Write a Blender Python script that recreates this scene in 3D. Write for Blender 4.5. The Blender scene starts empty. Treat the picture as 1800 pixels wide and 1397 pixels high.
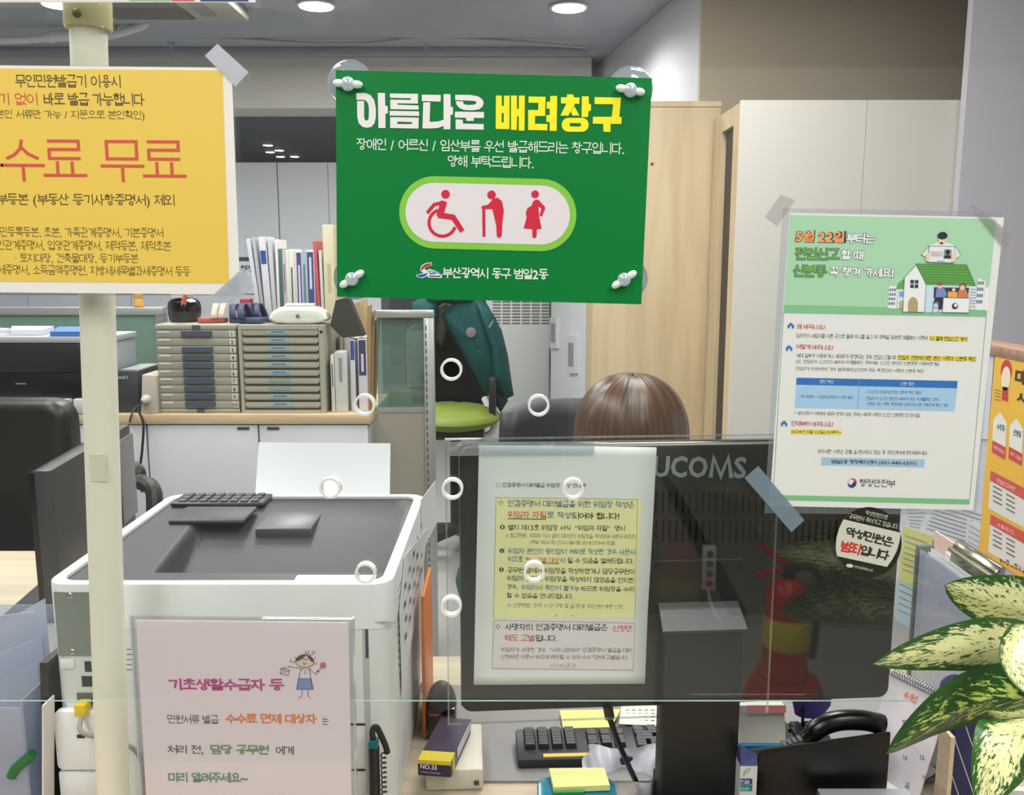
import bpy, bmesh, math, random
from math import sin, cos, tan, pi, radians, atan2, sqrt, hypot
from mathutils import Vector, Matrix
from mathutils.geometry import tessellate_polygon

scene = bpy.context.scene
COL = scene.collection
random.seed(7)
R = radians

# ------------------------------------------------------------------ camera
CAMH, PITCH, FPX = 1.42, R(9.0), 1570.0
W0, H0 = 1800, 1397
cd = bpy.data.cameras.new('camera'); cam = bpy.data.objects.new('camera', cd); COL.objects.link(cam)
cam.location = (0, 0, CAMH); cam.rotation_euler = (pi / 2 - PITCH, 0, 0)
cd.sensor_fit = 'HORIZONTAL'; cd.sensor_width = 36.0; cd.lens = 36.0 * FPX / W0
cd.clip_start = 0.02; cd.clip_end = 60
scene.camera = cam

# ------------------------------------------------------------------ world, lights, exposure
world = bpy.data.worlds.new('world'); scene.world = world; world.use_nodes = True
world.node_tree.nodes['Background'].inputs[0].default_value = (0.8, 0.86, 1, 1)
world.node_tree.nodes['Background'].inputs[1].default_value = 0.3
vs = scene.view_settings
vs.view_transform = 'Standard'; vs.look = 'None'; vs.exposure = 0.0; vs.gamma = 1.0; vs.use_curve_mapping = False

def area(name, loc, sx, sy, power, col=(1, 0.97, 0.93), rot=(0, 0, 0)):
    l = bpy.data.lights.new(name, 'AREA'); l.shape = 'RECTANGLE'; l.size = sx; l.size_y = sy
    l.energy = power; l.color = col
    o = bpy.data.objects.new(name, l); COL.objects.link(o); o.location = loc; o.rotation_euler = rot
    return o
CEIL = 2.68
for lx, ly, pw_ in ((-0.9, -0.6, 29), (0.9, -0.6, 29), (-1.0, -2.1, 24), (1.2, -2.1, 24), (-1.1, 1.0, 26), (0.55, 1.0, 26), (-1.6, 2.5, 34), (0.5, 2.5, 34), (-3.4, 3.0, 34), (-1.0, 4.2, 44), (-3.2, 8.4, 30), (-0.6, 8.4, 30)):
    area('ceiling_panel_light', (lx, ly, CEIL - .02), 0.6, 1.2, pw_)

# ------------------------------------------------------------------ pixel -> place
CP = Vector((0, 0, CAMH))
def ray(px, py):
    dx = (px - 900) / FPX; dy = (698.5 - py) / FPX
    return Vector((dx, cos(PITCH) + dy * sin(PITCH), dy * cos(PITCH) - sin(PITCH)))
def P(px, py, Y):
    d = ray(px, py); return CP + d * (Y / d.y)
def PZ(px, py, z):
    d = ray(px, py); return CP + d * ((z - CAMH) / d.z)
def PX(px, py, X):
    d = ray(px, py); return CP + d * (X / d.x)
def ZY(z, py):        # Y at which height z is seen at row py
    return PZ(900, py, z).y

# ------------------------------------------------------------------ materials
def lin(c):
    c = c / 255.0
    return c / 12.92 if c <= 0.04045 else ((c + 0.055) / 1.055) ** 2.4
def rgb(c): return (lin(c[0]), lin(c[1]), lin(c[2]), 1)
MC = {}
def mat(col, rough=0.5, metal=0.0, spec=0.5, noise=0.0, scale=20.0, bump=0.0, emit=0.0, stretch=None, coat=0.0):
    key = (tuple(col), rough, metal, spec, noise, scale, bump, emit, stretch, coat)
    if key in MC: return MC[key]
    m = bpy.data.materials.new('m%03d' % len(MC)); m.use_nodes = True
    nt = m.node_tree; b = nt.nodes['Principled BSDF']
    c = rgb(col)
    b.inputs['Base Color'].default_value = c
    b.inputs['Roughness'].default_value = rough; b.inputs['Metallic'].default_value = metal
    b.inputs['Specular IOR Level'].default_value = spec
    if coat: b.inputs['Coat Weight'].default_value = coat; b.inputs['Coat Roughness'].default_value = 0.08
    if emit:
        b.inputs['Emission Color'].default_value = c; b.inputs['Emission Strength'].default_value = emit
    if noise or bump:
        tc = nt.nodes.new('ShaderNodeTexCoord'); n = nt.nodes.new('ShaderNodeTexNoise')
        n.inputs['Scale'].default_value = scale; n.inputs['Detail'].default_value = 4
        src = tc.outputs['Object']
        if stretch:
            mp = nt.nodes.new('ShaderNodeMapping'); mp.inputs['Scale'].default_value = stretch
            nt.links.new(src, mp.inputs[0]); src = mp.outputs[0]
        nt.links.new(src, n.inputs['Vector'])
        if noise:
            mx = nt.nodes.new('ShaderNodeMix'); mx.data_type = 'RGBA'
            mx.inputs['A'].default_value = tuple(min(1, x * (1 - noise)) for x in c[:3]) + (1,)
            mx.inputs['B'].default_value = tuple(min(1, x * (1 + noise)) for x in c[:3]) + (1,)
            nt.links.new(n.outputs['Fac'], mx.inputs['Factor']); nt.links.new(mx.outputs['Result'], b.inputs['Base Color'])
        if bump:
            bp = nt.nodes.new('ShaderNodeBump'); bp.inputs['Strength'].default_value = bump; bp.inputs['Distance'].default_value = 0.01
            nt.links.new(n.outputs['Fac'], bp.inputs['Height']); nt.links.new(bp.outputs[0], b.inputs['Normal'])
    MC[key] = m
    return m
def clear(tint=(255, 255, 255), f0=0.045, rough=0.0, haze=0.0, hazecol=(230, 235, 240)):
    key = ('clear', tuple(tint), f0, rough, haze, hazecol)
    if key in MC: return MC[key]
    m = bpy.data.materials.new('clear%d' % len(MC)); m.use_nodes = True; nt = m.node_tree
    nt.nodes.clear(); N = nt.nodes.new; L = nt.links.new
    out = N('ShaderNodeOutputMaterial'); tr = N('ShaderNodeBsdfTransparent'); gl = N('ShaderNodeBsdfGlossy')
    tr.inputs[0].default_value = rgb(tint); gl.inputs['Roughness'].default_value = rough
    gl.inputs[0].default_value = (1, 1, 1, 1)
    lw = N('ShaderNodeLayerWeight'); lw.inputs[0].default_value = 0.5
    pw = N('ShaderNodeMath'); pw.operation = 'POWER'; pw.inputs[1].default_value = 5
    ma = N('ShaderNodeMath'); ma.operation = 'MULTIPLY_ADD'; ma.inputs[1].default_value = 1 - f0; ma.inputs[2].default_value = f0
    L(lw.outputs['Facing'], pw.inputs[0]); L(pw.outputs[0], ma.inputs[0])
    mix = N('ShaderNodeMixShader'); L(ma.outputs[0], mix.inputs[0])
    base = tr.outputs[0]
    if haze:
        df = N('ShaderNodeBsdfDiffuse'); df.inputs[0].default_value = rgb(hazecol)
        m2 = N('ShaderNodeMixShader'); m2.inputs[0].default_value = haze
        L(tr.outputs[0], m2.inputs[1]); L(df.outputs[0], m2.inputs[2]); base = m2.outputs[0]
    L(base, mix.inputs[1]); L(gl.outputs[0], mix.inputs[2]); L(mix.outputs[0], out.inputs[0])
    MC[key] = m
    return m
def wood(c1, c2, scale=6.0, rough=0.45, axis=(1, 8, 8)):
    key = ('wood', tuple(c1), tuple(c2), scale, rough, axis)
    if key in MC: return MC[key]
    m = bpy.data.materials.new('wood%d' % len(MC)); m.use_nodes = True; nt = m.node_tree; b = nt.nodes['Principled BSDF']
    tc = nt.nodes.new('ShaderNodeTexCoord'); mp = nt.nodes.new('ShaderNodeMapping'); mp.inputs['Scale'].default_value = axis
    n = nt.nodes.new('ShaderNodeTexNoise'); n.inputs['Scale'].default_value = scale; n.inputs['Detail'].default_value = 6; n.inputs['Distortion'].default_value = 0.6
    cr = nt.nodes.new('ShaderNodeValToRGB'); cr.color_ramp.elements[0].color = rgb(c1); cr.color_ramp.elements[1].color = rgb(c2)
    cr.color_ramp.elements[0].position = .35; cr.color_ramp.elements[1].position = .65
    nt.links.new(tc.outputs['Object'], mp.inputs[0]); nt.links.new(mp.outputs[0], n.inputs['Vector'])
    nt.links.new(n.outputs['Fac'], cr.inputs[0]); nt.links.new(cr.outputs[0], b.inputs['Base Color'])
    b.inputs['Roughness'].default_value = rough
    MC[key] = m
    return m
WHITE = (232, 233, 234); BLACK = (14, 14, 15)

# ------------------------------------------------------------------ objects
RM = {}
def tag(o, label, cat, group=None, kind=None):
    if label: o['label'] = label
    if cat: o['category'] = cat
    if group: o['group'] = group
    if kind: o['kind'] = kind
    return o
def thing(name, label, cat, loc, rot=None, group=None):
    o = bpy.data.objects.new(name, None); COL.objects.link(o); o.empty_display_size = 0.05
    M = Matrix.Translation(Vector(loc))
    if rot is not None:
        M = M @ (rot.to_4x4() if isinstance(rot, Matrix) else Matrix.Rotation(rot, 4, 'Z'))
    o.matrix_world = M; o.location = M.to_translation(); o.rotation_euler = M.to_euler()
    RM[o.name] = M
    return tag(o, label, cat, group)
def rootmat(o):
    while o.parent: o = o.parent
    return RM.get(o.name, Matrix())

class MB:
    def __init__(s): s.v = []; s.f = []; s.uv = None
    def add(s, vs, fs, M=None):
        o = len(s.v)
        for p in vs:
            p = Vector(p)
            s.v.append(M @ p if M is not None else p)
        for f in fs: s.f.append([o + i for i in f])
        return s
    def box(s, x0, y0, z0, x1, y1, z1, M=None):
        if x0 > x1: x0, x1 = x1, x0
        if y0 > y1: y0, y1 = y1, y0
        if z0 > z1: z0, z1 = z1, z0
        return s.add([(x0, y0, z0), (x1, y0, z0), (x1, y1, z0), (x0, y1, z0), (x0, y0, z1), (x1, y0, z1), (x1, y1, z1), (x0, y1, z1)],
                     [(0, 3, 2, 1), (4, 5, 6, 7), (0, 1, 5, 4), (1, 2, 6, 5), (2, 3, 7, 6), (3, 0, 4, 7)], M)
    def cbox(s, c, sz, M=None):
        return s.box(c[0] - sz[0] / 2, c[1] - sz[1] / 2, c[2] - sz[2] / 2, c[0] + sz[0] / 2, c[1] + sz[1] / 2, c[2] + sz[2] / 2, M)
    def prism(s, poly, z0, z1, M=None):
        a = sum(poly[i][0] * poly[(i + 1) % len(poly)][1] - poly[(i + 1) % len(poly)][0] * poly[i][1] for i in range(len(poly)))
        if a < 0: poly = list(reversed(poly))
        n = len(poly)
        vs = [(p[0], p[1], z0) for p in poly] + [(p[0], p[1], z1) for p in poly]
        fs = [list(range(n - 1, -1, -1)), list(range(n, 2 * n))] + [(i, (i + 1) % n, n + (i + 1) % n, n + i) for i in range(n)]
        return s.add(vs, fs, M)
    def hexa(s, a, b):     # two quads (lists of 4 points), near a and far b
        return s.add(list(a) + list(b), [(0, 1, 2, 3), (7, 6, 5, 4), (0, 4, 5, 1), (1, 5, 6, 2), (2, 6, 7, 3), (3, 7, 4, 0)])
    def slab(s, pts, th, n=None):   # planar polygon thickened by th along -normal
        pts = [Vector(p) for p in pts]
        if n is None: n = (pts[1] - pts[0]).cross(pts[-1] - pts[0]).normalized()
        k = len(pts)
        return s.add(pts + [p - n * th for p in pts], [list(range(k)), list(range(2 * k - 1, k - 1, -1))] + [(i, k + i, k + (i + 1) % k, (i + 1) % k) for i in range(k)])
    def tube(s, pts, r, n=8, closed=False):
        pts = [Vector(p) for p in pts]; k = len(pts)
        rs = r if isinstance(r, (list, tuple)) else [r] * k
        t0 = (pts[1] - pts[0]).normalized()
        up = Vector((0, 0, 1)) if abs(t0.z) < 0.9 else Vector((1, 0, 0))
        nrm = (up - t0 * up.dot(t0)).normalized(); vs = []
        for i, p in enumerate(pts):
            if closed: t = (pts[(i + 1) % k] - pts[i - 1]).normalized()
            else: t = (pts[min(i + 1, k - 1)] - pts[max(i - 1, 0)]).normalized()
            nrm = (nrm - t * nrm.dot(t)).normalized(); b = t.cross(nrm)
            for j in range(n):
                a = 2 * pi * j / n; vs.append(p + (nrm * cos(a) + b * sin(a)) * rs[i])
        fs = []
        for i in range(k if closed else k - 1):
            i2 = (i + 1) % k
            for j in range(n): fs.append((i * n + j, i * n + (j + 1) % n, i2 * n + (j + 1) % n, i2 * n + j))
        if not closed: fs += [list(range(n - 1, -1, -1)), list(range((k - 1) * n, k * n))]
        return s.add(vs, fs)
    def lathe(s, prof, n=24, M=None):
        vs = []; fs = []; k = len(prof)
        for r, z in prof:
            for j in range(n): a = 2 * pi * j / n; vs.append((r * cos(a), r * sin(a), z))
        for i in range(k - 1):
            for j in range(n): fs.append((i * n + j, i * n + (j + 1) % n, (i + 1) * n + (j + 1) % n, (i + 1) * n + j))
        fs += [list(range(n - 1, -1, -1)), list(range((k - 1) * n, k * n))]
        return s.add(vs, fs, M)
    def ball(s, c, rx, ry, rz, nu=16, nv=10, M=None):
        vs = []; fs = []
        for i in range(1, nv):
            th = pi * i / nv
            for j in range(nu):
                a = 2 * pi * j / nu; vs.append((c[0] + rx * sin(th) * cos(a), c[1] + ry * sin(th) * sin(a), c[2] + rz * cos(th)))
        o = len(vs); vs += [(c[0], c[1], c[2] + rz), (c[0], c[1], c[2] - rz)]
        for i in range(nv - 2):
            for j in range(nu): fs.append((i * nu + j, (i + 1) * nu + j, (i + 1) * nu + (j + 1) % nu, i * nu + (j + 1) % nu))
        for j in range(nu):
            fs.append((o, j, (j + 1) % nu)); q = (nv - 2) * nu; fs.append((o + 1, q + (j + 1) % nu, q + j))
        return s.add(vs, fs, M)
    def grid(s, fn, nu, nv, uv=False):
        o = len(s.v); 
        for i in range(nu + 1):
            for j in range(nv + 1): s.v.append(Vector(fn(i / nu, j / nv)))
        if uv:
            if s.uv is None: s.uv = {}
            for i in range(nu + 1):
                for j in range(nv + 1): s.uv[o + i * (nv + 1) + j] = (i / nu, j / nv)
        w = nv + 1
        for i in range(nu):
            for j in range(nv): s.f.append([o + i * w + j, o + (i + 1) * w + j, o + (i + 1) * w + j + 1, o + i * w + j + 1])
        return s
    def build(s, name, m, parent=None, bevel=0.0, seg=2, smooth=False, angle=35, local=False, thick=0.0, label=None, cat=None, group=None, kind=None, fixn=False, off=-1):
        me = bpy.data.meshes.new(name)
        vs = s.v; base = None
        if parent is not None:
            if not local:
                Mi = rootmat(parent).inverted(); vs = [Mi @ p for p in vs]
        else:
            n = len(vs); base = Vector((sum(p.x for p in vs) / n, sum(p.y for p in vs) / n, min(p.z for p in vs)))
            vs = [p - base for p in vs]
        me.from_pydata([tuple(p) for p in vs], [], s.f)
        if s.uv:
            ul = me.uv_layers.new(name='UVMap')
            for lp in me.loops: ul.data[lp.index].uv = s.uv.get(lp.vertex_index, (0, 0))
        if bevel or fixn:
            bm = bmesh.new(); bm.from_mesh(me)
            if fixn: bmesh.ops.recalc_face_normals(bm, faces=bm.faces)
            if bevel:
                ed = [e for e in bm.edges if len(e.link_faces) == 2 and e.calc_face_angle(0) > R(30)]
                bmesh.ops.bevel(bm, geom=ed, offset=bevel, segments=seg, profile=0.5, affect='EDGES', clamp_overlap=True)
            bm.to_mesh(me); bm.free()
        me.materials.append(m)
        if smooth or bevel:
            for p in me.polygons: p.use_smooth = True
            try: me.set_sharp_from_angle(angle=R(angle))
            except Exception: pass
        o = bpy.data.objects.new(name, me); COL.objects.link(o)
        if parent is not None: o.parent = parent
        else: o.location = base; RM[o.name] = Matrix.Translation(base)
        if thick:
            md = o.modifiers.new('solid', 'SOLIDIFY'); md.thickness = thick; md.offset = off
        return tag(o, label, cat, group, kind)
def rrect(x0, y0, x1, y1, r, n=5):
    out = []
    for cx, cy, a0 in ((x1 - r, y1 - r, 0), (x0 + r, y1 - r, 90), (x0 + r, y0 + r, 180), (x1 - r, y0 + r, 270)):
        for i in range(n + 1):
            a = R(a0 + 90 * i / n); out.append((cx + r * cos(a), cy + r * sin(a)))
    return out
def spline(pts, n=6):
    pts = [Vector(p) for p in pts]; out = []
    for i in range(len(pts) - 1):
        p0 = pts[max(i - 1, 0)]; p1 = pts[i]; p2 = pts[i + 1]; p3 = pts[min(i + 2, len(pts) - 1)]
        for k in range(n):
            t = k / n
            out.append(0.5 * ((2 * p1) + (p2 - p0) * t + (2 * p0 - 5 * p1 + 4 * p2 - p3) * t * t + (3 * p1 - p0 - 3 * p2 + p3) * t ** 3))
    out.append(pts[-1]); return out
def dup(o, dx, label=None):
    c = o.copy(); COL.objects.link(c)
    for ch in o.children:
        k = ch.copy(); COL.objects.link(k); k.parent = c
        for g in ch.children:
            d = g.copy(); COL.objects.link(d); d.parent = k
    c.location = o.location + Vector(dx)
    if label: c['label'] = label
    RM[c.name] = Matrix.Translation(Vector(dx)) @ rootmat(o)
    return c
def struct(name, mb, m, **k):
    o = mb.build(name, m, **k); o['kind'] = 'structure'; return o

# ------------------------------------------------------------------ lettering and flat print
# Hangul syllables are composed from jamo strokes; Latin letters and digits come from the built-in font
def _ell(x0, y0, x1, y1, n=14): return [((x0 + x1) / 2 + (x1 - x0) / 2 * cos(2 * pi * i / n), (y0 + y1) / 2 + (y1 - y0) / 2 * sin(2 * pi * i / n)) for i in range(n + 1)]
JAMO = {
    'ㄱ': [[(0, 1), (1, 1), (.86, .35), (.78, 0)]], 'ㄴ': [[(0, 1), (0, 0), (1, 0)]], 'ㄷ': [[(1, 1), (0, 1), (0, 0), (1, 0)]],
    'ㄹ': [[(0, 1), (1, 1), (1, .52), (0, .52), (0, 0), (1, 0)]], 'ㅁ': [[(0, 0), (1, 0), (1, 1), (0, 1), (0, 0)]],
    'ㅂ': [[(0, 1), (0, 0), (1, 0), (1, 1)], [(0, .52), (1, .52)]], 'ㅅ': [[(.5, 1), (.44, .55), (.24, .2), (0, 0)], [(.48, .62), (.7, .25), (1, 0)]],
    'ㅇ': [_ell(0, 0, 1, 1)], 'ㅈ': [[(0, 1), (1, 1)], [(.52, 1), (.44, .5), (.24, .18), (0, 0)], [(.5, .5), (.7, .2), (1, 0)]],
    'ㅊ': [[(.32, 1.06), (.68, 1.06)], [(0, .76), (1, .76)], [(.5, .76), (.42, .4), (.24, .15), (0, 0)], [(.5, .4), (.7, .15), (1, 0)]],
    'ㅋ': [[(0, 1), (1, 1), (.86, .35), (.78, 0)], [(0, .52), (.92, .52)]], 'ㅌ': [[(1, 1), (0, 1), (0, 0), (1, 0)], [(0, .5), (.95, .5)]],
    'ㅍ': [[(0, 1), (1, 1)], [(.28, 1), (.28, 0)], [(.72, 1), (.72, 0)], [(0, 0), (1, 0)]],
    'ㅎ': [[(.34, 1.06), (.66, 1.06)], [(0, .8), (1, .8)], _ell(.12, 0, .88, .58)]}
PAIR = {'ㄲ': 'ㄱㄱ', 'ㄸ': 'ㄷㄷ', 'ㅃ': 'ㅂㅂ', 'ㅆ': 'ㅅㅅ', 'ㅉ': 'ㅈㅈ', 'ㄳ': 'ㄱㅅ', 'ㄵ': 'ㄴㅈ', 'ㄶ': 'ㄴㅎ', 'ㄺ': 'ㄹㄱ', 'ㄻ': 'ㄹㅁ', 'ㄼ': 'ㄹㅂ', 'ㄽ': 'ㄹㅅ', 'ㄾ': 'ㄹㅌ', 'ㄿ': 'ㄹㅍ', 'ㅀ': 'ㄹㅎ', 'ㅄ': 'ㅂㅅ'}
CHO = 'ㄱㄲㄴㄷㄸㄹㅁㅂㅃㅅㅆㅇㅈㅉㅊㅋㅌㅍㅎ'; JUNG = 'ㅏㅐㅑㅒㅓㅔㅕㅖㅗㅘㅙㅚㅛㅜㅝㅞㅟㅠㅡㅢㅣ'; JONG = ' ㄱㄲㄳㄴㄵㄶㄷㄹㄺㄻㄼㄽㄾㄿㅀㅁㅂㅄㅅㅆㅇㅈㅊㅋㅌㅍㅎ'
VST = {'ㅏ': [[(.35, 0), (.35, 1)], [(.35, .5), (1, .5)]], 'ㅑ': [[(.35, 0), (.35, 1)], [(.35, .62), (1, .62)], [(.35, .38), (1, .38)]],
       'ㅓ': [[(.8, 0), (.8, 1)], [(-.1, .52), (.8, .52)]], 'ㅕ': [[(.8, 0), (.8, 1)], [(-.1, .64), (.8, .64)], [(-.1, .4), (.8, .4)]], 'ㅣ': [[(.7, 0), (.7, 1)]],
       'ㅐ': [[(.18, .05), (.18, .95)], [(.82, 0), (.82, 1)], [(.18, .5), (.82, .5)]], 'ㅔ': [[(.4, .05), (.4, .95)], [(.9, 0), (.9, 1)], [(-.15, .54), (.4, .54)]],
       'ㅒ': [[(.18, .05), (.18, .95)], [(.82, 0), (.82, 1)], [(.18, .62), (.82, .62)], [(.18, .38), (.82, .38)]], 'ㅖ': [[(.4, .05), (.4, .95)], [(.9, 0), (.9, 1)], [(-.15, .64), (.4, .64)], [(-.15, .4), (.4, .4)]]}
HST = {'ㅗ': [[(0, 0), (1, 0)], [(.5, 0), (.5, 1)]], 'ㅛ': [[(0, 0), (1, 0)], [(.32, 0), (.32, 1)], [(.68, 0), (.68, 1)]], 'ㅜ': [[(0, 1), (1, 1)], [(.5, 1), (.5, 0)]],
       'ㅠ': [[(0, 1), (1, 1)], [(.32, 1), (.32, 0)], [(.68, 1), (.68, 0)]], 'ㅡ': [[(0, .4), (1, .4)]]}
COMB = {'ㅘ': 'ㅗㅏ', 'ㅙ': 'ㅗㅐ', 'ㅚ': 'ㅗㅣ', 'ㅝ': 'ㅜㅓ', 'ㅞ': 'ㅜㅔ', 'ㅟ': 'ㅜㅣ', 'ㅢ': 'ㅡㅣ'}
def fitj(st, b): return [[(b[0] + (b[2] - b[0]) * x, b[1] + (b[3] - b[1]) * y) for x, y in l] for l in st]
def cons(j, b, fin=False):
    if j in PAIR:
        m = (b[2] - b[0]) * .44; a, c = PAIR[j]
        return cons(a, (b[0] - .03, b[1], b[0] + m, b[3]), fin) + cons(c, (b[2] - m, b[1], b[2] + .03, b[3]), fin)
    st = JAMO[j]
    if fin and j in 'ㄱㅋ': st = [[(0, 1), (.96, 1), (.96, 0)]] + st[1:]
    if j == 'ㅇ':
        w, h = b[2] - b[0], b[3] - b[1]; k = min(w, h * 1.25) / 2; c = (b[0] + b[2]) / 2
        b = (c - k, b[1], c + k, b[3])
    return fitj(st, b)
def syllable(ch):
    k = ord(ch) - 0xAC00; c, v, f = CHO[k // 588], JUNG[k % 588 // 28], JONG[k % 28]; F = f != ' '
    if v in VST:
        wide = v in 'ㅐㅔㅒㅖ'; x = .5 if wide else .55
        if F: st = cons(c, (.07, .50, x, .92)) + fitj(VST[v], (.60, .40, .94, .98)) + cons(f, (.22, .03, .86, .30), True)
        else: st = cons(c, (.06, .20, x, .84)) + fitj(VST[v], (.60, .0, .95, .98))
    elif v in HST:
        up = v in 'ㅗㅛ'
        if F: st = cons(c, (.18, .68, .82, .96)) + fitj(HST[v], (.03, .42, .97, .58) if up else (.03, .36, .97, .52)) + cons(f, (.2, .02, .82, .27), True)
        else: st = cons(c, (.16, .52, .84, .93)) + fitj(HST[v], (.03, .12, .97, .42) if up else (.03, .0, .97, .35))
    else:
        h, w = COMB[v]; up = h == 'ㅗ'
        if F: st = cons(c, (.1, .66, .54, .94)) + fitj(HST[h], (.04, .42, .62, .56) if up else (.04, .36, .62, .52)) + fitj(VST[w], (.66, .36, .95, .98)) + cons(f, (.22, .02, .86, .25), True)
        else: st = cons(c, (.08, .50, .54, .90)) + fitj(HST[h], (.03, .14, .62, .40) if up else (.03, .06, .62, .34)) + fitj(VST[w], (.66, .0, .95, .98))
    return st
GM = {}
def ribbon(l, ws, cap=0.85):
    """a mitred strip along a polyline: returns left and right points"""
    l = [Vector(p) for p in l]; n = len(l); cl = n > 3 and (l[0] - l[-1]).length < 1e-6
    if cl: l = l[:-1]; n -= 1
    A = []; B = []
    for i in range(n):
        p = l[i - 1] if (i or cl) else None; q = l[(i + 1) % n] if (i < n - 1 or cl) else None
        d1 = (l[i] - p).normalized() if p is not None else None; d2 = (q - l[i]).normalized() if q is not None else None
        w = ws[i]; c = l[i]
        if d1 is None: c = c - d2 * w * cap; m = Vector((-d2.y, d2.x)) * w
        elif d2 is None: c = c + d1 * w * cap; m = Vector((-d1.y, d1.x)) * w
        else:
            n1 = Vector((-d1.y, d1.x)); n2 = Vector((-d2.y, d2.x)); m = n1 + n2
            m = n1 * w if m.length < .3 else m.normalized() * (w / max(.5, m.normalized().dot(n1)))
        A.append(c + m); B.append(c - m)
    if cl: A.append(A[0]); B.append(B[0])
    return A, B
def strokes2d(st, w):
    vs = []; fs = []
    for k, l in enumerate(st):
        A, B = ribbon(l, [w] * len(l)); b = len(vs); n = len(A)
        for a, c in zip(A, B): vs += [(a.x, a.y, k), (c.x, c.y, k)]
        fs += [[b + 2 * i + 1, b + 2 * i + 3, b + 2 * i + 2, b + 2 * i] for i in range(n - 1)]
    return vs, fs
def glyph_mesh(ch, w):
    key = (ch, w)
    if key not in GM:
        if 0xAC00 <= ord(ch) <= 0xD7A3: GM[key] = strokes2d(syllable(ch), .041 + w) + (.96,)
        elif ch == '※': GM[key] = strokes2d([[(.15, .1), (.85, .8)], [(.15, .8), (.85, .1)], [(.5, .12), (.5, .13)], [(.5, .77), (.5, .78)], [(.16, .45), (.17, .45)], [(.83, .45), (.84, .45)]], .035) + (.96,)
        elif ch == '○': GM[key] = strokes2d([_ell(.15, .1, .85, .8)], .03) + (.96,)
        elif ch == '□': GM[key] = strokes2d([[(.1, .05), (.9, .05), (.9, .85), (.1, .85), (.1, .05)]], .025) + (.96,)
        elif ch == '❖': GM[key] = ([(a + x, b + y, 0) for a, b in ((.5, .72), (.5, .1), (.19, .41), (.81, .41)) for x, y in ((0, -.15), (.15, 0), (0, .15), (-.15, 0))], [[4 * i, 4 * i + 1, 4 * i + 2, 4 * i + 3] for i in range(4)], .96)
        else:
            c = bpy.data.curves.new('t', 'FONT'); c.body = ch; c.offset = w; c.resolution_u = 2
            o = bpy.data.objects.new('t', c); me = bpy.data.meshes.new_from_object(o)
            vs = [(v.co.x * 1.25, v.co.y * 1.25, 0) for v in me.vertices]; fs = [list(p.vertices) for p in me.polygons]
            bpy.data.objects.remove(o); bpy.data.curves.remove(c); bpy.data.meshes.remove(me)
            GM[key] = (vs, fs, (max(p[0] for p in vs) + max(.05, min(p[0] for p in vs))) if vs else .3)
    return GM[key]
def text2d(body, w):
    vs = []; fs = []; x = 0
    for ch in body:
        if ch == ' ': x += 0.36; continue
        g, f, adv = glyph_mesh(ch, w); b = len(vs)
        vs += [(p[0] + x, p[1], p[2]) for p in g]; fs += [[b + i for i in t] for t in f]; x += adv
    return vs, fs

class Sheet:
    """a flat printed sheet on a plane; all print is given in photograph pixels and laid on that plane"""
    def __init__(s, name, label, cat, TL, TR, BL, plane_o, plane_n, th, m, size=None, bend=None, group=None, body='sheet', parent=None, round=0.0, outline=None):
        s.po = Vector(plane_o); s.n = Vector(plane_n).normalized()
        s.O = s.hit(*TL); s.u = (s.hit(*TR) - s.O).normalized(); s.vd = s.n.cross(s.u) * -1
        s.w = (s.hit(*TR) - s.O).length; s.h = (s.hit(*BL) - s.O).dot(s.vd)
        if size: s.w, s.h = size
        s.bend = bend; s.parts = []; s.L = 0
        s.th = th
        if parent is None:
            rot = Matrix((s.u, -s.vd, s.n)).transposed()
            s.root = thing(name, label, cat, s.O + s.u * s.w / 2 + s.vd * s.h, rot, group)
        else: s.root = parent
        mb = MB()
        if bend:
            k = 28
            mb.grid(lambda a, b: s.at(a * s.w, b * s.h, 0), 6, k)
            s.slab = mb.build(body, m, s.root, smooth=True, thick=th, off=1)
        else:
            c = rrect(0, 0, s.w, s.h, round, 4) if round else [(0, 0), (s.w, 0), (s.w, s.h), (0, s.h)]
            if outline: c = [tuple(s.uv(*q)) for q in outline]
            mb.slab([s.at(a, b, 0) for a, b in c], th, s.n)
            s.slab = mb.build(body, m, s.root, fixn=True)
    def hit(s, px, py):
        d = ray(px, py); return CP + d * ((s.po - CP).dot(s.n) / d.dot(s.n))
    def uv(s, px, py):
        p = s.hit(px, py) - s.O; return Vector((p.dot(s.u), p.dot(s.vd)))
    def at(s, a, b, k=0.0):
        z = s.bend(a, b) if s.bend else 0
        return s.O + s.u * a + s.vd * b + s.n * (z + k)
    def part(s, name, col, layer=1, rough=0.55, parent=None, kind=None):
        p = Print(s, name, mat(col, rough) if not hasattr(col, 'node_tree') else col, layer); p.parent = parent or s.root; p.kind = kind; s.parts.append(p); return p
    def done(s):
        for p in s.parts:
            if p.mb.v: p.obj = p.mb.build(p.name, p.m, p.parent, kind=p.kind)
        s.parts = []
        return s.root
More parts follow.
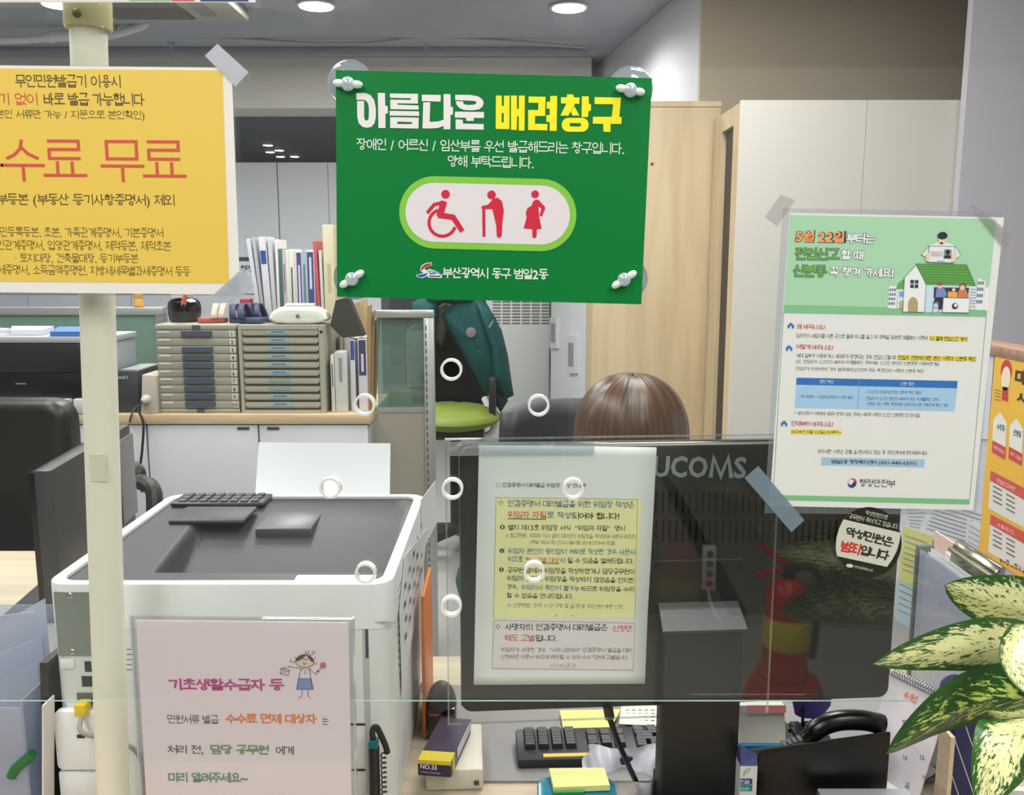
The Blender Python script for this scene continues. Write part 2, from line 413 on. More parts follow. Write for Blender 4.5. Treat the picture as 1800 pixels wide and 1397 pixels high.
class Print:
    def __init__(s, sh, name, m, layer): s.sh = sh; s.name = name; s.m = m; s.k = 0.00018 + 0.00014 * layer; s.mb = MB()
    def _tri(s, loops):
        pts = [p for l in loops for p in l]
        tr = tessellate_polygon([[Vector((p[0], p[1], 0)) for p in l] for l in loops])
        s.lv = getattr(s, 'lv', 0) + 1
        s.mb.add([s.sh.at(p[0], p[1], s.k + s.lv * 4e-6) for p in pts], s._face(pts, tr)); return s
    def _face(s, pts, tr):   # wind towards the viewer (v runs down)
        out = []
        for t in tr:
            a, b, c = [pts[i] for i in t]
            cr = (b[0] - a[0]) * (c[1] - a[1]) - (b[1] - a[1]) * (c[0] - a[0])
            out.append(t if cr < 0 else (t[2], t[1], t[0]))
        return out
    def poly(s, pts, holes=()):
        return s._tri([[s.sh.uv(*p) for p in pts]] + [[s.sh.uv(*p) for p in h] for h in holes])
    def box(s, x0, y0, x1, y1):
        a = s.sh.uv(x0, y0); b = s.sh.uv(x1, y1)
        n = 8 if s.sh.bend else 1
        for i in range(n):
            c0 = a.y + (b.y - a.y) * i / n; c1 = a.y + (b.y - a.y) * (i + 1) / n
            s._tri([[(a.x, c0), (b.x, c0), (b.x, c1), (a.x, c1)]])
        return s
    def rbox(s, x0, y0, x1, y1, rpx):
        a = s.sh.uv(x0, y0); b = s.sh.uv(x1, y1); r = rpx * (b.x - a.x) / (x1 - x0)
        return s._tri([rrect(a.x, a.y, b.x, b.y, min(r, (b.y - a.y) / 2 - 1e-6), 10)])
    def circle(s, cx, cy, r, n=28, ry=None, a0=0, a1=360):
        c = s.sh.uv(cx, cy); k = (s.sh.uv(cx + 10, cy) - c).length / 10; ry = ry or r
        pts = [(c.x + r * k * cos(R(a0 + (a1 - a0) * i / n)), c.y + ry * k * sin(R(a0 + (a1 - a0) * i / n))) for i in range(n + (0 if a1 - a0 == 360 else 1))]
        return s._tri([pts])
    def stroke(s, pts, w, cap=0.6):
        q = [s.sh.uv(*p) for p in pts]; k = (s.sh.uv(pts[0][0] + 10, pts[0][1]) - s.sh.uv(*pts[0])).length / 10
        ws = w if isinstance(w, (list, tuple)) else [w] * len(q); ws = [x * k / 2 for x in ws]
        s.lv = getattr(s, 'lv', 0) + 1
        A, B = ribbon(q, ws, cap); n = len(A); vs = []
        for a, c in zip(A, B): vs += [s.sh.at(a.x, a.y, s.k + s.lv * 9e-6), s.sh.at(c.x, c.y, s.k + s.lv * 9e-6)]
        s.mb.add(vs, [[2 * i, 2 * i + 2, 2 * i + 3, 2 * i + 1] for i in range(n - 1)]); return s
    def line(s, pts, w): return s.stroke(pts, w, 0)
    def text(s, body, x0, y0, x1, y1, h, w=0.0, ref=None, shear=0.0):
        """(x0,y0) and (x1,y1): middle of the left and right end in photo pixels, h: letter height in pixels; ref: weight whose box is fitted"""
        vs, fs = text2d(body, w)
        rv = vs if ref is None else text2d(body, ref)[0]
        if not vs: return s
        xa = min(v[0] for v in rv); xb = max(v[0] for v in rv); ya = min(v[1] for v in rv); yb = max(v[1] for v in rv)
        A = s.sh.uv(x0, y0); B = s.sh.uv(x1, y1); e = (B - A); L = e.length; e.normalize(); f = Vector((e.y, -e.x))
        xm, ym = (x0 + x1) / 2, (y0 + y1) / 2
        hh = (s.sh.uv(xm, ym + h / 2) - s.sh.uv(xm, ym - h / 2)).length
        sx = L / (xb - xa); sy = hh / (yb - ya); yc = (ya + yb) / 2
        pts = []
        for x, y, lv in vs:
            q = A + e * ((x - xa) * sx + shear * (y - yc) * sy) + f * ((y - yc) * sy); pts.append(s.sh.at(q.x, q.y, s.k + lv * 9e-6))
        s.mb.add(pts, fs); return s
def wash(c, k=0.0): return c
def simple_sheet(name, label, cat, pts, th, m, group=None, parent=None, part='sheet', n=None):
    """a plain planar sheet through world points"""
    mb = MB().slab(pts, th, n)
    if parent is None: return mb.build(name, m, None, label=label, cat=cat, group=group, fixn=True)
    return mb.build(part, m, parent, fixn=True)
# ================================================================== THE SETTING
struct('floor', MB().box(-5.2, -4.1, -.1, 3.6, 12.7, 0), mat((150, 150, 148), .35, noise=.05, scale=3))
struct('ceiling', MB().box(-5.2, -4.1, CEIL, 3.6, 12.7, CEIL + .1), mat((172, 176, 184), .55, noise=.12, scale=2.5))
struct('wall_left', MB().box(-5.3, -4.1, 0, -5.2, 12.7, CEIL), mat((205, 205, 208), .7, noise=.03))
struct('wall_right', MB().box(3.6, -4.1, 0, 3.7, 12.7, CEIL), mat((205, 205, 208), .7, noise=.03))
struct('wall_back', MB().box(-5.2, 12.6, 0, 3.6, 12.7, CEIL), mat((150, 152, 156), .7, noise=.03))
struct('wall_front', MB().box(-5.2, -4.2, 0, 3.6, -4.1, CEIL), mat((132, 126, 116), .7, noise=.03))
# deep beam across the office ceiling
b0 = P(900, 190, 6.0).z
struct('trim_1', MB().box(-5.2, 6.0, b0, P(1034, 60, 6.3).x, 6.35, CEIL - .002), mat((222, 219, 212), .7, noise=.04, scale=3))
# wall block on the right: oblique pale face, then the warm face towards the counter
nc = P(1228, 100, 4.3).x; fc = P(1033, 60, 6.3).x
struct('wall_side', MB().prism([(nc, 4.3), (fc, 6.6), (3.58, 6.6), (3.58, 4.3)], 0.0, CEIL - .002), mat((204, 205, 214), .6, noise=.02))
struct('wall_alcove', MB().box(nc + .002, 4.27, 0.0, 3.58, 4.298, CEIL - .002), mat((205, 192, 174), .6, noise=.02))
cx0 = P(1704, 100, 3.33).x
struct('wall_column', MB().box(cx0, 3.33, 0.0, 3.58, 3.37, CEIL - .002), mat((196, 194, 204), .6, noise=.02))

# ================================================================== GLASS SCREEN ABOVE THE COUNTER
YG = 0.885; GN = (0, -1, 0)
gz0 = P(900, 1232, YG).z; GX0, GX1, GZ1 = -1.15, 1.15, 2.25
scr = thing('glass_screen', 'clear glass screen with a ring of nine speaking holes above the service counter', 'screen', (0, YG + .004, gz0))
holes = [(793, 650), (640, 712), (947, 713), (580, 858), (795, 860), (1008, 860), (642, 1008), (939, 1006), (793, 1067)]
def hole_pts(px, py, r, n=28):
    c = P(px, py, YG); return [(c.x + r * cos(2 * pi * i / n), c.z + r * sin(2 * pi * i / n)) for i in range(n)]
HR = 0.0098
loops = [[(GX0, gz0), (GX1, gz0), (GX1, GZ1), (GX0, GZ1)]] + [hole_pts(a, b, HR) for a, b in holes]
mb = MB(); flat = [p for l in loops for p in l]
tr = tessellate_polygon([[Vector((p[0], p[1], 0)) for p in l] for l in loops])
def w2(t):
    a, b, c = [flat[i] for i in t]
    return t if (b[0] - a[0]) * (c[1] - a[1]) - (b[1] - a[1]) * (c[0] - a[0]) > 0 else (t[2], t[1], t[0])
mb.add([(p[0], YG, p[1]) for p in flat], [w2(t) for t in tr])
mb.add([(p[0], YG + .008, p[1]) for p in flat], [tuple(reversed(w2(t))) for t in tr])
mb.build('pane', clear((252, 254, 253), .05), scr)
ex = MB().box(GX0, YG, gz0 - .0004, GX1, YG + .0022, gz0)
ex.build('polished_edge', clear((205, 228, 222), .12, haze=.5, hazecol=(190, 220, 214)), scr)
for a, b in holes:
    mb = MB(); o = hole_pts(a, b, HR + .0011); i_ = hole_pts(a, b, HR - .0012); n = len(o)
    vs = [(p[0], YG - .0006, p[1]) for p in o] + [(p[0], YG - .0006, p[1]) for p in i_] + [(p[0], YG + .0086, p[1]) for p in o] + [(p[0], YG + .0086, p[1]) for p in i_]
    fs = []
    for k in range(n):
        q = (k + 1) % n
        fs += [(k, q, n + q, n + k), (2 * n + k, 3 * n + k, 3 * n + q, 2 * n + q), (k, 2 * n + k, 2 * n + q, q), (n + k, n + q, 3 * n + q, 3 * n + k)]
    mb.add(vs, fs); mb.build('hole_rim', mat((224, 228, 224), .35, noise=.05), scr, fixn=True, smooth=True)

PAPER = .55
def vsheet(name, label, cat, TL, TR, BL, Y, th, m, **k): return Sheet(name, label, cat, TL, TR, BL, (0, Y, 1), GN, th, m, **k)

# ------------------------------------------------------------------ green sign
YS = YG - .014
g = vsheet('notice_sign', 'green acrylic sign with white and yellow title and three red pictograms on suction cups', 'sign', (590, 123), (1135, 137), (598, 514), YS, .003, mat((0, 122, 54), .4, spec=.25, noise=.03, scale=8), body='board', size=(.2955, .2105))
def T1(x, y): return (610 + x / 7.2, 150 + y / 7.2)
def T2(x, y): return (860 + x / 7.2, 150 + y / 7.2)
def m1(T, s): return [T(*p) for p in s]
t = g.part('lettering', (236, 232, 232))
for s in ([(117, 100), (230, 97), (300, 125), (345, 190), (366, 290), (366, 400), (350, 480), (310, 525), (255, 538), (195, 525), (150, 480), (130, 400), (127, 200), (217, 198), (217, 400), (225, 435), (245, 448), (265, 440), (275, 415), (278, 300), (270, 240), (250, 205), (225, 185), (120, 183)],
          [(390, 97), (480, 97), (485, 258), (515, 262), (517, 356), (487, 358), (487, 540), (398, 540)],
          [(543, 103), (900, 108), (898, 232), (640, 228), (640, 246), (905, 256), (907, 308), (550, 302), (547, 180), (808, 186), (808, 165), (545, 158)],
          [(540, 323), (912, 330), (912, 388), (540, 382)],
          [(947, 118), (1187, 123), (1185, 206), (947, 200)],
          [(965, 215), (1055, 215), (1045, 462), (1150, 458), (1222, 435), (1222, 110), (1310, 112), (1312, 270), (1342, 275), (1340, 372), (1310, 375), (1308, 556), (1222, 556), (1222, 512), (1150, 540), (1060, 546), (955, 544)],
          [(1370, 120), (1560, 122), (1660, 140), (1715, 180), (1730, 225), (1715, 270), (1670, 305), (1580, 318), (1480, 312), (1420, 285), (1385, 240), (1378, 200), (1468, 202), (1475, 235), (1510, 248), (1590, 248), (1630, 235), (1638, 215), (1620, 200), (1560, 195), (1370, 187)],
          [(1367, 332), (1735, 338), (1733, 414), (1605, 412), (1603, 452), (1510, 450), (1508, 412), (1365, 408)],
          [(1375, 430), (1465, 435), (1468, 485), (1730, 490), (1730, 562), (1375, 555)]):
    t.poly(m1(T1, s))
t.poly(m1(T1, [(547, 402), (908, 410), (905, 548), (547, 540)]), [m1(T1, [(637, 460), (822, 465), (820, 492), (637, 490)])])
t = g.part('lettering', (252, 240, 10))
t.poly(m1(T2, [(85, 130), (158, 130), (160, 262), (184, 262), (186, 132), (258, 130), (256, 555), (82, 552)]), [m1(T2, [(158, 350), (184, 350), (182, 470), (156, 470)])])
for s in ([(275, 130), (350, 130), (350, 297), (374, 297), (374, 130), (450, 130), (446, 573), (372, 573), (374, 393), (352, 393), (347, 566), (275, 563)],
          [(497, 142), (713, 145), (707, 388), (580, 388), (578, 487), (738, 490), (735, 570), (492, 565), (492, 312), (620, 312), (622, 222), (497, 220)],
          [(773, 135), (860, 135), (852, 577), (765, 577), (765, 465), (722, 462), (722, 378), (765, 376), (765, 297), (727, 295), (727, 210), (770, 208)],
          [(985, 115), (1065, 115), (1070, 152), (1143, 155), (1140, 235), (1085, 233), (1000, 385), (900, 383), (975, 232), (907, 228), (907, 152), (982, 152)],
          [(1075, 262), (1140, 383), (1055, 383), (1032, 335)],
          [(1172, 140), (1258, 140), (1260, 235), (1288, 240), (1286, 320), (1256, 325), (1250, 402), (1168, 402)],
          [(1333, 150), (1668, 155), (1645, 400), (1675, 402), (1672, 488), (1535, 488), (1533, 590), (1445, 588), (1443, 488), (1310, 485), (1313, 398), (1550, 398), (1568, 240), (1333, 238)]):
    t.poly(m1(T2, s))
t.poly(m1(T2, rrect(917, 412, 1258, 588, 86, 8)), [m1(T2, rrect(1015, 478, 1162, 522, 21, 6))])
g.part('lettering', (226, 240, 228)).text('장애인 / 어르신 / 임산부를 우선 발급해드리는 창구입니다.', 627, 253, 1097, 261, 21, .004)
g.part('lettering', (226, 240, 228)).text('양해 부탁드립니다.', 787, 283, 938, 286, 21, .004)
g.part('pill_border', (128, 200, 64), 1).rbox(702, 308, 1011, 443, 70)
g.part('pill_panel', (226, 221, 224), 2).rbox(713, 320, 1000, 431, 60)
def Z2(x, y): return (540 + x / 2.811, 80 + y / 2.811)
RED = (206, 24, 58)
p = g.part('wheelchair_pictogram', RED, 3)
p.circle(*Z2(684, 735), 7.6)
p.stroke([Z2(674, 778), Z2(666, 805), Z2(656, 836)], [11, 12, 11]); p.stroke([Z2(672, 776), Z2(628, 786), Z2(596, 824)], 6.2)
p.stroke([Z2(656, 838), Z2(722, 849), Z2(763, 912)], [11, 9.5, 9])
p.stroke([Z2(668 + 66 * cos(R(a)), 876 + 66 * sin(R(a))) for a in range(22, 248, 15)], 5.6)
p = g.part('elder_pictogram', RED, 3)
p.circle(*Z2(911, 738), 7.6)
p.poly([Z2(*q) for q in [(893, 786), (918, 758), (942, 751), (963, 770), (972, 815), (964, 880), (962, 940), (950, 952), (937, 944), (934, 890), (922, 838), (914, 808), (868, 809), (859, 801), (866, 792)]])
p.stroke([Z2(872, 800), Z2(874, 940)], 5.4)
p = g.part('pregnant_pictogram', RED, 3)
p.circle(*Z2(1126, 735), 6.8)
p.poly([Z2(*q) for q in [(1116, 770), (1130, 760), (1145, 764), (1174, 796), (1176, 806), (1160, 845), (1147, 840), (1157, 806), (1143, 795), (1146, 845), (1158, 906), (1135, 908), (1133, 946), (1122, 953), (1112, 946), (1112, 908), (1069, 903), (1084, 850), (1080, 828), (1088, 803), (1108, 792)]])
def T3(x, y): return (725 + x / 7.2, 455 + y / 7.2)
p = g.part('logo_outline', (226, 232, 232), 1)
p.stroke([T3(*q) for q in [(115, 140), (130, 105), (175, 75), (235, 62)]], [4, 7, 7, 5]); p.stroke([T3(*q) for q in [(60, 212), (120, 215), (185, 190), (215, 150), (330, 185)]], [4, 8, 7, 6, 6]); p.stroke([T3(210, 215), T3(360, 220)], 6)
p.stroke([T3(130, 140), T3(165, 165)], 7)
g.part('logo_stroke', (200, 30, 50), 2).stroke([T3(*q) for q in [(118, 138), (132, 108), (175, 78), (232, 64)]], [2.4, 4.6, 4.8, 3])
g.part('logo_stroke', (30, 80, 180), 2).stroke([T3(*q) for q in [(66, 210), (110, 215), (150, 205), (185, 185)]], [2.5, 5, 4.6, 1.5])
g.part('logo_lettering', (40, 90, 190), 2).text('ings', *T3(200, 160), *T3(345, 175), 6, .02, shear=.25)
g.part('logo_lettering', (30, 30, 60), 2).text('Wingsville', *T3(215, 215), *T3(358, 221), 3.2, .02) if False else g.part('logo_bar', (40, 45, 80), 2).stroke([T3(218, 217), T3(352, 221)], 2)
g.part('lettering', (230, 240, 232)).text('부산광역시 동구 범일2동', 778, 479, 964, 482, 19, .018)
g.done()
cupM = clear((244, 248, 250), .06, haze=.05); knobM = clear((235, 242, 248), .12, rough=.05, haze=.55, hazecol=(215, 225, 235)); wingM = mat((222, 236, 226), .4, noise=.03)
for (x, y, cx, cy, ang, w) in ((613, 149, 616, 147, 4, 'top left'), (1107, 160, 1108, 158, 10, 'top right'), (620, 490, 625, 488, -33, 'bottom left'), (1096, 491, 1100, 490, -33, 'bottom right')):
    c = P(cx, cy, YG); k = P(x, y, YS)
    rt = thing('suction_cup', 'clear suction cup holding the %s corner of the green sign' % w, 'suction cup', (c.x, YG - .006, c.z - .019), group='suction cups of the green sign')
    M = Matrix.Translation((c.x, YG - .0005, c.z)) @ Matrix.Rotation(pi / 2, 4, 'X')
    MB().lathe([(.0205, 0), (.0207, .0008), (.0195, .0016), (.015, .0035), (.009, .0065), (.0055, .0098), (.0045, .0108)], 32, M).build('cup', cupM, rt, smooth=True, fixn=True)
    MB().lathe([(.0206, .0002), (.0214, .0004), (.0214, .0012), (.0206, .0014), (.0198, .0008)], 40, M).build('rim', clear((225, 232, 236), .25, rough=.1, haze=.4), rt, smooth=True, fixn=True)
    Mk = Matrix.Translation((k.x, YS - .0004, k.z)) @ Matrix.Rotation(pi / 2, 4, 'X')
    MB().ball((0, 0, .0045), .0067, .0067, .005, 20, 12, Mk).build('knob', knobM, rt, smooth=True)
    a = R(ang); d = Vector((cos(a), 0, -sin(a)))
    for sgn in (-1, 1):
        q = Vector((k.x, YS - .005, k.z)) + d * (.0085 * sgn)
        Mw = Matrix.Translation(q) @ Matrix.Rotation(a, 4, 'Y')
        MB().ball((0, 0, 0), .0055, .0035, .0036, 14, 8, Mw).build('wing', wingM, rt, smooth=True)

# ------------------------------------------------------------------ yellow fee notice (runs out of the frame on the left)
YP = YG - .0012
y = vsheet('fee_notice', 'yellow poster with big red lettering taped to the glass in front of the cream pole', 'poster', (-148, 113.5), (397, 119), (-138, 503), YP, .0006, mat((236, 234, 226), .35, noise=.02), size=(.2985, .2135))
y.part('yellow_field', (232, 200, 86), 0, .45).poly([(-138, 119), (391, 124), (403, 498), (-127, 494)])
DK = (78, 62, 26); RD = (205, 84, 66)
y.part('lettering', DK).text('무인민원발급기 이용시', 27, 142, 212, 143, 23, .004)
y.part('lettering', RD).text('대기 없이', -24, 173.5, 66, 174, 22, .004)
y.part('lettering', DK).text('바로 발급 가능합니다', 77, 174, 254, 175, 23, .006)
y.part('lettering', DK).text('(본인 서류만 가능 / 지문으로 본인확인)', -13, 202, 254, 204, 19, -.004)
y.part('lettering', RD).text('수수료 무료', -72, 281, 327, 284, 74, -.004)
y.part('lettering', DK).text('등기부등본 (부동산 등기사항증명서) 제외', -42, 352, 307, 354, 25, .002)
y.part('lettering', DK).text('주민등록등본, 초본, 가족관계증명서, 기본증명서', -14, 408, 287, 410, 19, -.006)
y.part('lettering', DK).text('혼인관계증명서, 입양관계증명서, 제적등본, 제적초본', -18, 431, 301, 433, 19, -.006)
y.part('lettering', DK).text('· 토지대장, 건축물대장, 등기부등본', 27, 454, 244, 455, 18, -.006)
y.part('lettering', DK).text('납세증명서, 소득금액증명원, 지방세세목별과세증명서 등등', -16, 474, 335, 478, 19, -.006)
y.done()
# plastic sleeve edge right of it
sl = [P(*q, YP) for q in ((-150, 112), (411, 118), (420, 520), (-140, 520))]
simple_sheet('plastic_sleeve', 'thin clear plastic sleeve around the yellow poster', 'sleeve', [p + Vector((0, .0009, 0)) for p in sl], .0002, clear((240, 243, 246), .05, haze=.08))
tapeM = clear((235, 238, 242), .05, rough=.3, haze=.62, hazecol=(205, 210, 218))
tapeM2 = clear((240, 240, 240), .05, rough=.3, haze=.16, hazecol=(190, 190, 190))
def tape(pts, label, m=tapeM, dy=0.0, Y=YP):
    simple_sheet('tape_strip', label, 'tape', [P(*q, Y - .0012 - dy) for q in pts], .0002, m, group='clear tape on the glass')
tape([(360, 98), (382, 77), (437, 127), (414, 152)], 'milky tape strip on the top right corner of the yellow poster')
tape([(368, 524), (428, 470), (448, 503), (408, 535)], 'milky tape strip under the bottom right corner of the yellow poster', clear((238, 240, 243), .05, rough=.3, haze=.4, hazecol=(205, 210, 218)))

# ------------------------------------------------------------------ poster edge at the top left of the frame
b = vsheet('banner_poster', 'bottom edge of a poster with navy border at the very top left', 'poster', (-160, -210), (440, -210), (-160, 4), YP, .0006, mat((226, 228, 230), .4, noise=.02))
b.part('lettering_field', (236, 230, 222), 0).box(-160, -200, 342, 2)
b.part('navy_band', (40, 56, 112), 0).box(342, -200, 437, 2.6)
b.part('green_patch', (150, 180, 140), 1).box(225, -30, 300, 1.6)
b.part('red_patch', (196, 80, 76), 1).box(300, -30, 342, 1.8)
b.done()

# ------------------------------------------------------------------ green and white move-in notice on the right
YR = YG - .0012
r = vsheet('move_in_notice', 'white poster with pale green illustrated header taped to the glass on the right', 'poster', (1388, 374), (1754, 382), (1352, 886), YR, .0005, mat((226, 230, 226), .35, noise=.02), size=(.2085, .2935))
def Z8(x, y): return (1360 + x / 4.39, 360 + y / 4.39)
def Z4(x, y): return (1360 + x / 5, 560 + y / 5)
def Z5(x, y): return (1360 + x / 5, 780 + y / 5)
r.part('header_field', (166, 212, 176), 0).poly([Z8(125, 78), Z8(1716, 110), Z8(1640, 862), Z8(75, 832)])
r.part('header_ground', (128, 192, 142), 1).poly([Z8(80, 770), Z8(1647, 808), Z8(1640, 862), Z8(75, 832)])
r.part('footer_band', (122, 190, 132), 1).poly([Z5(-25, 447), Z5(1722, 487), Z5(1720, 530), Z5(-30, 490)])
r.part('frame_line', (90, 140, 100), 0).line([Z8(75, 832), Z5(-5, 450)], .8); r.part('frame_line', (90, 140, 100), 0).line([Z8(1640, 862), Z5(1722, 487)], .8)
OUT = (62, 78, 92)
for body, x0, y0, x1, y1, h, c in (('5월 22일', 170, 240, 540, 248, 88, (246, 160, 84)), ('부터는', 560, 255, 780, 260, 78, (236, 240, 242)), ('전입신고', 165, 375, 508, 380, 92, (104, 172, 82)), ('할 때', 520, 384, 690, 390, 74, (236, 240, 242)),
                                 ('신분증', 150, 506, 408, 512, 92, (104, 172, 82)), ('꼭 챙겨 가세요!', 425, 512, 925, 524, 74, (236, 240, 242))):
    r.part('lettering_outline', OUT, 2).text(body, *Z8(x0, y0), *Z8(x1, y1), h / 4.39, .075, ref=.03)
    r.part('lettering', c, 3).text(body, *Z8(x0, y0), *Z8(x1, y1), h / 4.39, .034, ref=.03)
# illustration: houses, counter, people
WB = (232, 236, 238); GR = (96, 164, 78)
def pol(name, c, L, *pts): r.part(name, c, L).poly([Z8(*q) for q in pts])
pol('drawn_tower', WB, 2, (890, 625), (955, 628), (945, 800), (878, 797)); pol('drawn_tower', WB, 2, (1575, 565), (1632, 590), (1620, 812), (1550, 808)); pol('drawn_tower', WB, 2, (1632, 640), (1660, 630), (1650, 815), (1618, 812)); pol('drawn_tower', (222, 230, 232), 2, (1505, 625), (1560, 630), (1552, 808), (1500, 806))
w = r.part('drawn_windows', (120, 135, 150), 3, kind='stuff')
for i in range(4):
    for j in range(3):
        w.box(*Z8(893 - i * 3 + j * 18, 645 + i * 35), *Z8(905 - i * 3 + j * 18, 665 + i * 35)); w.box(*Z8(1574 - i * 4 + j * 17, 590 + i * 48), *Z8(1585 - i * 4 + j * 17, 615 + i * 48))
for i in range(7): w.line([Z8(1515, 650 + i * 22), Z8(1555, 652 + i * 22)], .9)
pol('drawn_roof', GR, 3, (960, 605), (1015, 560), (1010, 650), (940, 650)); pol('drawn_wall', (214, 226, 232), 3, (955, 650), (1010, 652), (1000, 800), (948, 800)); pol('drawn_window', (120, 160, 200), 4, (968, 668), (1000, 668), (998, 710), (966, 708)); pol('drawn_door', (186, 170, 130), 4, (966, 800), (966, 750), (985, 735), (1000, 745), (998, 800))
pol('drawn_wall', (200, 222, 234), 3, (1165, 612), (1520, 618), (1500, 830), (1155, 828)); pol('drawn_wall', WB, 4, (1010, 560), (1095, 468), (1175, 610), (1160, 828), (993, 825))
pol('drawn_roof', GR, 4, (1095, 455), (1485, 462), (1552, 620), (1172, 612))
w = r.part('roof_lines', (70, 130, 60), 5)
for i in range(1, 8): w.line([Z8(1097 + i * 10, 455 + i * 20), Z8(1487 + i * 8.3, 462 + i * 20)], .7)
w.line([Z8(1095, 455), Z8(1485, 462), Z8(1552, 620), Z8(1172, 612), Z8(1095, 455)], .9); w.line([Z8(1095, 462), Z8(1005, 562), Z8(993, 825), Z8(1160, 828), Z8(1175, 612)], .8)
pol('drawn_window', (54, 64, 70), 5, (1052, 578), (1115, 580), (1112, 642), (1050, 640)); r.part('window_bars', WB, 6).line([Z8(1083, 578), Z8(1081, 642)], 1.2).line([Z8(1050, 609), Z8(1114, 611)], 1.2)
pol('drawn_door', (176, 160, 118), 5, (1032, 825), (1035, 750), (1050, 720), (1072, 708), (1095, 720), (1110, 750), (1108, 826))
pol('drawn_opening', (50, 60, 72), 4, (1235, 635), (1505, 640), (1495, 720), (1230, 720)); pol('drawn_body', (120, 140, 190), 5, (1255, 640), (1310, 640), (1335, 690), (1320, 712), (1245, 712)); pol('drawn_legs', (44, 46, 60), 5, (1245, 712), (1305, 712), (1295, 808), (1270, 805), (1262, 745), (1228, 755))
r.part('drawn_face', (232, 196, 170), 6).circle(*Z8(1278, 625), 4.6); r.part('drawn_hair', (140, 90, 66), 7).circle(*Z8(1278, 608), 5, ry=3)
pol('drawn_body', (206, 126, 86), 5, (1425, 655), (1480, 650), (1503, 715), (1415, 715)); r.part('drawn_face', (232, 196, 170), 6).circle(*Z8(1452, 640), 4.6); r.part('drawn_hair', (150, 84, 60), 5).circle(*Z8(1455, 632), 6.5)
pol('drawn_folder', (232, 170, 84), 6, (1342, 668), (1415, 672), (1412, 715), (1338, 712)); r.part('drawn_face', (232, 196, 170), 7).circle(*Z8(1385, 655), 3.2)
pol('drawn_counter', WB, 7, (1305, 715), (1510, 720), (1500, 832), (1298, 828)); r.part('counter_line', (90, 100, 110), 8).line([Z8(1305, 715), Z8(1510, 720), Z8(1500, 832), Z8(1298, 828), Z8(1305, 715)], .6)
r.part('drawn_emblem', (60, 66, 90), 8).circle(*Z8(1394, 780), 5.6); r.part('drawn_emblem', WB, 9).circle(*Z8(1399, 774), 3)
w = r.part('drawn_stool', (90, 110, 120), 6); w.line([Z8(1230, 756), Z8(1222, 830)], .9); w.line([Z8(1270, 756), Z8(1268, 830)], .9); w.line([Z8(1228, 790), Z8(1268, 792)], .8); w.stroke([Z8(1225, 755), Z8(1272, 756)], 1.5)
pol('drawn_body', (222, 234, 226), 3, (1205, 310), (1265, 288), (1340, 290), (1395, 315), (1442, 385), (1425, 408), (1160, 400), (1135, 385)); r.part('drawn_line', (90, 110, 100), 4).line([Z8(1205, 310), Z8(1135, 385), Z8(1165, 400)], .7); r.part('drawn_line', (90, 110, 100), 4).line([Z8(1395, 315), Z8(1442, 385), Z8(1415, 408)], .7)
r.part('drawn_neck', (226, 190, 164), 4).stroke([Z8(1298, 250), Z8(1292, 292)], 9); r.part('drawn_face', (236, 204, 180), 5).circle(*Z8(1298, 260), 7.5, ry=9); r.part('drawn_hair', (38, 38, 42), 6).circle(*Z8(1299, 238), 8.8, ry=6.4); r.part('drawn_beard', (50, 44, 44), 6).circle(*Z8(1292, 294), 2.6, ry=1.6)
pol('drawn_card_edge', (110, 130, 130), 6, (1195, 316), (1395, 320), (1386, 450), (1180, 444)); pol('drawn_card', (226, 230, 232), 7, (1199, 321), (1391, 325), (1382, 445), (1185, 439)); pol('drawn_photo', (130, 160, 150), 8, (1310, 342), (1370, 345), (1364, 415), (1304, 412)); r.part('drawn_photo_head', (40, 44, 44), 9).circle(*Z8(1338, 364), 4, ry=4.4); pol('drawn_photo_suit', (40, 44, 44), 9, (1308, 412), (1315, 392), (1338, 385), (1362, 394), (1364, 415))
w = r.part('drawn_card_lines', (150, 160, 165), 8)
for i in range(5): w.line([Z8(1208, 362 + i * 8), Z8(1296, 364 + i * 8)], .6)
w.line([Z8(1255, 432), Z8(1315, 434)], 1.4)
r.part('drawn_hand', (236, 204, 180), 9).stroke([Z8(1185, 380), Z8(1182, 425)], 6); r.part('drawn_hand', (236, 204, 180), 9).stroke([Z8(1388, 385), Z8(1384, 428)], 7)
for hx, hy in ((150, 60), (135, 258), (91, 920)):
    p = r.part('house_icon', (58, 112, 186), 1); p.poly([Z4(hx - 29, hy - 2), Z4(hx, hy - 28), Z4(hx + 30, hy + 2), Z4(hx + 26, hy + 24), Z4(hx + 10, hy + 24), Z4(hx + 8, hy + 2), Z4(hx - 8, hy + 2), Z4(hx - 10, hy + 23), Z4(hx - 27, hy + 23)])
CR = (196, 76, 92); GY = (92, 100, 104)
r.part('lettering', CR).text('왜 바뀌나요?', *Z4(202, 66), *Z4(452, 74), 8.6, .01)
r.part('lettering', CR).text('어떻게 바뀌나요?', *Z4(195, 244), *Z4(525, 254), 9, .01)
r.part('lettering', CR).text('언제부터 바뀌나요?', *Z4(152, 918), *Z4(524, 928), 9, .01)
r.part('lettering', GY).text('집주인이 세입자를 다른 곳으로 몰래 주소를 옮긴 뒤 주택을 담보로 대출받는 이른바', *Z4(197, 147), *Z4(1355, 168), 7.4)
r.part('highlight', (238, 220, 66), 0).poly([Z4(1368, 150), Z4(1706, 158), Z4(1700, 200), Z4(1362, 190)])
r.part('lettering', (84, 84, 40)).text("'나 몰래 전입신고' 방지", *Z4(1374, 172), *Z4(1700, 180), 7.6, .02)
r.part('lettering', GY).text('세대 일부가 이동하거나 세대주가 변경되는 경우 전입신고할 때', *Z4(200, 322), *Z4(1070, 340), 7.6)
r.part('highlight', (238, 220, 66), 0).poly([Z4(1086, 318), Z4(1780, 334), Z4(1776, 374), Z4(1082, 360)])
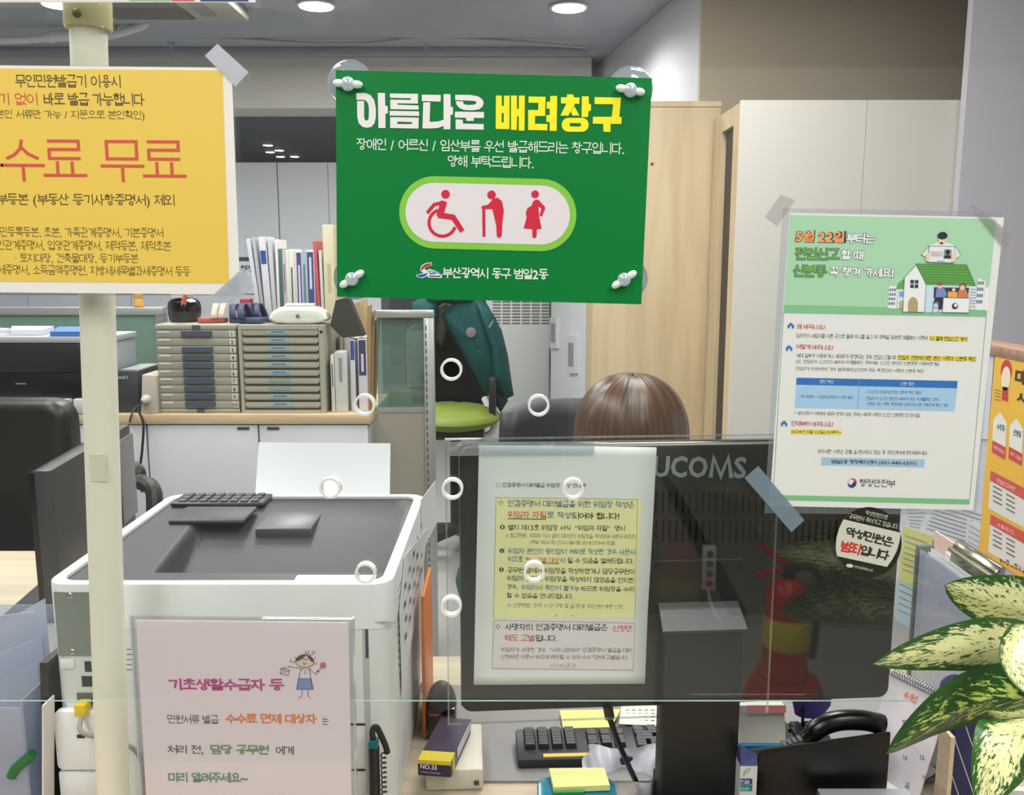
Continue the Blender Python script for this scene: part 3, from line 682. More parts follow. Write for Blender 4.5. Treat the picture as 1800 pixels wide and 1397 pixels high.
r.part('lettering', (84, 84, 40)).text('전입자 전원에 대한 본인 서명과 신분증 확인', *Z4(1090, 340), *Z4(1776, 354), 7.6, .016)
r.part('lettering', GY).text('(단, 전입자가 신고인의 배우자·직계혈족인 경우에는 신고인 본인의 신분증만 지참하면 됨)', *Z4(195, 378), *Z4(1452, 400), 7.6)
r.part('lettering', GY).text('전입자가 미성년자인 경우 법정대리인(친권자 또는 후견인)의 서명과 신분증 확인', *Z4(193, 440), *Z4(1318, 464), 7.6)
r.part('table_header', (48, 112, 186), 0).poly([Z4(200, 518), Z4(1616, 547), Z4(1611, 612), Z4(197, 580)])
r.part('table_body', (162, 202, 232), 0).poly([Z4(197, 580), Z4(1611, 612), Z4(1590, 812), Z4(184, 782)])
r.part('table_rule', (110, 160, 205), 1).line([Z4(752, 530), Z4(734, 796)], .9)
r.part('lettering', (206, 222, 238)).text('본인 확인', *Z4(404, 551), *Z4(524, 555), 6.6, .01)
r.part('lettering', (206, 222, 238)).text('신분 확인', *Z4(1114, 570), *Z4(1234, 574), 6.6, .01)
TB = (70, 92, 116)
r.part('lettering', TB).text('- 현 세대주 + 전입자(전원)의 서명 필요', *Z4(218, 686), *Z4(702, 694), 6.6)
r.part('lettering', TB).text('- 신고인과 전입자(전원) 신분증 확인 필요', *Z4(800, 644), *Z4(1300, 652), 6.6)
r.part('lettering', TB).text('- 전입자가 신고인 본인의 배우자 또는 직계혈족인 경우,', *Z4(790, 700), *Z4(1455, 712), 6.6)
r.part('lettering', TB).text('신분증 제시 생략, 행정정보 공동이용으로 가족관계 확인 가능', *Z4(812, 748), *Z4(1535, 762), 6.6)
r.part('lettering', GY).text('* 세대 모두가 이동하며 세대주 변경이 없는 경우는 세대주 서명과 신고인 신분증만 있으면 돼요', *Z4(180, 828), *Z4(1290, 850), 6.8)
r.part('highlight', (238, 220, 66), 0).poly([Z4(152, 972), Z4(598, 980), Z4(592, 1020), Z4(148, 1012)])
r.part('lettering', (84, 84, 40)).text('2024년 5월 22일(수)부터~', *Z4(152, 994), *Z4(594, 1000), 7.6, .004)
r.part('lettering', GY).text('보자세한 사항은 관할 읍·면사무소 또는 동 주민센터에 문의해주세요', *Z5(385, 64), *Z5(1350, 80), 7.4)
r.part('contact_band', (160, 194, 220), 0).poly([Z5(420, 118), Z5(1328, 136), Z5(1322, 206), Z5(416, 186)])
r.part('lettering', (40, 52, 76)).text('범일2동 행정복지센터 (051-440-6331)', *Z5(505, 158), *Z5(1252, 172), 8.6, .016)
r.part('emblem_ring', (196, 66, 76), 1).circle(*Z5(690, 340), 7.8); r.part('emblem_wave', (42, 64, 118), 2).circle(*Z5(688, 348), 7.4, a0=10, a1=190); r.part('emblem_wave', (226, 230, 228), 3).circle(*Z5(678, 334), 4.8); r.part('emblem_wave', (42, 64, 118), 3).circle(*Z5(706, 352), 3.6)
r.part('lettering', (70, 74, 78)).text('행정안전부', *Z5(752, 340), *Z5(1070, 348), 13.4, .004)
r.done()
tape([(1344, 382), (1372, 342), (1398, 352), (1366, 398)], 'faint clear tape beside the top left corner of the move-in notice', tapeM2)
tape([(1704, 362), (1712, 360), (1780, 412), (1768, 442)], 'faint clear tape over the top right corner of the move-in notice', tapeM2)
tape([(1309, 840), (1333, 819), (1414, 914), (1391, 935)], 'pale tape strip crossing the bottom left corner of the move-in notice', clear((225, 235, 240), .06, rough=.25, haze=.42, hazecol=(150, 172, 186)))
sl = [P(*q, YR) for q in ((1376, 366), (1762, 372), (1716, 905), (1344, 902))]
simple_sheet('plastic_sleeve', 'thin clear plastic sleeve behind the move-in notice', 'sleeve', [p + Vector((0, .0007, 0)) for p in sl], .0002, clear((240, 243, 246), .05, haze=.07))

# ------------------------------------------------------------------ round sticker on the glass
sc = (1527, 953); RX, RY = 58, 62
def circ(a0, a1, n=30): return [(sc[0] + RX * cos(R(a)), sc[1] + RY * sin(R(a))) for a in [a0 + (a1 - a0) * i / n for i in range(n + 1)]]
s = vsheet('round_sticker', 'round black and white slogan sticker on the glass below the move-in notice', 'sticker', (1469, 891), (1585, 907), (1469, 1015), YR, .0003, mat((30, 33, 28), .4), outline=circ(0, 360, 47), body='disc')
s.part('white_band', (206, 208, 196), 0, .4).poly([Z5(612, 662)] + [Z5(575, 740), Z5(550, 830), Z5(545, 920), Z5(556, 985)] + [Z5(995, 1080), Z5(1045, 1010), Z5(1085, 930), Z5(1108, 840), Z5(1116, 780)])
s.part('lettering', (40, 40, 38), 1).text('악성민원은', *Z5(632, 765), *Z5(1055, 868), 17, .045)
s.part('lettering', (206, 50, 44), 1).text('범죄', *Z5(588, 893), *Z5(762, 930), 20, .05)
s.part('lettering', (40, 40, 38), 1).text('입니다', *Z5(762, 928), *Z5(1015, 985), 18, .045)
s.part('lettering', (200, 204, 190), 0).text('악성민원으로', *Z5(806, 600), *Z5(1004, 648), 8, .01)
s.part('lettering', (200, 204, 190), 0).text('공무원이 죽어가고 있습니다.', *Z5(662, 632), *Z5(1096, 728), 9, .01)
s.part('emblem', (206, 208, 196), 0).circle(*Z5(668, 1070), 6.5, ry=3.4); s.part('lettering', (206, 208, 196), 0).text('전국공무원노조', *Z5(708, 1078), *Z5(872, 1112), 4.6, .01)
s.done()
# ================================================================== COUNTER AND WHAT STANDS ON IT
DZ = 0.735
dk = thing('service_counter', 'pale wooden service counter desk under the glass screen', 'counter', (0, 1.0, 0))
MB().box(-1.3, .52, DZ - .03, 1.3, 1.46, DZ).build('worktop', wood((176, 162, 138), (194, 180, 156), 5), dk, bevel=.002)
MB().box(-1.28, .56, .0, 1.28, .585, DZ - .03).build('front_panel', mat((205, 200, 190), .5, noise=.04), dk)
for x in (-1.28, 1.25): MB().box(x, .586, 0, x + .03, 1.42, DZ - .03).build('side_panel', mat((205, 200, 190), .5, noise=.04), dk)

def pbox(px0, px1, py, z0, h, depth):
    a = PZ(px0, py, z0); b = PZ(px1, py, z0); return (a.x, a.y, z0, b.x, a.y + depth, z0 + h)

# ------------------------------------------------------------------ cream pole with its collar
pt = P(140, -420, .93); pb = P(198, 1360, .93); d = (pb - pt).normalized()
foot = pt + d * ((DZ + .0005 - pt.z) / d.z); topp = pt
po = thing('support_pole', 'cream metal pole with a yellowed plastic collar behind the yellow poster', 'pole', foot)
creamM = mat((230, 226, 208), .38, noise=.05, scale=9)
MB().tube([topp + (foot - topp) * k / 6 for k in range(7)], .0174, 32).build('tube', creamM, po, smooth=True)
MB().tube([foot, foot - d * .012], .032, 32).build('foot_plate', creamM, po, smooth=True)
cA = pt + d * ((P(148, 52, .93).z - pt.z) / d.z); cB = pt + d * ((P(148, -90, .93).z - pt.z) / d.z)
col = MB().tube([cA, cA - d * .002, cA + (cB - cA) * .5, cB], [.0216, .0224, .0224, .0222], 32).build('collar', mat((204, 192, 142), .5, noise=.1, scale=30), po, smooth=True)
sp = P(135, 23, .93 - .0225)
M = Matrix.Translation(sp) @ Matrix.Rotation(pi / 2, 4, 'X')
MB().lathe([(.0042, 0), (.0042, .0008), (.003, .0018), (.001, .002)], 16, M).build('screw', mat((120, 104, 72), .4, .6, noise=.1), po, smooth=True)
for a, b_ in ((115, 46), (180, 48), (176, 8)):
    q = P(a, b_, .93 - .017); MB().ball(q, .0011, .0011, .0011, 8, 6).build('rivet', mat((235, 228, 200), .3), po, smooth=True)
ap = P(172, 822, .93 - .0178)
MB().box(ap.x - .008, ap.y - .0003, ap.z - .0145, ap.x + .008, ap.y + .0008, ap.z + .0145).build('tape_patch', mat((214, 212, 192), .3), po)

# ------------------------------------------------------------------ laser printer seen from behind
X0, X1, Y0, Y1, ZT = -.549, -.142, 1.0, 1.40, 1.04
pr = thing('laser_printer', 'big white laser printer with a dark grey top tray behind the glass', 'printer', ((X0 + X1) / 2, (Y0 + Y1) / 2, DZ))
pw = mat((216, 221, 219), .4, noise=.02); pw2 = mat((226, 229, 229), .35, noise=.02); dkM = mat((42, 43, 48), .5, noise=.12, scale=300, bump=.05)
darkM = mat((34, 35, 37), .5, noise=.05)
MB().prism(rrect(X0, Y0, X1, Y1, .024), DZ + .012, ZT - .055).build('body', pw, pr, smooth=True, angle=40)
for fx in (X0 + .04, X1 - .04):
    for fy in (Y0 + .05, Y1 - .05): MB().lathe([(.014, 0), (.014, .012)], 12, Matrix.Translation((fx, fy, DZ + .0003))).build('foot', darkM, pr)
o_ = rrect(X0 - .001, Y0 - .001, X1 + .001, Y1 + .001, .025); i_ = rrect(X0 + .013, Y0 + .013, X1 - .013, Y1 - .013, .018); n = len(o_)
mb = MB(); vs = [(p[0], p[1], ZT - .055) for p in o_] + [(p[0], p[1], ZT - .003) for p in o_] + [(p[0] * .997 + .003 * (X0 + X1) / 2, p[1] * .997 + .003 * (Y0 + Y1) / 2, ZT) for p in o_] + [(p[0], p[1], ZT) for p in i_] + [(p[0], p[1], ZT - .055) for p in i_]
fs = []
for k in range(n):
    q = (k + 1) % n
    for L in range(4): fs.append((L * n + k, L * n + q, (L + 1) * n + q, (L + 1) * n + k))
    fs.append((4 * n + k, 4 * n + q, q, k))
mb.add(vs, fs).build('top_frame', pw2, pr, smooth=True, fixn=True)
# dark top with the sloping output tray
ax0, ax1, ay0, ay1 = X0 + .012, X1 - .012, Y0 + .012, Y1 - .012
tA = PZ(268, 1000, ZT); tB = PZ(355, 893, ZT); tC = PZ(700, 880, ZT); tD = PZ(650, 1000, ZT)
def topz(u, v):
    x = ax0 + (ax1 - ax0) * u; y = ay0 + (ay1 - ay0) * v; z = ZT - .004
    if tA.y < y < ay1 - .03:
        k = (y - tA.y) / (ay1 - .03 - tA.y); xl = tA.x + (tB.x - tA.x) * min(1, k * 1.25); xr = tD.x + .03
        if xl < x < xr:
            e = min(1, (x - xl) / .02, (xr - x) / .02, (y - tA.y) / .008); e = e * e * (3 - 2 * e); z -= .05 * (1 - k) ** 1.2 * e
    return (x, y, z)
MB().grid(topz, 140, 140).build('top_tray', dkM, pr, smooth=True, angle=50)
q0 = PZ(447, 920, ZT); q1 = PZ(570, 888, ZT)
fl = MB().box(q0.x, q0.y, ZT - .0245, q1.x, q1.y + .012, ZT - .0075).build('paper_stop', mat((74, 76, 82), .4, noise=.1, scale=200), pr, bevel=.003)
kp = MB().box(*[X0 + .02, Y1 - .062, ZT - .004], X0 + .165, Y1 - .004, ZT + .003).build('control_panel', mat((30, 31, 34), .4), pr, bevel=.004)
for r_ in range(3):
    for c_ in range(8):
        x = X0 + .030 + c_ * .016; y = Y1 - .055 + r_ * .017
        MB().box(x, y, ZT + .0028, x + .0125, y + .012, ZT + .0055).build('key', mat((26, 27, 30), .35), kp, bevel=.0012, seg=1)
MB().box(X0 + .05, Y1 - .15, ZT - .0045, X0 + .16, Y1 - .075, ZT + .002).build('card_slot_cover', mat((38, 39, 42), .5, noise=.1, scale=200), pr, bevel=.004)
def onB(px, py): return P(px, py, Y0)
def bk(name, x0, y0, x1, y1, out, m, parent=pr, bev=0.0, depth=.004):
    a = onB(x0, y1); b = onB(x1, y0)
    return MB().box(a.x, Y0 - out, a.z, b.x, Y0 + depth, b.z).build(name, m, parent, bevel=bev)
plM = mat((138, 146, 142), .4, .35, noise=.06)
a = onB(104, 1150); b = onB(160, 1040)
mp = bk('metal_plate', 104, 1040, 160, 1152, .0012, plM)
for sx, sy in ((124, 1046), (128, 1145)):
    q = onB(sx, sy); M = Matrix.Translation((q.x, Y0 - .001, q.z)) @ Matrix.Rotation(pi / 2, 4, 'X')
    MB().lathe([(.0042, 0), (.0042, .0012), (.003, .0022), (.0012, .0024)], 14, M).build('screw', mat((170, 172, 170), .3, .9), mp, smooth=True)
bk('blank_cover', 108, 1158, 131, 1174, .002, pw2, bev=.0006)
bk('usb_port', 150, 1162, 160, 1180, .0008, darkM); bk('usb_port', 145, 1188, 163, 1206, .0008, darkM)
jk = bk('network_socket', 137, 1217, 169, 1238, .001, mat((92, 96, 88), .4))
q = onB(153, 1236)
MB().box(q.x - .007, Y0 - .018, q.z - .008, q.x + .006, Y0 - .001, q.z + .007).build('network_plug', mat((226, 196, 46), .4, noise=.04), jk, bevel=.0012)
MB().tube(spline([(q.x, Y0 - .014, q.z - .006), (q.x + .006, Y0 - .03, q.z - .02), (q.x + .03, Y0 - .02, q.z - .035), (q.x + .06, Y0 - .008, q.z - .06), (q.x + .065, Y0 - .006, DZ + .03)], 6), .0026, 8).build('network_cable', mat((150, 146, 138), .5), jk, smooth=True)
a = onB(108, 1346); b = onB(176, 1243)
lc = MB().prism(rrect(a.x, a.z, b.x, b.z, .008), 0, .012, Matrix(((1, 0, 0, 0), (0, 0, -1, Y0 + .002), (0, 1, 0, 0), (0, 0, 0, 1)))).build('memory_cover', pw2, pr, fixn=True, bevel=.002)
qa = onB(143, 1289); qb = onB(156, 1283)
MB().box(qa.x, Y0 - .0106, qa.z, qb.x, Y0 - .009, qb.z).build('lock_slot', darkM, lc)
bk('lower_cover', 112, 1350, 178, 1392, .009, pw2, bev=.002); bk('power_inlet', 124, 1392, 160, 1420, .002, darkM)
for i in range(6):
    bk('vent_slit', 217.5, 1041 + i * 6, 222.5, 1044.4 + i * 6, .0006, darkM)
for i in range(5): bk('printed_mark', 223, 1140 + i * 9, 233, 1141.6 + i * 9, .0003, mat((110, 112, 112), .5))
bk('panel_seam', 644.4, 1030, 645.6, 1395, .0002, mat((176, 180, 178), .6)); bk('panel_seam', 643, 1096, 646.5, 1156, .0005, darkM)
bk('panel_seam', 616, 1094, 643, 1096, .0004, mat((110, 114, 114), .6)); bk('panel_seam', 646, 1092.6, 694, 1094.4, .0003, mat((150, 154, 152), .6))
bk('tray_slot', 612, 1271, 642, 1274.5, .0006, darkM); bk('tray_slot', 612, 1351, 642, 1354.5, .0006, darkM)
sgn = PZ(512, 1022, ZT); sg2 = PZ(662, 1006, ZT)
wl = MB().box(sgn.x, sgn.y, ZT - .0042, sg2.x, sg2.y, ZT - .0032).build('warning_label', mat((224, 228, 230), .4), pr)
for i in range(3):
    MB().box(sgn.x + .006, sgn.y + .002 + i * .004, ZT - .0033, sg2.x - .03, sgn.y + .0035 + i * .004, ZT - .0030).build('label_print', mat((150, 154, 158), .5), wl)
for i in range(11):
    z = .905 + i * .0105; ln = .08 - abs(i - 4) * .004
    MB().box(X1 - .001, Y0 + .05, z, X1 + .0012, Y0 + .05 + ln, z + .004).build('vent_slit', mat((168, 172, 172), .5), pr)
MB().box(X1 - .001, Y0 + .19, DZ + .03, X1 + .0008, Y0 + .192, ZT - .03).build('panel_seam', mat((110, 114, 114), .6), pr)
MB().box((X0 + X1) / 2 - .14, Y1 - .001, .80, (X0 + X1) / 2 + .14, Y1 + .06, .812).build('rear_tray', darkM, pr)
# papers
a = PZ(432, 866, ZT + .001); 
tl, tr_, br, bl = P(455, 777, 1.475), P(686, 779, 1.475), P(680, 868, 1.43), P(428, 866, 1.43)
dn = (bl - tl); dn2 = (br - tr_)
k = (tl.z - .8135) / (tl.z - bl.z); bl2 = Vector((bl.x, 1.412, .8135)); br2 = Vector((br.x, 1.412, .8135))
simple_sheet('paper_stack', 'clean white paper standing upright behind the laser printer', 'paper', [bl2, br2, tr_, tl], .003, mat((248, 249, 254), .6))
# handwritten notes taped to the printer's right side
def onS(px, py): return PX(px, py, X1 + .0015)
nt1 = [onS(*q) for q in ((712, 1010), (735, 955), (752, 1000), (726, 1132))]
A4m = mat((212, 216, 218), .6)
nt = thing('handwritten_note', 'white note with black handwriting taped to the side of the laser printer', 'note', (X1 + .003, 1.2, .90))
n0 = Vector((X1 + .002, 1.09, .93)); 
MB().slab([(X1 + .003, 1.06, .868), (X1 + .004, 1.30, .93), (X1 + .012, 1.335, 1.005), (X1 + .003, 1.115, 1.035), (X1 + .003, 1.05, .985)], .0006, Vector((1, 0, 0))).build('sheet', A4m, nt, fixn=True)
for i in range(5):
    yy = 1.09 + i * .045
    wr = MB()
    for j in range(4): wr.box(X1 + .0045 + i * .0006, yy + (j % 2) * .008, .93 + j * .022 + i * .006, X1 + .0049 + i * .0006, yy + .012 + (j % 2) * .006, .937 + j * .022 + i * .006)
    wr.build('handwriting', mat((40, 42, 46), .6), nt, kind='stuff')
simple_sheet('blank_note', 'smaller white note taped behind the handwritten note on the printer', 'note', [(X1 + .002, 1.335, .965), (X1 + .02, 1.42, .99), (X1 + .018, 1.41, 1.06), (X1 + .002, 1.33, 1.05)], .0006, A4m, n=Vector((1, 0, 0)))
# orange folder between printer and desk mat
o1 = X1 + .014
MB().box(o1, 1.19, DZ + .0005, o1 + .005, 1.31, DZ + .215).build('orange_folder', mat((222, 120, 34), .4, noise=.1, scale=12), None, label='thin orange folder standing beside the laser printer', cat='folder', bevel=.001)
# pen on a coiled cord
pa = P(657, 1312, .975); pn = thing('corded_pen', 'teal and black pen with a coiled cord in front of the laser printer', 'pen', (pa.x, .975, DZ + .03))
MB().tube([(pa.x, .975, DZ + .03), (pa.x, .975, pa.z)], .0066, 16).build('holder', mat((26, 27, 30), .4), pn, smooth=True)
pb2 = P(656, 1308, .975)
MB().tube([(pa.x, .975, DZ + .0005), (pa.x, .975, DZ + .03)], [.022, .007], 20).build('base', mat((26, 27, 30), .4), pn, smooth=True)
MB().box(pa.x - .0055, .969, pa.z, pa.x + .0055, .981, P(656, 1304, .975).z + .004).build('grip', mat((0, 104, 104), .3), pn, bevel=.001)
zt = P(656, 1304, .975).z
MB().tube(spline([(pa.x, .975, zt), (pa.x - .001, .973, zt + .014), (pa.x + .004, .973, zt + .02), (pa.x + .013, .975, zt - .002), (pa.x + .016, .975, zt - .014)], 5), .0036, 8).build('clip', mat((26, 27, 30), .4), pn, smooth=True)
co = []
for i in range(14 * 10):
    a = 2 * pi * i / 10; co.append((pa.x + .0115 + .003 * cos(a), .972 + .003 * sin(a), zt - .012 - i * .00062))
MB().tube(co, .0009, 5).build('coiled_cord', mat((24, 25, 28), .4), pn, smooth=True)

# ------------------------------------------------------------------ pink notice in its acrylic stand
YK = .828
def Z0(x, y): return (x / 2.811, 900 + y / 2.811)
pk = vsheet('pink_notice', 'pale pink notice with a drawn girl in a clear acrylic stand on the counter', 'notice', (239, 1090), (607, 1094), (246, 1397), YK, .0008, mat((232, 222, 225), .4, noise=.02), size=(.2075, .295))
kb = pk.O + pk.vd * pk.h; 
MB().slab([pk.at(-.004, -.004, .0022), pk.at(pk.w + .004, -.004, .0022), pk.at(pk.w + .004, pk.h + .003, .0022), pk.at(-.004, pk.h + .003, .0022)], .0012, pk.n).build('acrylic_front', clear((250, 250, 250), .04), pk.root, fixn=True)
MB().slab([pk.at(-.004, -.004, -.001), pk.at(pk.w + .004, -.004, -.001), pk.at(pk.w + .004, pk.h + .003, -.001), pk.at(-.004, pk.h + .003, -.001)], .0015, pk.n).build('acrylic_back', clear((246, 247, 247), .04), pk.root, fixn=True)
em = clear((232, 236, 236), .12, rough=.1, haze=.25)
MB().slab([pk.at(-.0055, -.005, .0024), pk.at(-.004, -.005, .0024), pk.at(-.004, pk.h + .003, .0024), pk.at(-.0055, pk.h + .003, .0024)], .005, pk.n).build('acrylic_edge', em, pk.root, fixn=True)
MB().slab([pk.at(pk.w + .004, -.005, .0024), pk.at(pk.w + .0055, -.005, .0024), pk.at(pk.w + .0055, pk.h + .003, .0024), pk.at(pk.w + .004, pk.h + .003, .0024)], .005, pk.n).build('acrylic_edge', em, pk.root, fixn=True)
bz = pk.at(0, pk.h + .003, 0).z
MB().box(pk.at(0, 0, 0).x, YK - .05, min(bz, DZ + .02) if bz > DZ + .004 else DZ + .0005, pk.at(pk.w, 0, 0).x, YK + .03, max(bz, DZ + .004)).build('acrylic_foot', clear((240, 244, 244), .05, haze=.1), pk.root)
if bz > DZ + .006: MB().box(pk.at(0, 0, 0).x, YK - .05, DZ + .0005, pk.at(pk.w, 0, 0).x, YK + .03, min(bz, DZ + .02)).build('foot_block', clear((240, 244, 244), .05, haze=.1), pk.root)
pk.part('lettering', (186, 66, 134), 1).text('기초생활수급자 등', *Z0(833, 850), *Z0(1405, 852), 21, .03)
GK = (74, 66, 72)
pk.part('lettering', GK, 1).text('민원서류 발급', *Z0(828, 1021), *Z0(1082, 1023), 15.5, 0)
pk.part('lettering', (232, 126, 62), 1).text('수수료 면제 대상자', *Z0(1113, 1018), *Z0(1565, 1020), 17.5, .03)
pk.part('lettering', GK, 1).text('는', *Z0(1592, 1030), *Z0(1625, 1030), 14, 0)
pk.part('lettering', GK, 1).text('처리 전,', *Z0(828, 1172), *Z0(1005, 1175), 17, .008)
pk.part('lettering', (104, 150, 104), 1).text('담당 공무원', *Z0(1040, 1171), *Z0(1328, 1173), 17, .03)
pk.part('lettering', GK, 1).text('에게', *Z0(1363, 1175), *Z0(1452, 1176), 15.5, .008)
pk.part('lettering', (74, 136, 116), 1).text('미리 알려주세요~', *Z0(832, 1308), *Z0(1225, 1311), 18, .026)
def ZG(x, y): return (480 + x / 12.7, 1130 + y / 12.7)
LN = (78, 72, 74)
pk.part('drawn_blouse', (222, 222, 226), 1).poly([ZG(*q) for q in ((625, 540), (810, 540), (845, 790), (575, 790))])
pk.part('drawn_skirt', (150, 172, 214), 1).poly([ZG(*q) for q in ((570, 790), (850, 790), (895, 1030), (528, 1030))])
w = pk.part('drawn_pleats', (66, 84, 140), 2)
for i in range(7): w.line([ZG(585 + i * 42, 795), ZG(560 + i * 52, 1028)], .8)
w.line([ZG(570, 790), ZG(850, 790), ZG(895, 1025), ZG(528, 1025), ZG(570, 790)], 1.1)
pk.part('drawn_face', (232, 208, 186), 1).circle(*ZG(710, 400), 16.4, ry=10.6)
pk.part('drawn_hair', (92, 72, 64), 2).poly([ZG(*q) for q in ((500, 410), (510, 340), (580, 275), (670, 250), (740, 250), (720, 290), (650, 350), (570, 395))])
pk.part('drawn_hair', (92, 72, 64), 2).poly([ZG(*q) for q in ((740, 250), (810, 265), (880, 320), (920, 400), (918, 440), (850, 400), (790, 340))])
w = pk.part('drawn_outline', LN, 3)
for l in ([(500, 410), (540, 480), (620, 525), (720, 538), (820, 525), (890, 480), (920, 445)], [(500, 408), (420, 420), (380, 390), (400, 350)], [(735, 250), (725, 160)], [(740, 250), (800, 215), (795, 180), (770, 195)], [(820, 260), (900, 235), (935, 190), (900, 175), (870, 205)], [(510, 330), (475, 295)], [(905, 350), (965, 300)], [(915, 450), (965, 460), (970, 425)],
          [(625, 545), (500, 545), (370, 515), (345, 500)], [(370, 515), (330, 550)], [(810, 560), (890, 640), (970, 680)], [(970, 680), (965, 720)], [(985, 650), (1080, 540)], [(625, 545), (580, 790)], [(808, 545), (845, 790)], [(655, 1035), (645, 1180), (575, 1225)], [(778, 1035), (785, 1185), (855, 1222)], [(715, 600), (715, 690)], [(630, 595), (700, 555)], [(735, 555), (800, 595)], [(675, 410), (690, 470), (715, 470), (750, 420)],
          [(180, 550), (370, 605), (340, 710), (160, 685), (180, 550)], [(180, 550), (260, 640), (370, 605)], [(240, 640), (160, 685)], [(240, 520), (265, 570), (300, 520)]):
    w.line([ZG(*q) for q in l], .85)
w.circle(*ZG(692, 358), 1.1, 8, ry=1.6); w.circle(*ZG(748, 360), 1.1, 8, ry=1.6)
fl = pk.part('drawn_flower', (190, 110, 112), 3)
for a in range(5): fl.circle(*ZG(1118 + 42 * cos(2 * pi * a / 5), 490 + 42 * sin(2 * pi * a / 5)), 2.7, 10)
pk.part('drawn_leaf', (60, 66, 62), 3).poly([ZG(*q) for q in ((980, 660), (985, 580), (1005, 620), (1045, 630))])
pk.done()

# ------------------------------------------------------------------ monitor with its back to the counter
YW = R(4.0); MU = Vector((cos(YW), sin(YW), 0)); MN = Vector((sin(YW), -cos(YW), 0)); MO = P(1200, 1016, 1.045)
Mm = Matrix((MU, Vector((0, 0, 1)), MN)).transposed().to_4x4(); Mm.translation = MO
def inM(*p): return Mm @ Vector(p)
mo = thing('computer_monitor', 'black computer monitor seen from the back behind the glass', 'monitor', (MO.x, MO.y, DZ), YW)
bkM = mat((23, 25, 24), .45, noise=.06, scale=60)
def mbx(name, x0, y0, z0, x1, y1, z1, m, parent=mo, bev=0.0, **k): return MB().box(x0, y0, z0, x1, y1, z1, Mm).build(name, m, parent, bevel=bev, **k)
HWm, HHm = .272, .167
mbx('screen', -HWm, -HHm, -.032, HWm, HHm, -.014, mat((10, 10, 11), .15), bev=.003)
MB().prism(rrect(-HWm, -HHm, HWm, HHm, .014), -.015, 0.0, Mm).build('back_cover', bkM, mo, bevel=.004)
sl = MB()
for r_, (ya, yb) in enumerate(((863, 903), (913, 953))):
    for i in range(34):
        px = 1142 + i * 11.7
        if r_ == 0 and px > 1500: continue
        d = ray(px, (ya + yb) / 2); t = (MO - CP).dot(MN) / d.dot(MN); c = Mm.inverted() @ (CP + d * t)
        sl.box(c.x - .0012, c.y - .0135, -.0006, c.x + .0012, c.y + .0135, .0006, Mm)
sl.build('vent_slots', mat((3, 3, 3), .8, spec=.1), mo, kind='stuff')
# stand
def onMon(px, py, k=0.0):
    d = ray(px, py); o = MO + MN * k; return Mm.inverted() @ (CP + d * ((o - CP).dot(MN) / d.dot(MN)))
n0_, n1_ = onMon(1166, 1240, .034), onMon(1301, 1240, .034); nt_ = onMon(1240, 1108, .034).y; nb_ = onMon(1240, 1067, .006).y
fl_ = -(MO.z - DZ) + .012
MB().add([(n0_.x, fl_, .0), (n1_.x, fl_, .0), (n1_.x, fl_, .034), (n0_.x, fl_, .034), (n0_.x, nb_, .0), (n1_.x, nb_, .0), (n1_.x, nt_, .034), (n0_.x, nt_, .034)],
         [(0, 3, 2, 1), (4, 7, 6, 5), (0, 1, 5, 4), (2, 3, 7, 6), (1, 2, 6, 5), (0, 4, 7, 3)], Mm).build('stand_column', mat((22, 22, 22), .5), mo, fixn=True, bevel=.0015)
MB().add([(n0_.x - .004, nt_ - .002, .037), (n1_.x + .004, nt_ - .002, .037), (n1_.x + .002, nb_ + .002, .002), (n0_.x - .002, nb_ + .002, .002), (n0_.x - .004, nt_ + .002, .038), (n1_.x + .004, nt_ + .002, .038), (n1_.x + .002, nb_ + .006, .003), (n0_.x - .002, nb_ + .006, .003)],
         [(0, 3, 2, 1), (4, 5, 6, 7), (0, 1, 5, 4), (1, 2, 6, 5), (2, 3, 7, 6), (3, 0, 4, 7)], Mm).build('neck_cover', mat((36, 38, 41), .4), mo, fixn=True)
v0_, v1_ = onMon(1148, 986), onMon(1303, 984)
MB().box(v0_.x, v0_.y - .0008, -.0005, v1_.x, v0_.y + .0008, .0009, Mm).build('mount_seam', mat((70, 74, 72), .4), mo)
for sx_ in (1156, 1296):
    c_ = onMon(sx_, 995); MB().lathe([(.0042, 0), (.0042, .0008), (.002, .0012)], 14, Mm @ Matrix.Translation((c_.x, c_.y, 0))).build('mount_screw', mat((40, 41, 42), .3, .6), mo, smooth=True)
bc = Mm @ Vector((.024, 0, .0)); 
MB().lathe([(.083, 0), (.085, .003), (.08, .010), (.05, .012)], 40, Matrix.Translation((bc.x, bc.y - .035, DZ + .0005))).build('stand_base', mat((18, 18, 19), .35), mo, smooth=True)
hk = PZ(1163, 1378, DZ + .012)
MB().lathe([(.011, 0), (.0115, .002), (.0115, .018), (.0095, .02)], 20, Matrix.Translation(hk)).build('cable_hook', mat((16, 16, 17), .3), mo, smooth=True)
# power lead
pl = [inM(-.063, -HHm + .012, .002), inM(-.063, -HHm - .004, .006)]
q1 = P(1072, 1262, 1.035); q2 = P(1085, 1300, 1.04); q3 = P(1107, 1350, 1.05); q4 = P(1130, 1397, 1.06); q5 = PZ(1150, 1440, DZ + .006)
MB().tube([P(1068, 1240, 1.035), q1], .0062, 12).build('power_plug', mat((14, 14, 14), .4), mo, smooth=True)
MB().tube(spline([q1, q2, q3, q4, (q5.x, q5.y, DZ + .016)], 6), .0036, 8).build('power_lead', mat((14, 14, 14), .35), mo, smooth=True)
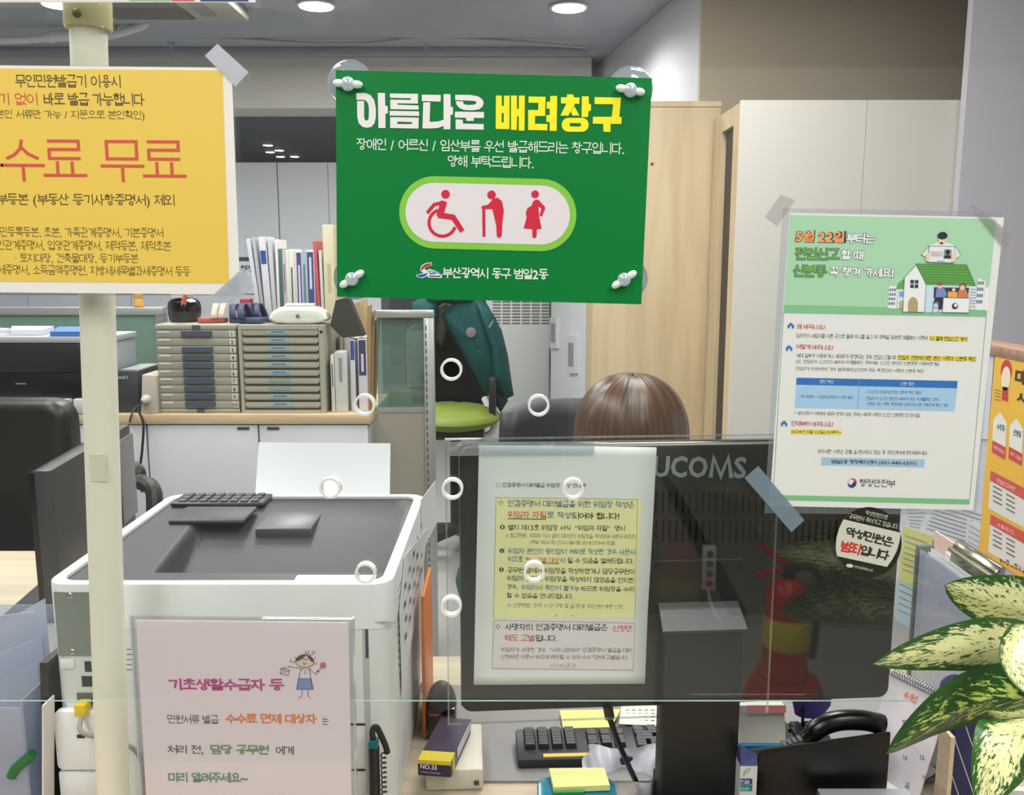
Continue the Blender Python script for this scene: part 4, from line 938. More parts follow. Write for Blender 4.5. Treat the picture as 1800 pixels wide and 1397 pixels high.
# maker's lettering
class OnMon: pass
sh = Sheet.__new__(Sheet); sh.po = MO.copy(); sh.n = MN.copy(); sh.O = MO.copy(); sh.u = MU.copy(); sh.vd = Vector((0, 0, -1)); sh.bend = None; sh.parts = []; sh.root = mo
p = sh.part('lettering', (150, 164, 168), 1, .35); p.text('LUCO', 1126, 819, 1244, 821, 38, .028); p.stroke([(1249, 839), (1254.5, 804), (1267, 837), (1280, 804), (1285.5, 840)], 7.4, 0); p.text('S', 1290, 822, 1312, 822, 38, .028); sh.done()

# ------------------------------------------------------------------ acrylic holder on the monitor and its notice
AO = MO + MN * .012
ah = thing('acrylic_holder', 'clear acrylic document holder hanging in front of the monitor', 'holder', AO - Vector((0, 0, .2)))
def plane_hit(px, py, o, n): d = ray(px, py); return CP + d * ((o - CP).dot(n) / d.dot(n))
a = plane_hit(783, 771, AO, MN); b = plane_hit(1372, 771, AO, MN); c = plane_hit(779, 1275, AO, MN)
MB().slab([Vector((a.x, a.y, c.z)), Vector((b.x, b.y, c.z)), Vector((b.x, b.y, a.z)), a], .003, MN).build('plate', clear((251, 252, 252), .012), ah, fixn=True)
A_, B_, C_ = a, b, c
eM = clear((232, 238, 236), .10, rough=.1, haze=.14, hazecol=(200, 208, 206))
for nm, p0, p1 in (('left_edge', Vector((A_.x, A_.y, C_.z)), Vector((A_.x, A_.y, A_.z))), ('right_edge', Vector((B_.x, B_.y, C_.z)), Vector((B_.x, B_.y, A_.z)))):
    q = p0; MB().hexa([q + MU * -.001, q + MU * .001, q + MU * .001 - MN * .003, q - MU * .001 - MN * .003], [p1 + MU * -.001, p1 + MU * .001, p1 + MU * .001 - MN * .003, p1 - MU * .001 - MN * .003]).build(nm, eM, ah, fixn=True)
q = Vector((A_.x, A_.y, A_.z)); r2 = Vector((B_.x, B_.y, A_.z))
MB().slab([q - Vector((0, 0, .0016)), r2 - Vector((0, 0, .0016)), r2, q], .003, MN).build('top_edge', eM, ah, fixn=True)
q = Vector((A_.x, A_.y, C_.z)); r2 = Vector((B_.x, B_.y, C_.z))
MB().slab([q, r2, r2 + Vector((0, 0, .0014)), q + Vector((0, 0, .0014))], .003, MN).build('bottom_edge', eM, ah, fixn=True)
o = AO + MN * .0075
ts = [plane_hit(*k, o, MN) for k in ((791, 801), (1045, 799), (1045, 776), (789, 777))]
MB().slab(ts, .0006, MN).build('top_strip', clear((235, 240, 242), .10, rough=.08, haze=.16), ah, fixn=True)
# the notice
hold = AO + MN * .0042
fb = [0.205]
def fold(a, b): return .0012 * sin(pi * min(1, b / fb[0])) + max(0, b - fb[0]) * .06
ps = Sheet('document_notice', 'white typed notice with pale yellow box hanging in the acrylic holder', 'notice', (842, 782), (1150, 786), (833, 1209), hold, MN, .0004, mat((214, 220, 217), .6), bend=fold, size=(.2085, .293))
def ZA(x, y): return (830 + x / 5.4545, 780 + y / 5.4545)
def ZB(x, y): return (830 + x / 5.4545, 1000 + y / 5.4545)
ps.part('yellow_box', (222, 222, 164), 0).box(*ZA(225, 512), *ZB(1562, 470))
ps.part('lower_box', (212, 206, 208), 0).box(*ZB(200, 488), *ZB(1545, 945))
w = ps.part('box_rule', (110, 120, 110), 1)
for l in ([ZA(228, 512), ZA(1582, 530)], [ZA(228, 512), ZB(205, 460)], [ZA(1582, 530), ZB(1560, 470)], [ZB(205, 488), ZB(1558, 515)], [ZB(205, 488), ZB(190, 935)], [ZB(1558, 515), ZB(1536, 955)], [ZB(190, 935), ZB(1536, 955)]): 
    k = 10; w.line([(l[0][0] + (l[1][0] - l[0][0]) * i / k, l[0][1] + (l[1][1] - l[0][1]) * i / k) for i in range(k + 1)], .7)
K = (52, 54, 52); BL = (88, 108, 150); RR = (200, 92, 78); G2 = (96, 98, 88)
def tx(T, c, body, x0, y0, x1, y1, h, w=.004): ps.part('lettering', c, 2).text(body, *T(x0, y0), *T(x1, y1), h / 5.4545, w)
tx(ZA, K, '□ 인감증명서 대리발급 위임장 작성 안내문', 230, 388, 1092, 398, 42, .004)
tx(ZA, K, '❖', 250, 558, 298, 560, 46); tx(ZA, BL, '인감증명서 대리발급을 위한 위임장 작성은', 338, 565, 1558, 580, 66, .012)
tx(ZA, RR, '위임자 자필', 340, 672, 708, 676, 66, .012); tx(ZA, BL, '로 작성', 715, 676, 945, 680, 64, .012); tx(ZA, (40, 40, 38), '되어야 합니다!', 955, 684, 1408, 688, 64, .016)
ps.part('underline', K, 2).line([ZA(338, 713), ZA(708, 719)], 1.5)
for T, x, y, n_ in ((ZA, 289, 794, '1'), (ZA, 284, 1020, '2'), (ZA, 280, 1202, '3')):
    ps.part('bullet', K, 2).circle(*T(x, y), 4.2); ps.part('bullet_number', (222, 222, 180), 3).text(n_, *T(x - 7, y), *T(x + 7, y), 5, .02)
tx(ZA, K, '별지 제13호 위임장 서식  “위임자 자필”  명시', 343, 795, 1462, 806, 56, .008)
tx(ZA, G2, '※ 참고판례 : 위임자 의사 없이 대리인이 위임장을 작성하여 사문서 위조죄', 318, 872, 1560, 886, 44, -.004)
tx(ZA, G2, '(형법 제231조) 선고(서울지법 2018고단643 판결)', 553, 940, 1368, 950, 44, -.004)
tx(ZA, BL, '위임자 본인의 동의없이 허위로 작성한 경우 사문서', 343, 1022, 1558, 1034, 56, .008)
tx(ZA, BL, '위조', 338, 1098, 440, 1100, 54, .008); tx(ZA, K, '로', 442, 1100, 484, 1100, 50, .008); tx(ZA, RR, '형사고발 대상', 510, 1108, 834, 1112, 52, .008); tx(ZA, K, '이 될 수 있음을 알려드립니다.', 842, 1112, 1548, 1120, 54, .008)
ps.part('underline', K, 2).line([ZA(508, 1138), ZA(834, 1143)], 1.2)
tx(ZA, K, '공무원 앞에서 위임장을 작성하였거나 담당공무원이', 335, 1206, 1552, 1222, 56, .008)
tx(ZB, K, '위임자 본인이 위임장을 작성하지 않았음을 인지한', 333, 82, 1552, 106, 52, .008)
tx(ZB, K, '경우,', 330, 168, 438, 170, 52, .008); tx(ZB, BL, '위임의사 확인이 불가능', 470, 170, 1030, 182, 52, .008); tx(ZB, K, '하므로 위임장을 수리', 1040, 184, 1548, 190, 50, .008)
tx(ZB, K, '할 수 없음을 안내드립니다.', 330, 248, 968, 260, 50, .008)
tx(ZB, G2, '※ 신청방법 : 전국 시·군·구청 및 읍·면·동 주민센터 방문 신청', 340, 342, 1440, 360, 42, -.004)
tx(ZB, G2, '동', 793, 437, 825, 437, 38, 0); tx(ZB, G2, '구', 945, 437, 980, 437, 38, 0)
tx(ZB, K, '❖', 222, 546, 270, 548, 46); tx(ZB, K, '사망자의 인감증명서 대리발급은', 312, 548, 1300, 554, 64, .014); tx(ZB, RR, '신청만', 1342, 562, 1535, 564, 58, .012)
tx(ZB, RR, '해도 고발', 308, 650, 600, 654, 64, .012); tx(ZB, K, '됩니다.', 605, 654, 815, 656, 62, .014)
tx(ZB, G2, '위임자가 사망한 경우', 275, 760, 706, 764, 42, 0); tx(ZB, (110, 112, 150), '"사망시점부터"', 742, 764, 1028, 766, 42, 0); tx(ZB, G2, '인감증명서 발급을 대리', 1055, 762, 1525, 768, 42, 0)
tx(ZB, G2, '신청하면 사문서 위조에 해당할 수 있어 수사기관에 고발됩니다.', 275, 826, 1495, 834, 40, 0)
tx(ZB, G2, '○○시·군·구', 746, 908, 992, 912, 38, 0)
ps.done()
# ================================================================== DESK CLUTTER BEHIND THE GLASS
# grey desk mat
pts = [PZ(820, 1376, DZ), PZ(1640, 1376, DZ), PZ(1640, 1207, DZ), PZ(738, 1207, DZ)]
MB().slab([Vector((p.x, p.y, DZ + .0032)) for p in pts], .0028, Vector((0, 0, 1))).build('desk_mat', mat((128, 128, 126), .55, noise=.05, scale=40), None, label='grey desk mat under the black keyboard', cat='desk mat', fixn=True)
MZ = DZ + .0036
# keyboard
kA = PZ(908, 1330, MZ + .012); kB = PZ(892, 1276, MZ + .02)
kb = thing('computer_keyboard', 'black full-size computer keyboard on the grey desk mat behind the monitor', 'keyboard', (kA.x + .22, (kA.y + kB.y) / 2, MZ), R(2.5))
KW, KD = .44, kB.y - kA.y
Mk = RM[kb.name]
MB().prism([(-KD / 2, 0), (KD / 2, 0), (KD / 2, .022), (-KD / 2, .013)], -KW / 2, KW / 2, Matrix(((0, 0, 1, 0), (1, 0, 0, 0), (0, 1, 0, 0), (0, 0, 0, 1)))).build('body', mat((34, 36, 40), .45, noise=.05), kb, local=True, fixn=True, bevel=.003)
kme = MB().add([(-.0078, -.0075, 0), (.0078, -.0075, 0), (.0078, .0075, 0), (-.0078, .0075, 0), (-.006, -.0055, .006), (.006, -.0055, .006), (.006, .0062, .006), (-.006, .0062, .006)], [(0, 3, 2, 1), (4, 5, 6, 7), (0, 1, 5, 4), (1, 2, 6, 5), (2, 3, 7, 6), (3, 0, 4, 7)])
kobj = None
def key(x, r_, wd=1.0):
    global kobj
    y = -KD / 2 + .022 + r_ * (KD - .034) / 5; z = .013 + (y + KD / 2) / KD * .009
    if kobj is None: kobj = kme.build('key', mat((30, 32, 36), .35, noise=.05), kb, local=True); o = kobj
    else: o = kobj.copy(); COL.objects.link(o); o.parent = kb
    o.location = (x, y, z); o.rotation_euler = (R(5), 0, 0); o.scale = (wd, 1, 1)
for c_ in range(4):
    for r_ in range(1, 6): key(-KW / 2 + .018 + c_ * .0188, r_)
for c_ in range(3):
    for r_ in (1, 2, 4): key(-KW / 2 + .105 + c_ * .0188, r_)
for r_ in range(6):
    x = -KW / 2 + .172; k_ = 0
    while x < KW / 2 - .012:
        wd = 1.0 if not (r_ in (2, 3) and k_ == 0) else 1.8
        key(x + .0078 * (wd - 1), r_, wd); x += .0188 * wd; k_ += 1
MB().box(-KW / 2 + .035, -KD / 2 + .004, .0132, -KW / 2 + .10, -KD / 2 + .012, .0146).build('yellow_label', mat((222, 184, 84), .5), kb, local=True)
# notes on and behind the keyboard
def quad(name, label, cat, pts, m, th=.0006, **k): return simple_sheet(name, label, cat, pts, th, m, **k)
quad('sticky_note', 'pale yellow sticky notes draped over the far side of the keyboard', 'sticky note', [P(991, 1286, kA.y + .075), P(1072, 1284, kA.y + .072), P(1091, 1246, kA.y + .135), P(984, 1248, kA.y + .135)], mat((214, 210, 128), .6))
wn = thing('written_memo', 'white memo with faint writing lying right of the yellow sticky notes', 'memo', P(1128, 1270, kA.y + .1))
MB().slab([P(1088, 1272, kA.y + .088), P(1168, 1276, kA.y + .088), P(1172, 1240, kA.y + .15), P(1092, 1240, kA.y + .15)], .0006).build('sheet', mat((206, 206, 198), .6), wn, fixn=True)
wr = MB()
for i in range(4):
    for j in range(6):
        a = P(1100 + j * 11, 1249 + i * 6, kA.y + .134 - i * .0105); wr.box(a.x, a.y - .001, a.z + .0003, a.x + .005, a.y, a.z + .0018)
wr.build('handwriting', mat((120, 120, 120), .6), wn, kind='stuff')
# stapler standing on end, staple box, beige hole punch
x0, y0, _, x1, _, _ = pbox(748, 850, 1392, DZ, .03, .12)
hp = thing('hole_punch', 'off-white plastic desk device lying under the staple box', 'punch', ((x0 + x1) / 2, y0 + .05, DZ))
MB().prism([(x0, y0), (x1, y0 + .004), (x1 - .006, y0 + .12), (x0 + .004, y0 + .125)], DZ + .0005, DZ + .03).build('body', mat((200, 196, 180), .45, noise=.04), hp, bevel=.004)
MB().box(x1 - .012, y0 - .0005, DZ + .010, x1 - .006, y0 + .006, DZ + .014).build('port', mat((50, 50, 48), .5), hp)
q0 = PZ(735, 1362, DZ + .0315); q1 = PZ(793, 1366, DZ + .0315); dv = (PZ(826, 1292, DZ + .0315) - q1)
sb = thing('staple_box', 'dark purple and yellow staple box marked NO.33 beside the printer', 'box', (q0 + q1) / 2)
h_ = Vector((0, 0, .021)); L_ = dv * 1.05
MB().hexa([q0, q1, q1 + h_, q0 + h_], [q0 + L_, q1 + L_, q1 + L_ + h_, q0 + L_ + h_]).build('carton', mat((44, 32, 62), .35, noise=.04), sb, fixn=True)
e_ = (q1 - q0).normalized(); nv = Vector((e_.y, -e_.x, 0)) * .0006; up = Vector((0, 0, 1))
MB().slab([q0 + h_ * .78 + nv, q1 + h_ * .78 + nv, q1 + h_ + nv + up * .0005, q0 + h_ + nv + up * .0005], .0005).build('yellow_stripe', mat((206, 188, 50), .4), sb, fixn=True)
MB().slab([q0 + h_ + up * .0006, q0 + h_ + L_ * .2 + up * .0006, q1 + h_ + L_ * .2 + up * .0006, q1 + h_ + up * .0006], .0005, Vector((0, 0, 1))).build('yellow_top', mat((206, 188, 50), .4), sb, fixn=True)
sd = L_.normalized(); ns = Vector((sd.y, -sd.x, 0)) * .0006
MB().slab([q1 + L_ * .06 + ns + h_ * .05, q1 + L_ * .16 + ns + h_ * .05, q1 + L_ * .16 + ns + h_ * .95, q1 + L_ * .06 + ns + h_ * .95], .0005).build('yellow_band', mat((206, 188, 50), .4), sb, fixn=True)
MB().slab([q1 + L_ * .3 + ns + h_ * .35, q1 + L_ * .95 + ns + h_ * .35, q1 + L_ * .95 + ns + h_ * .95, q1 + L_ * .3 + ns + h_ * .95], .0005).build('white_panel', mat((206, 206, 212), .35), sb, fixn=True)
sx = Sheet.__new__(Sheet); sx.po = q0 + nv; sx.n = nv.normalized(); sx.O = q0 + nv; sx.u = e_; sx.vd = Vector((0, 0, -1)); sx.bend = None; sx.parts = []; sx.root = sb
sx.part('lettering', (226, 222, 226), 1).text('NO.33', 739, 1346, 768, 1349, 8.5, .02); sx.part('lettering', (190, 180, 190), 1).text('TWIN STAPLES', 739, 1356, 774, 1359, 3.6, .01); sx.done()
sp = P(771, 1320, 1.15)
st = thing('desk_stapler', 'black stapler standing on end with a grey rounded tip behind the staple box', 'stapler', (sp.x, 1.2, MZ))
tz = P(771, 1196, 1.2).z
MB().prism([(sp.x - .02, 1.185), (sp.x + .022, 1.185), (sp.x + .022, 1.215), (sp.x - .02, 1.215)], MZ + .0003, tz - .035).build('body', mat((16, 16, 26), .2, coat=.6), st, bevel=.005)
MB().ball((sp.x + .001, 1.2, tz - .034), .0215, .0155, .034, 20, 12).build('tip', mat((74, 74, 76), .45), st, smooth=True)
sx = Sheet.__new__(Sheet); sx.po = Vector((sp.x, 1.1846, 1)); sx.n = Vector((0, -1, 0)); sx.O = sx.po.copy(); sx.u = Vector((1, 0, 0)); sx.vd = Vector((0, 0, -1)); sx.bend = None; sx.parts = []; sx.root = st
sx.part('red_mark', (190, 90, 86), 1).box(755, 1254, 772, 1258); sx.part('white_mark', (200, 200, 206), 1).box(754, 1310, 770, 1313)
w = sx.part('printed_frame', (170, 170, 176), 1); w.line([(752, 1282), (750, 1292)], 1); w.line([(758, 1283), (768, 1283), (768, 1291), (758, 1291), (758, 1283)], .7); w.line([(773, 1282), (775, 1292)], 1); sx.done()
MB().slab([P(748, 1206, 1.27), P(737, 1208, 1.27), P(741, 1158, 1.40), P(749, 1158, 1.40)], .001).build('paper_slip', mat((230, 232, 236), .5), None, label='narrow white paper slip beside the orange folder', cat='paper', fixn=True)
# teal memo dispenser with yellow notes
md = thing('memo_dispenser', 'teal plastic memo dispenser at the bottom edge below the monitor', 'dispenser', PZ(1015, 1390, DZ))
a = PZ(945, 1400, DZ + .03); b = PZ(1086, 1400, DZ + .03)
MB().prism(rrect(a.x, a.y - .03, b.x, a.y + .045, .018), DZ + .0005, DZ + .03).build('body', mat((10, 118, 142), .22, noise=.1, scale=40), md, bevel=.004)
pz = DZ + .0305; pts = [PZ(973, 1394, pz), PZ(1072, 1390, pz), PZ(1062, 1359, pz), PZ(965, 1360, pz)]
MB().slab([Vector((p.x, p.y, pz + .008)) for p in pts], .0072, Vector((0, 0, 1))).build('sticky_pad', mat((214, 218, 138), .6), None, label='pad of pale yellow-green sticky notes on the teal dispenser', cat='sticky note', fixn=True)
pts = [PZ(973, 1399, pz), PZ(1026, 1398, pz), PZ(1026, 1393, pz), PZ(973, 1395, pz)]
MB().slab([Vector((p.x, p.y - .002, pz + .006)) for p in pts], .0056, Vector((0, 0, 1))).build('green_pad', mat((30, 130, 62), .5), None, label='thin green note pad peeking out below the yellow-green sticky pad', cat='note pad', fixn=True)
# white plastic bag
bgc = PZ(1104, 1392, DZ)
random.seed(3)
def bagp(u, v):
    a = 2 * pi * u; w_ = .5 + .5 * sin(3 * a + 4 * v) * .5 + .2 * sin(7 * a)
    r_ = (.034 + .014 * v) * (1 + .10 * sin(5 * a + 3 * v) + .06 * sin(9 * a)); z = v * (.032 + .006 * sin(3 * a))
    return (bgc.x + r_ * 1.25 * cos(a), bgc.y + .012 + r_ * sin(a), DZ + .001 + z)
MB().grid(bagp, 60, 12).build('plastic_bag', clear((235, 238, 244), .08, rough=.3, haze=.72, hazecol=(226, 230, 240)), None, label='small open white plastic bag beside the monitor stand', cat='bag', smooth=True, angle=80)
# clip box
a = P(1255, 1400, 1.005); b = P(1331, 1400, 1.005); zt = P(1300, 1338, 1.005).z
cb = thing('clip_box', 'small white paper clip box with blue and green label by the monitor stand', 'box', ((a.x + b.x) / 2 + .0, 1.02, DZ))
xa, xb = P(1301, 1360, .995).x, P(1331, 1360, .995).x
MB().box(xa - .0, .995, DZ + .0005, xb, 1.02, zt).build('carton', mat((206, 208, 206), .4), cb)
MB().add([(xa, .995, zt), (xb, .995, zt), (xb, 1.0, zt + .012), (xa, 1.0, zt + .026), (xa, 1.02, zt), (xb, 1.02, zt)], [(0, 1, 2, 3), (1, 5, 2), (4, 3, 2, 5), (0, 3, 4)]).build('flap', mat((60, 70, 120), .4), cb, fixn=True)
sx = Sheet.__new__(Sheet); sx.po = Vector((xa, .9948, 1)); sx.n = Vector((0, -1, 0)); sx.O = sx.po.copy(); sx.u = Vector((1, 0, 0)); sx.vd = Vector((0, 0, -1)); sx.bend = None; sx.parts = []; sx.root = cb
sx.part('blue_label', (40, 50, 132), 1).box(1301.5, 1368, 1322, 1378); sx.part('green_label', (20, 128, 112), 1).box(1301.5, 1379, 1322, 1390); sx.part('lettering', (220, 224, 230), 2).text('전 클립', 1302, 1373, 1317, 1374, 6, .02); sx.part('lettering', (190, 220, 210), 2).text('CLIPS', 1302, 1385, 1317, 1386, 5, .02)
sx.part('drawn_clip', (130, 140, 140), 1).line([(1307, 1358), (1316, 1349), (1319, 1352), (1310, 1361), (1306, 1362), (1312, 1352)], .9); sx.done()
# memo pad in its teal tray
a = P(1296, 1303, 1.125); b = P(1382, 1303, 1.125)
mt = thing('memo_tray', 'teal edged memo tray standing right of the monitor stand', 'tray', ((a.x + b.x) / 2, 1.14, MZ))
MB().box(a.x, 1.115, MZ + .0003, b.x, 1.16, P(1340, 1303, 1.125).z).build('tray', mat((18, 120, 160), .25), mt, bevel=.002)
MB().box(a.x, 1.157, P(1340, 1303, 1.125).z + .0003, b.x, 1.16, P(1340, 1303, 1.125).z + .02).build('back', mat((30, 40, 60), .3), mt)
mpd = thing('memo_pad', 'white memo pad with a pink strip standing in the teal tray', 'memo pad', ((a.x + b.x) / 2, 1.13, P(1340, 1303, 1.125).z + .0005))
mz2 = P(1340, 1303, 1.125).z + .0005
ztop = P(1340, 1240, 1.135).z
MB().hexa([(a.x + .002, 1.12, mz2), (b.x - .002, 1.12, mz2), (b.x - .002, 1.135, ztop), (a.x + .002, 1.135, ztop)], [(a.x + .002, 1.135, mz2), (b.x - .002, 1.135, mz2), (b.x - .002, 1.15, ztop), (a.x + .002, 1.15, ztop)]).build('pages', mat((200, 200, 190), .6), mpd, fixn=True)
MB().slab([(a.x + .014, 1.1305, ztop - .008), (b.x, 1.1305, ztop - .008), (b.x, 1.1342, ztop + .001), (a.x + .014, 1.1342, ztop + .001)], .0006).build('pink_strip', mat((222, 140, 140), .5), mpd, fixn=True)
# purple paddle fan with stick
pf = thing('hand_fan', 'purple paddle on a thin black stick standing behind the phone', 'fan', P(1410, 1310, 1.3))
fy = 1.185; c_ = P(1425, 1232, fy)
MB().prism([(P(x, y, fy).x, P(x, y, fy).z) for x, y in ((1396, 1200), (1436, 1196), (1462, 1222), (1460, 1240), (1446, 1258), (1430, 1263), (1410, 1262), (1398, 1256), (1394, 1236))], 0, .004, Matrix(((1, 0, 0, 0), (0, 0, 1, fy), (0, 1, 0, 0), (0, 0, 0, 1)))).build('blade', mat((84, 68, 146), .4), pf, fixn=True)
q = P(1411, 1240, fy)
MB().tube([(q.x, fy - .003, q.z), (q.x, fy - .003, MZ + .001)], .0022, 8).build('stick', mat((18, 18, 20), .4), pf)
MB().tube([(q.x, fy - .003, MZ + .0005), (q.x, fy - .003, MZ + .006)], .014, 14).build('base', mat((18, 18, 20), .4), pf)
# telephone
ph = thing('desk_telephone', 'black desk telephone with its handset at the lower right below the monitor', 'telephone', PZ(1440, 1380, DZ))
xl, xr = P(1318, 1370, 1.045).x, P(1562, 1370, 1.045).x
phM = mat((12, 12, 13), .35, noise=.1, scale=60)
tl = P(1330, 1318, 1.045); trp = P(1562, 1284, 1.045)
MB().add([(xl, 1.045, DZ + .0005), (xr, 1.045, DZ + .0005), (xr, 1.045, trp.z), (xl + .01, 1.045, tl.z), (xl, 1.105, DZ + .0005), (xr, 1.105, DZ + .0005), (xr, 1.105, P(1562, 1290, 1.105).z), (xl + .01, 1.105, P(1340, 1316, 1.105).z)], [(0, 1, 2, 3), (5, 4, 7, 6), (3, 2, 6, 7), (0, 4, 5, 1), (0, 3, 7, 4), (1, 5, 6, 2)]).build('body', phM, ph, fixn=True, bevel=.004)
MB().tube(spline([P(1416, 1302, 1.085), P(1440, 1278, 1.085), P(1475, 1266, 1.085), P(1520, 1266, 1.085), P(1550, 1274, 1.085)], 6), [.006] + [.011] * 3 + [.013] * 18 + [.014] * 3, 12).build('handset', mat((14, 14, 16), .25), ph, smooth=True)
for i in range(4): 
    q = P(1376 + i * 9, 1312 - i * 3, 1.06); MB().box(q.x, 1.058, q.z, q.x + .005, 1.07, q.z + .003).build('button', mat((80, 84, 88), .4), ph)
# silver card reader
q = P(1434, 1384, 1.03); q.x = P(1434, 1384, 1.03).x
cr = thing('card_reader', 'silver grey card reader at the bottom edge right of the monitor stand', 'card reader', (q.x + .06, .97, DZ))
MB().box(q.x, .955, DZ + .0005, q.x + .115, 1.03, q.z - .004).build('body', mat((90, 94, 100), .4), cr, bevel=.003)
MB().box(q.x + .001, .9545, q.z - .0042, q.x + .114, 1.029, q.z).build('lid', mat((196, 200, 208), .3, .4), cr, bevel=.0015)
MB().box(q.x + .04, .9544, DZ + .01, q.x + .041, .956, q.z - .002).build('seam', mat((60, 62, 66), .4), cr)

# ------------------------------------------------------------------ pin board on the right and what stands before it
BX = .80
bd = thing('pin_board', 'brown framed pin board partition along the right side of the desk', 'board', (BX + .02, 1.45, DZ))
BT = PX(1740, 604, BX).z
MB().box(BX, .95, DZ + .0005, BX + .04, 1.455, BT - .02).build('panel', mat((196, 196, 206), .7, noise=.05, scale=60), bd)
MB().box(BX - .004, .95, BT - .0195, BX + .044, 1.95, BT).build('top_rail', wood((150, 116, 98), (170, 134, 112), 8), bd, bevel=.002)
MB().box(BX, 1.4625, DZ - .03, BX + .04, 1.93, BT - .02).build('far_panel', mat((196, 196, 206), .7, noise=.05, scale=60), bd)
MB().box(BX - .002, 1.9305, 0.0, BX + .042, 1.95, BT - .02).build('end_post', wood((150, 116, 98), (170, 134, 112), 8), bd)
def bsheet(name, label, cat, TL, TR, BL, col, off=.002, **k): return Sheet(name, label, cat, TL, TR, BL, (BX - off, 1, 1), (-1, 0, 0), .0005, mat(col, .5), **k)
yp = bsheet('district_poster', 'yellow district poster with red bands pinned to the board at the right edge', 'poster', (1750, 613), (1838, 630), (1736, 978), (232, 184, 70), .0035)
def ZP(x, y): return (1560 + x / 2.85, 560 + y / 2.85)
yp.part('lettering', (66, 50, 40), 1).text('마을', *ZP(640, 285), *ZP(760, 312), 26, .06); yp.part('lettering', (66, 50, 40), 1).text('사랑', *ZP(648, 390), *ZP(770, 420), 20, .06)
p = yp.part('drawn_cap', (196, 62, 60), 1); p.circle(*ZP(596, 262), 10, ry=11); p = yp.part('drawn_face', (240, 220, 196), 2); p.circle(*ZP(594, 300), 8, ry=12); p = yp.part('drawn_apron', (190, 58, 58), 2); p.poly([ZP(578, 340), ZP(605, 345), ZP(604, 415), ZP(574, 405)])
p = yp.part('drawn_lines', (150, 110, 50), 1)
for i in range(4): p.line([ZP(538, 355 + i * 16), ZP(570, 362 + i * 16)], .8)
for hx, nm in ((562, '수정동'), (645, '초량동')):
    p = yp.part('name_card', (226, 226, 222), 1); p.poly([ZP(hx - 30, 505 + (hx - 562) * .35), ZP(hx + 2, 468 + (hx - 562) * .38), ZP(hx + 36, 520 + (hx - 562) * .4), ZP(hx + 30, 650 + (hx - 562) * .4), ZP(hx - 36, 610 + (hx - 562) * .4)])
    k = (hx - 562) * .38
    yp.part('lettering', (70, 76, 100), 2).text(nm, *ZP(hx - 14, 538 + k), *ZP(hx + 28, 552 + k), 12, .03)
    yp.part('phone_band', (204, 70, 72), 2).poly([ZP(hx - 34, 608 + k), ZP(hx + 32, 645 + k), ZP(hx + 28, 705 + k), ZP(hx - 38, 668 + k)])
    yp.part('lettering', (236, 200, 200), 3).text('469-0063' if hx < 600 else '467-1560', *ZP(hx - 28, 640 + k), *ZP(hx + 26, 672 + k), 7, .01)
for y_, t_ in ((760, '전입신고하면'), (980, '서비스')):
    yp.part('white_panel', (222, 220, 216), 1).poly([ZP(516, y_ + 50), ZP(690, y_ + 150), ZP(690, y_ + 290), ZP(505, y_ + 190)])
    yp.part('red_band', (206, 84, 80), 2).poly([ZP(518, y_), ZP(690, y_ + 90), ZP(690, y_ + 150), ZP(515, y_ + 50)])
    yp.part('lettering', (240, 214, 210), 3).text(t_, *ZP(550, y_ + 48), *ZP(640, y_ + 95), 8, .01)
    w = yp.part('fine_print', (120, 116, 116), 2)
    for i in range(4):
        w.line([ZP(530, y_ + 78 + i * 24), ZP(575, y_ + 102 + i * 24)], 1.6); w.line([ZP(596, y_ + 118 + i * 24), ZP(640, y_ + 142 + i * 24)], 1.6)
yp.part('lettering', (96, 60, 30), 1).text('동구청 고향사랑', *ZP(560, 1200), *ZP(690, 1262), 12, .03)
yp.done()
def plain(name, label, pts, col, off, lines=None):
    ps_ = [PX(*q, BX - off) for q in pts]
    rt = thing(name, label, 'paper', (ps_[0] + ps_[2]) / 2)
    MB().slab(ps_, .0004, Vector((-1, 0, 0))).build('sheet', mat(col, .6), rt, fixn=True)
    if lines:
        wr = MB(); a, b, c, d_ = ps_
        for i in range(lines):
            f = .14 + .72 * i / lines
            p0 = a.lerp(d_, f).lerp(b.lerp(c, f), .1); p1 = a.lerp(d_, f).lerp(b.lerp(c, f), .85 - .2 * (i % 3 == 2)); v = (d_ - a) * .02
            wr.slab([p0 + Vector((-.0004, 0, 0)), p1 + Vector((-.0004, 0, 0)), p1 + v + Vector((-.0004, 0, 0)), p0 + v + Vector((-.0004, 0, 0))], .0002, Vector((-1, 0, 0)))
        wr.build('print_lines', mat((128, 130, 140), .6), rt, fixn=True, kind='stuff')
plain('pinned_paper', 'narrow white sheet pinned left of the yellow district poster', [(1728, 612), (1748, 612), (1736, 772), (1716, 772)], (206, 208, 218), .0015)
plain('pinned_paper', 'large white printed sheet pinned below the move-in notice', [(1640, 868), (1768, 905), (1746, 985), (1612, 940)], (204, 206, 216), .0022, 8)
plain('pinned_paper', 'white printed sheet with a green marker line pinned beside the sticker', [(1586, 890), (1650, 880), (1700, 960), (1594, 935)], (200, 204, 210), .0016, 6)
plain('pinned_paper', 'small white sheet pinned between the yellow memo and the clipboard', [(1700, 912), (1748, 940), (1742, 992), (1696, 965)], (206, 206, 216), .0028, 4)
plain('pinned_paper', 'yellow-green handwritten memo pinned right of the monitor', [(1588, 925), (1640, 942), (1632, 1040), (1580, 1020)], (196, 196, 120), .0024, 7)
plain('pinned_paper', 'pale blue sheet pinned under the yellow-green memo', [(1578, 1012), (1628, 1034), (1620, 1112), (1574, 1090)], (176, 194, 208), .002, 5)
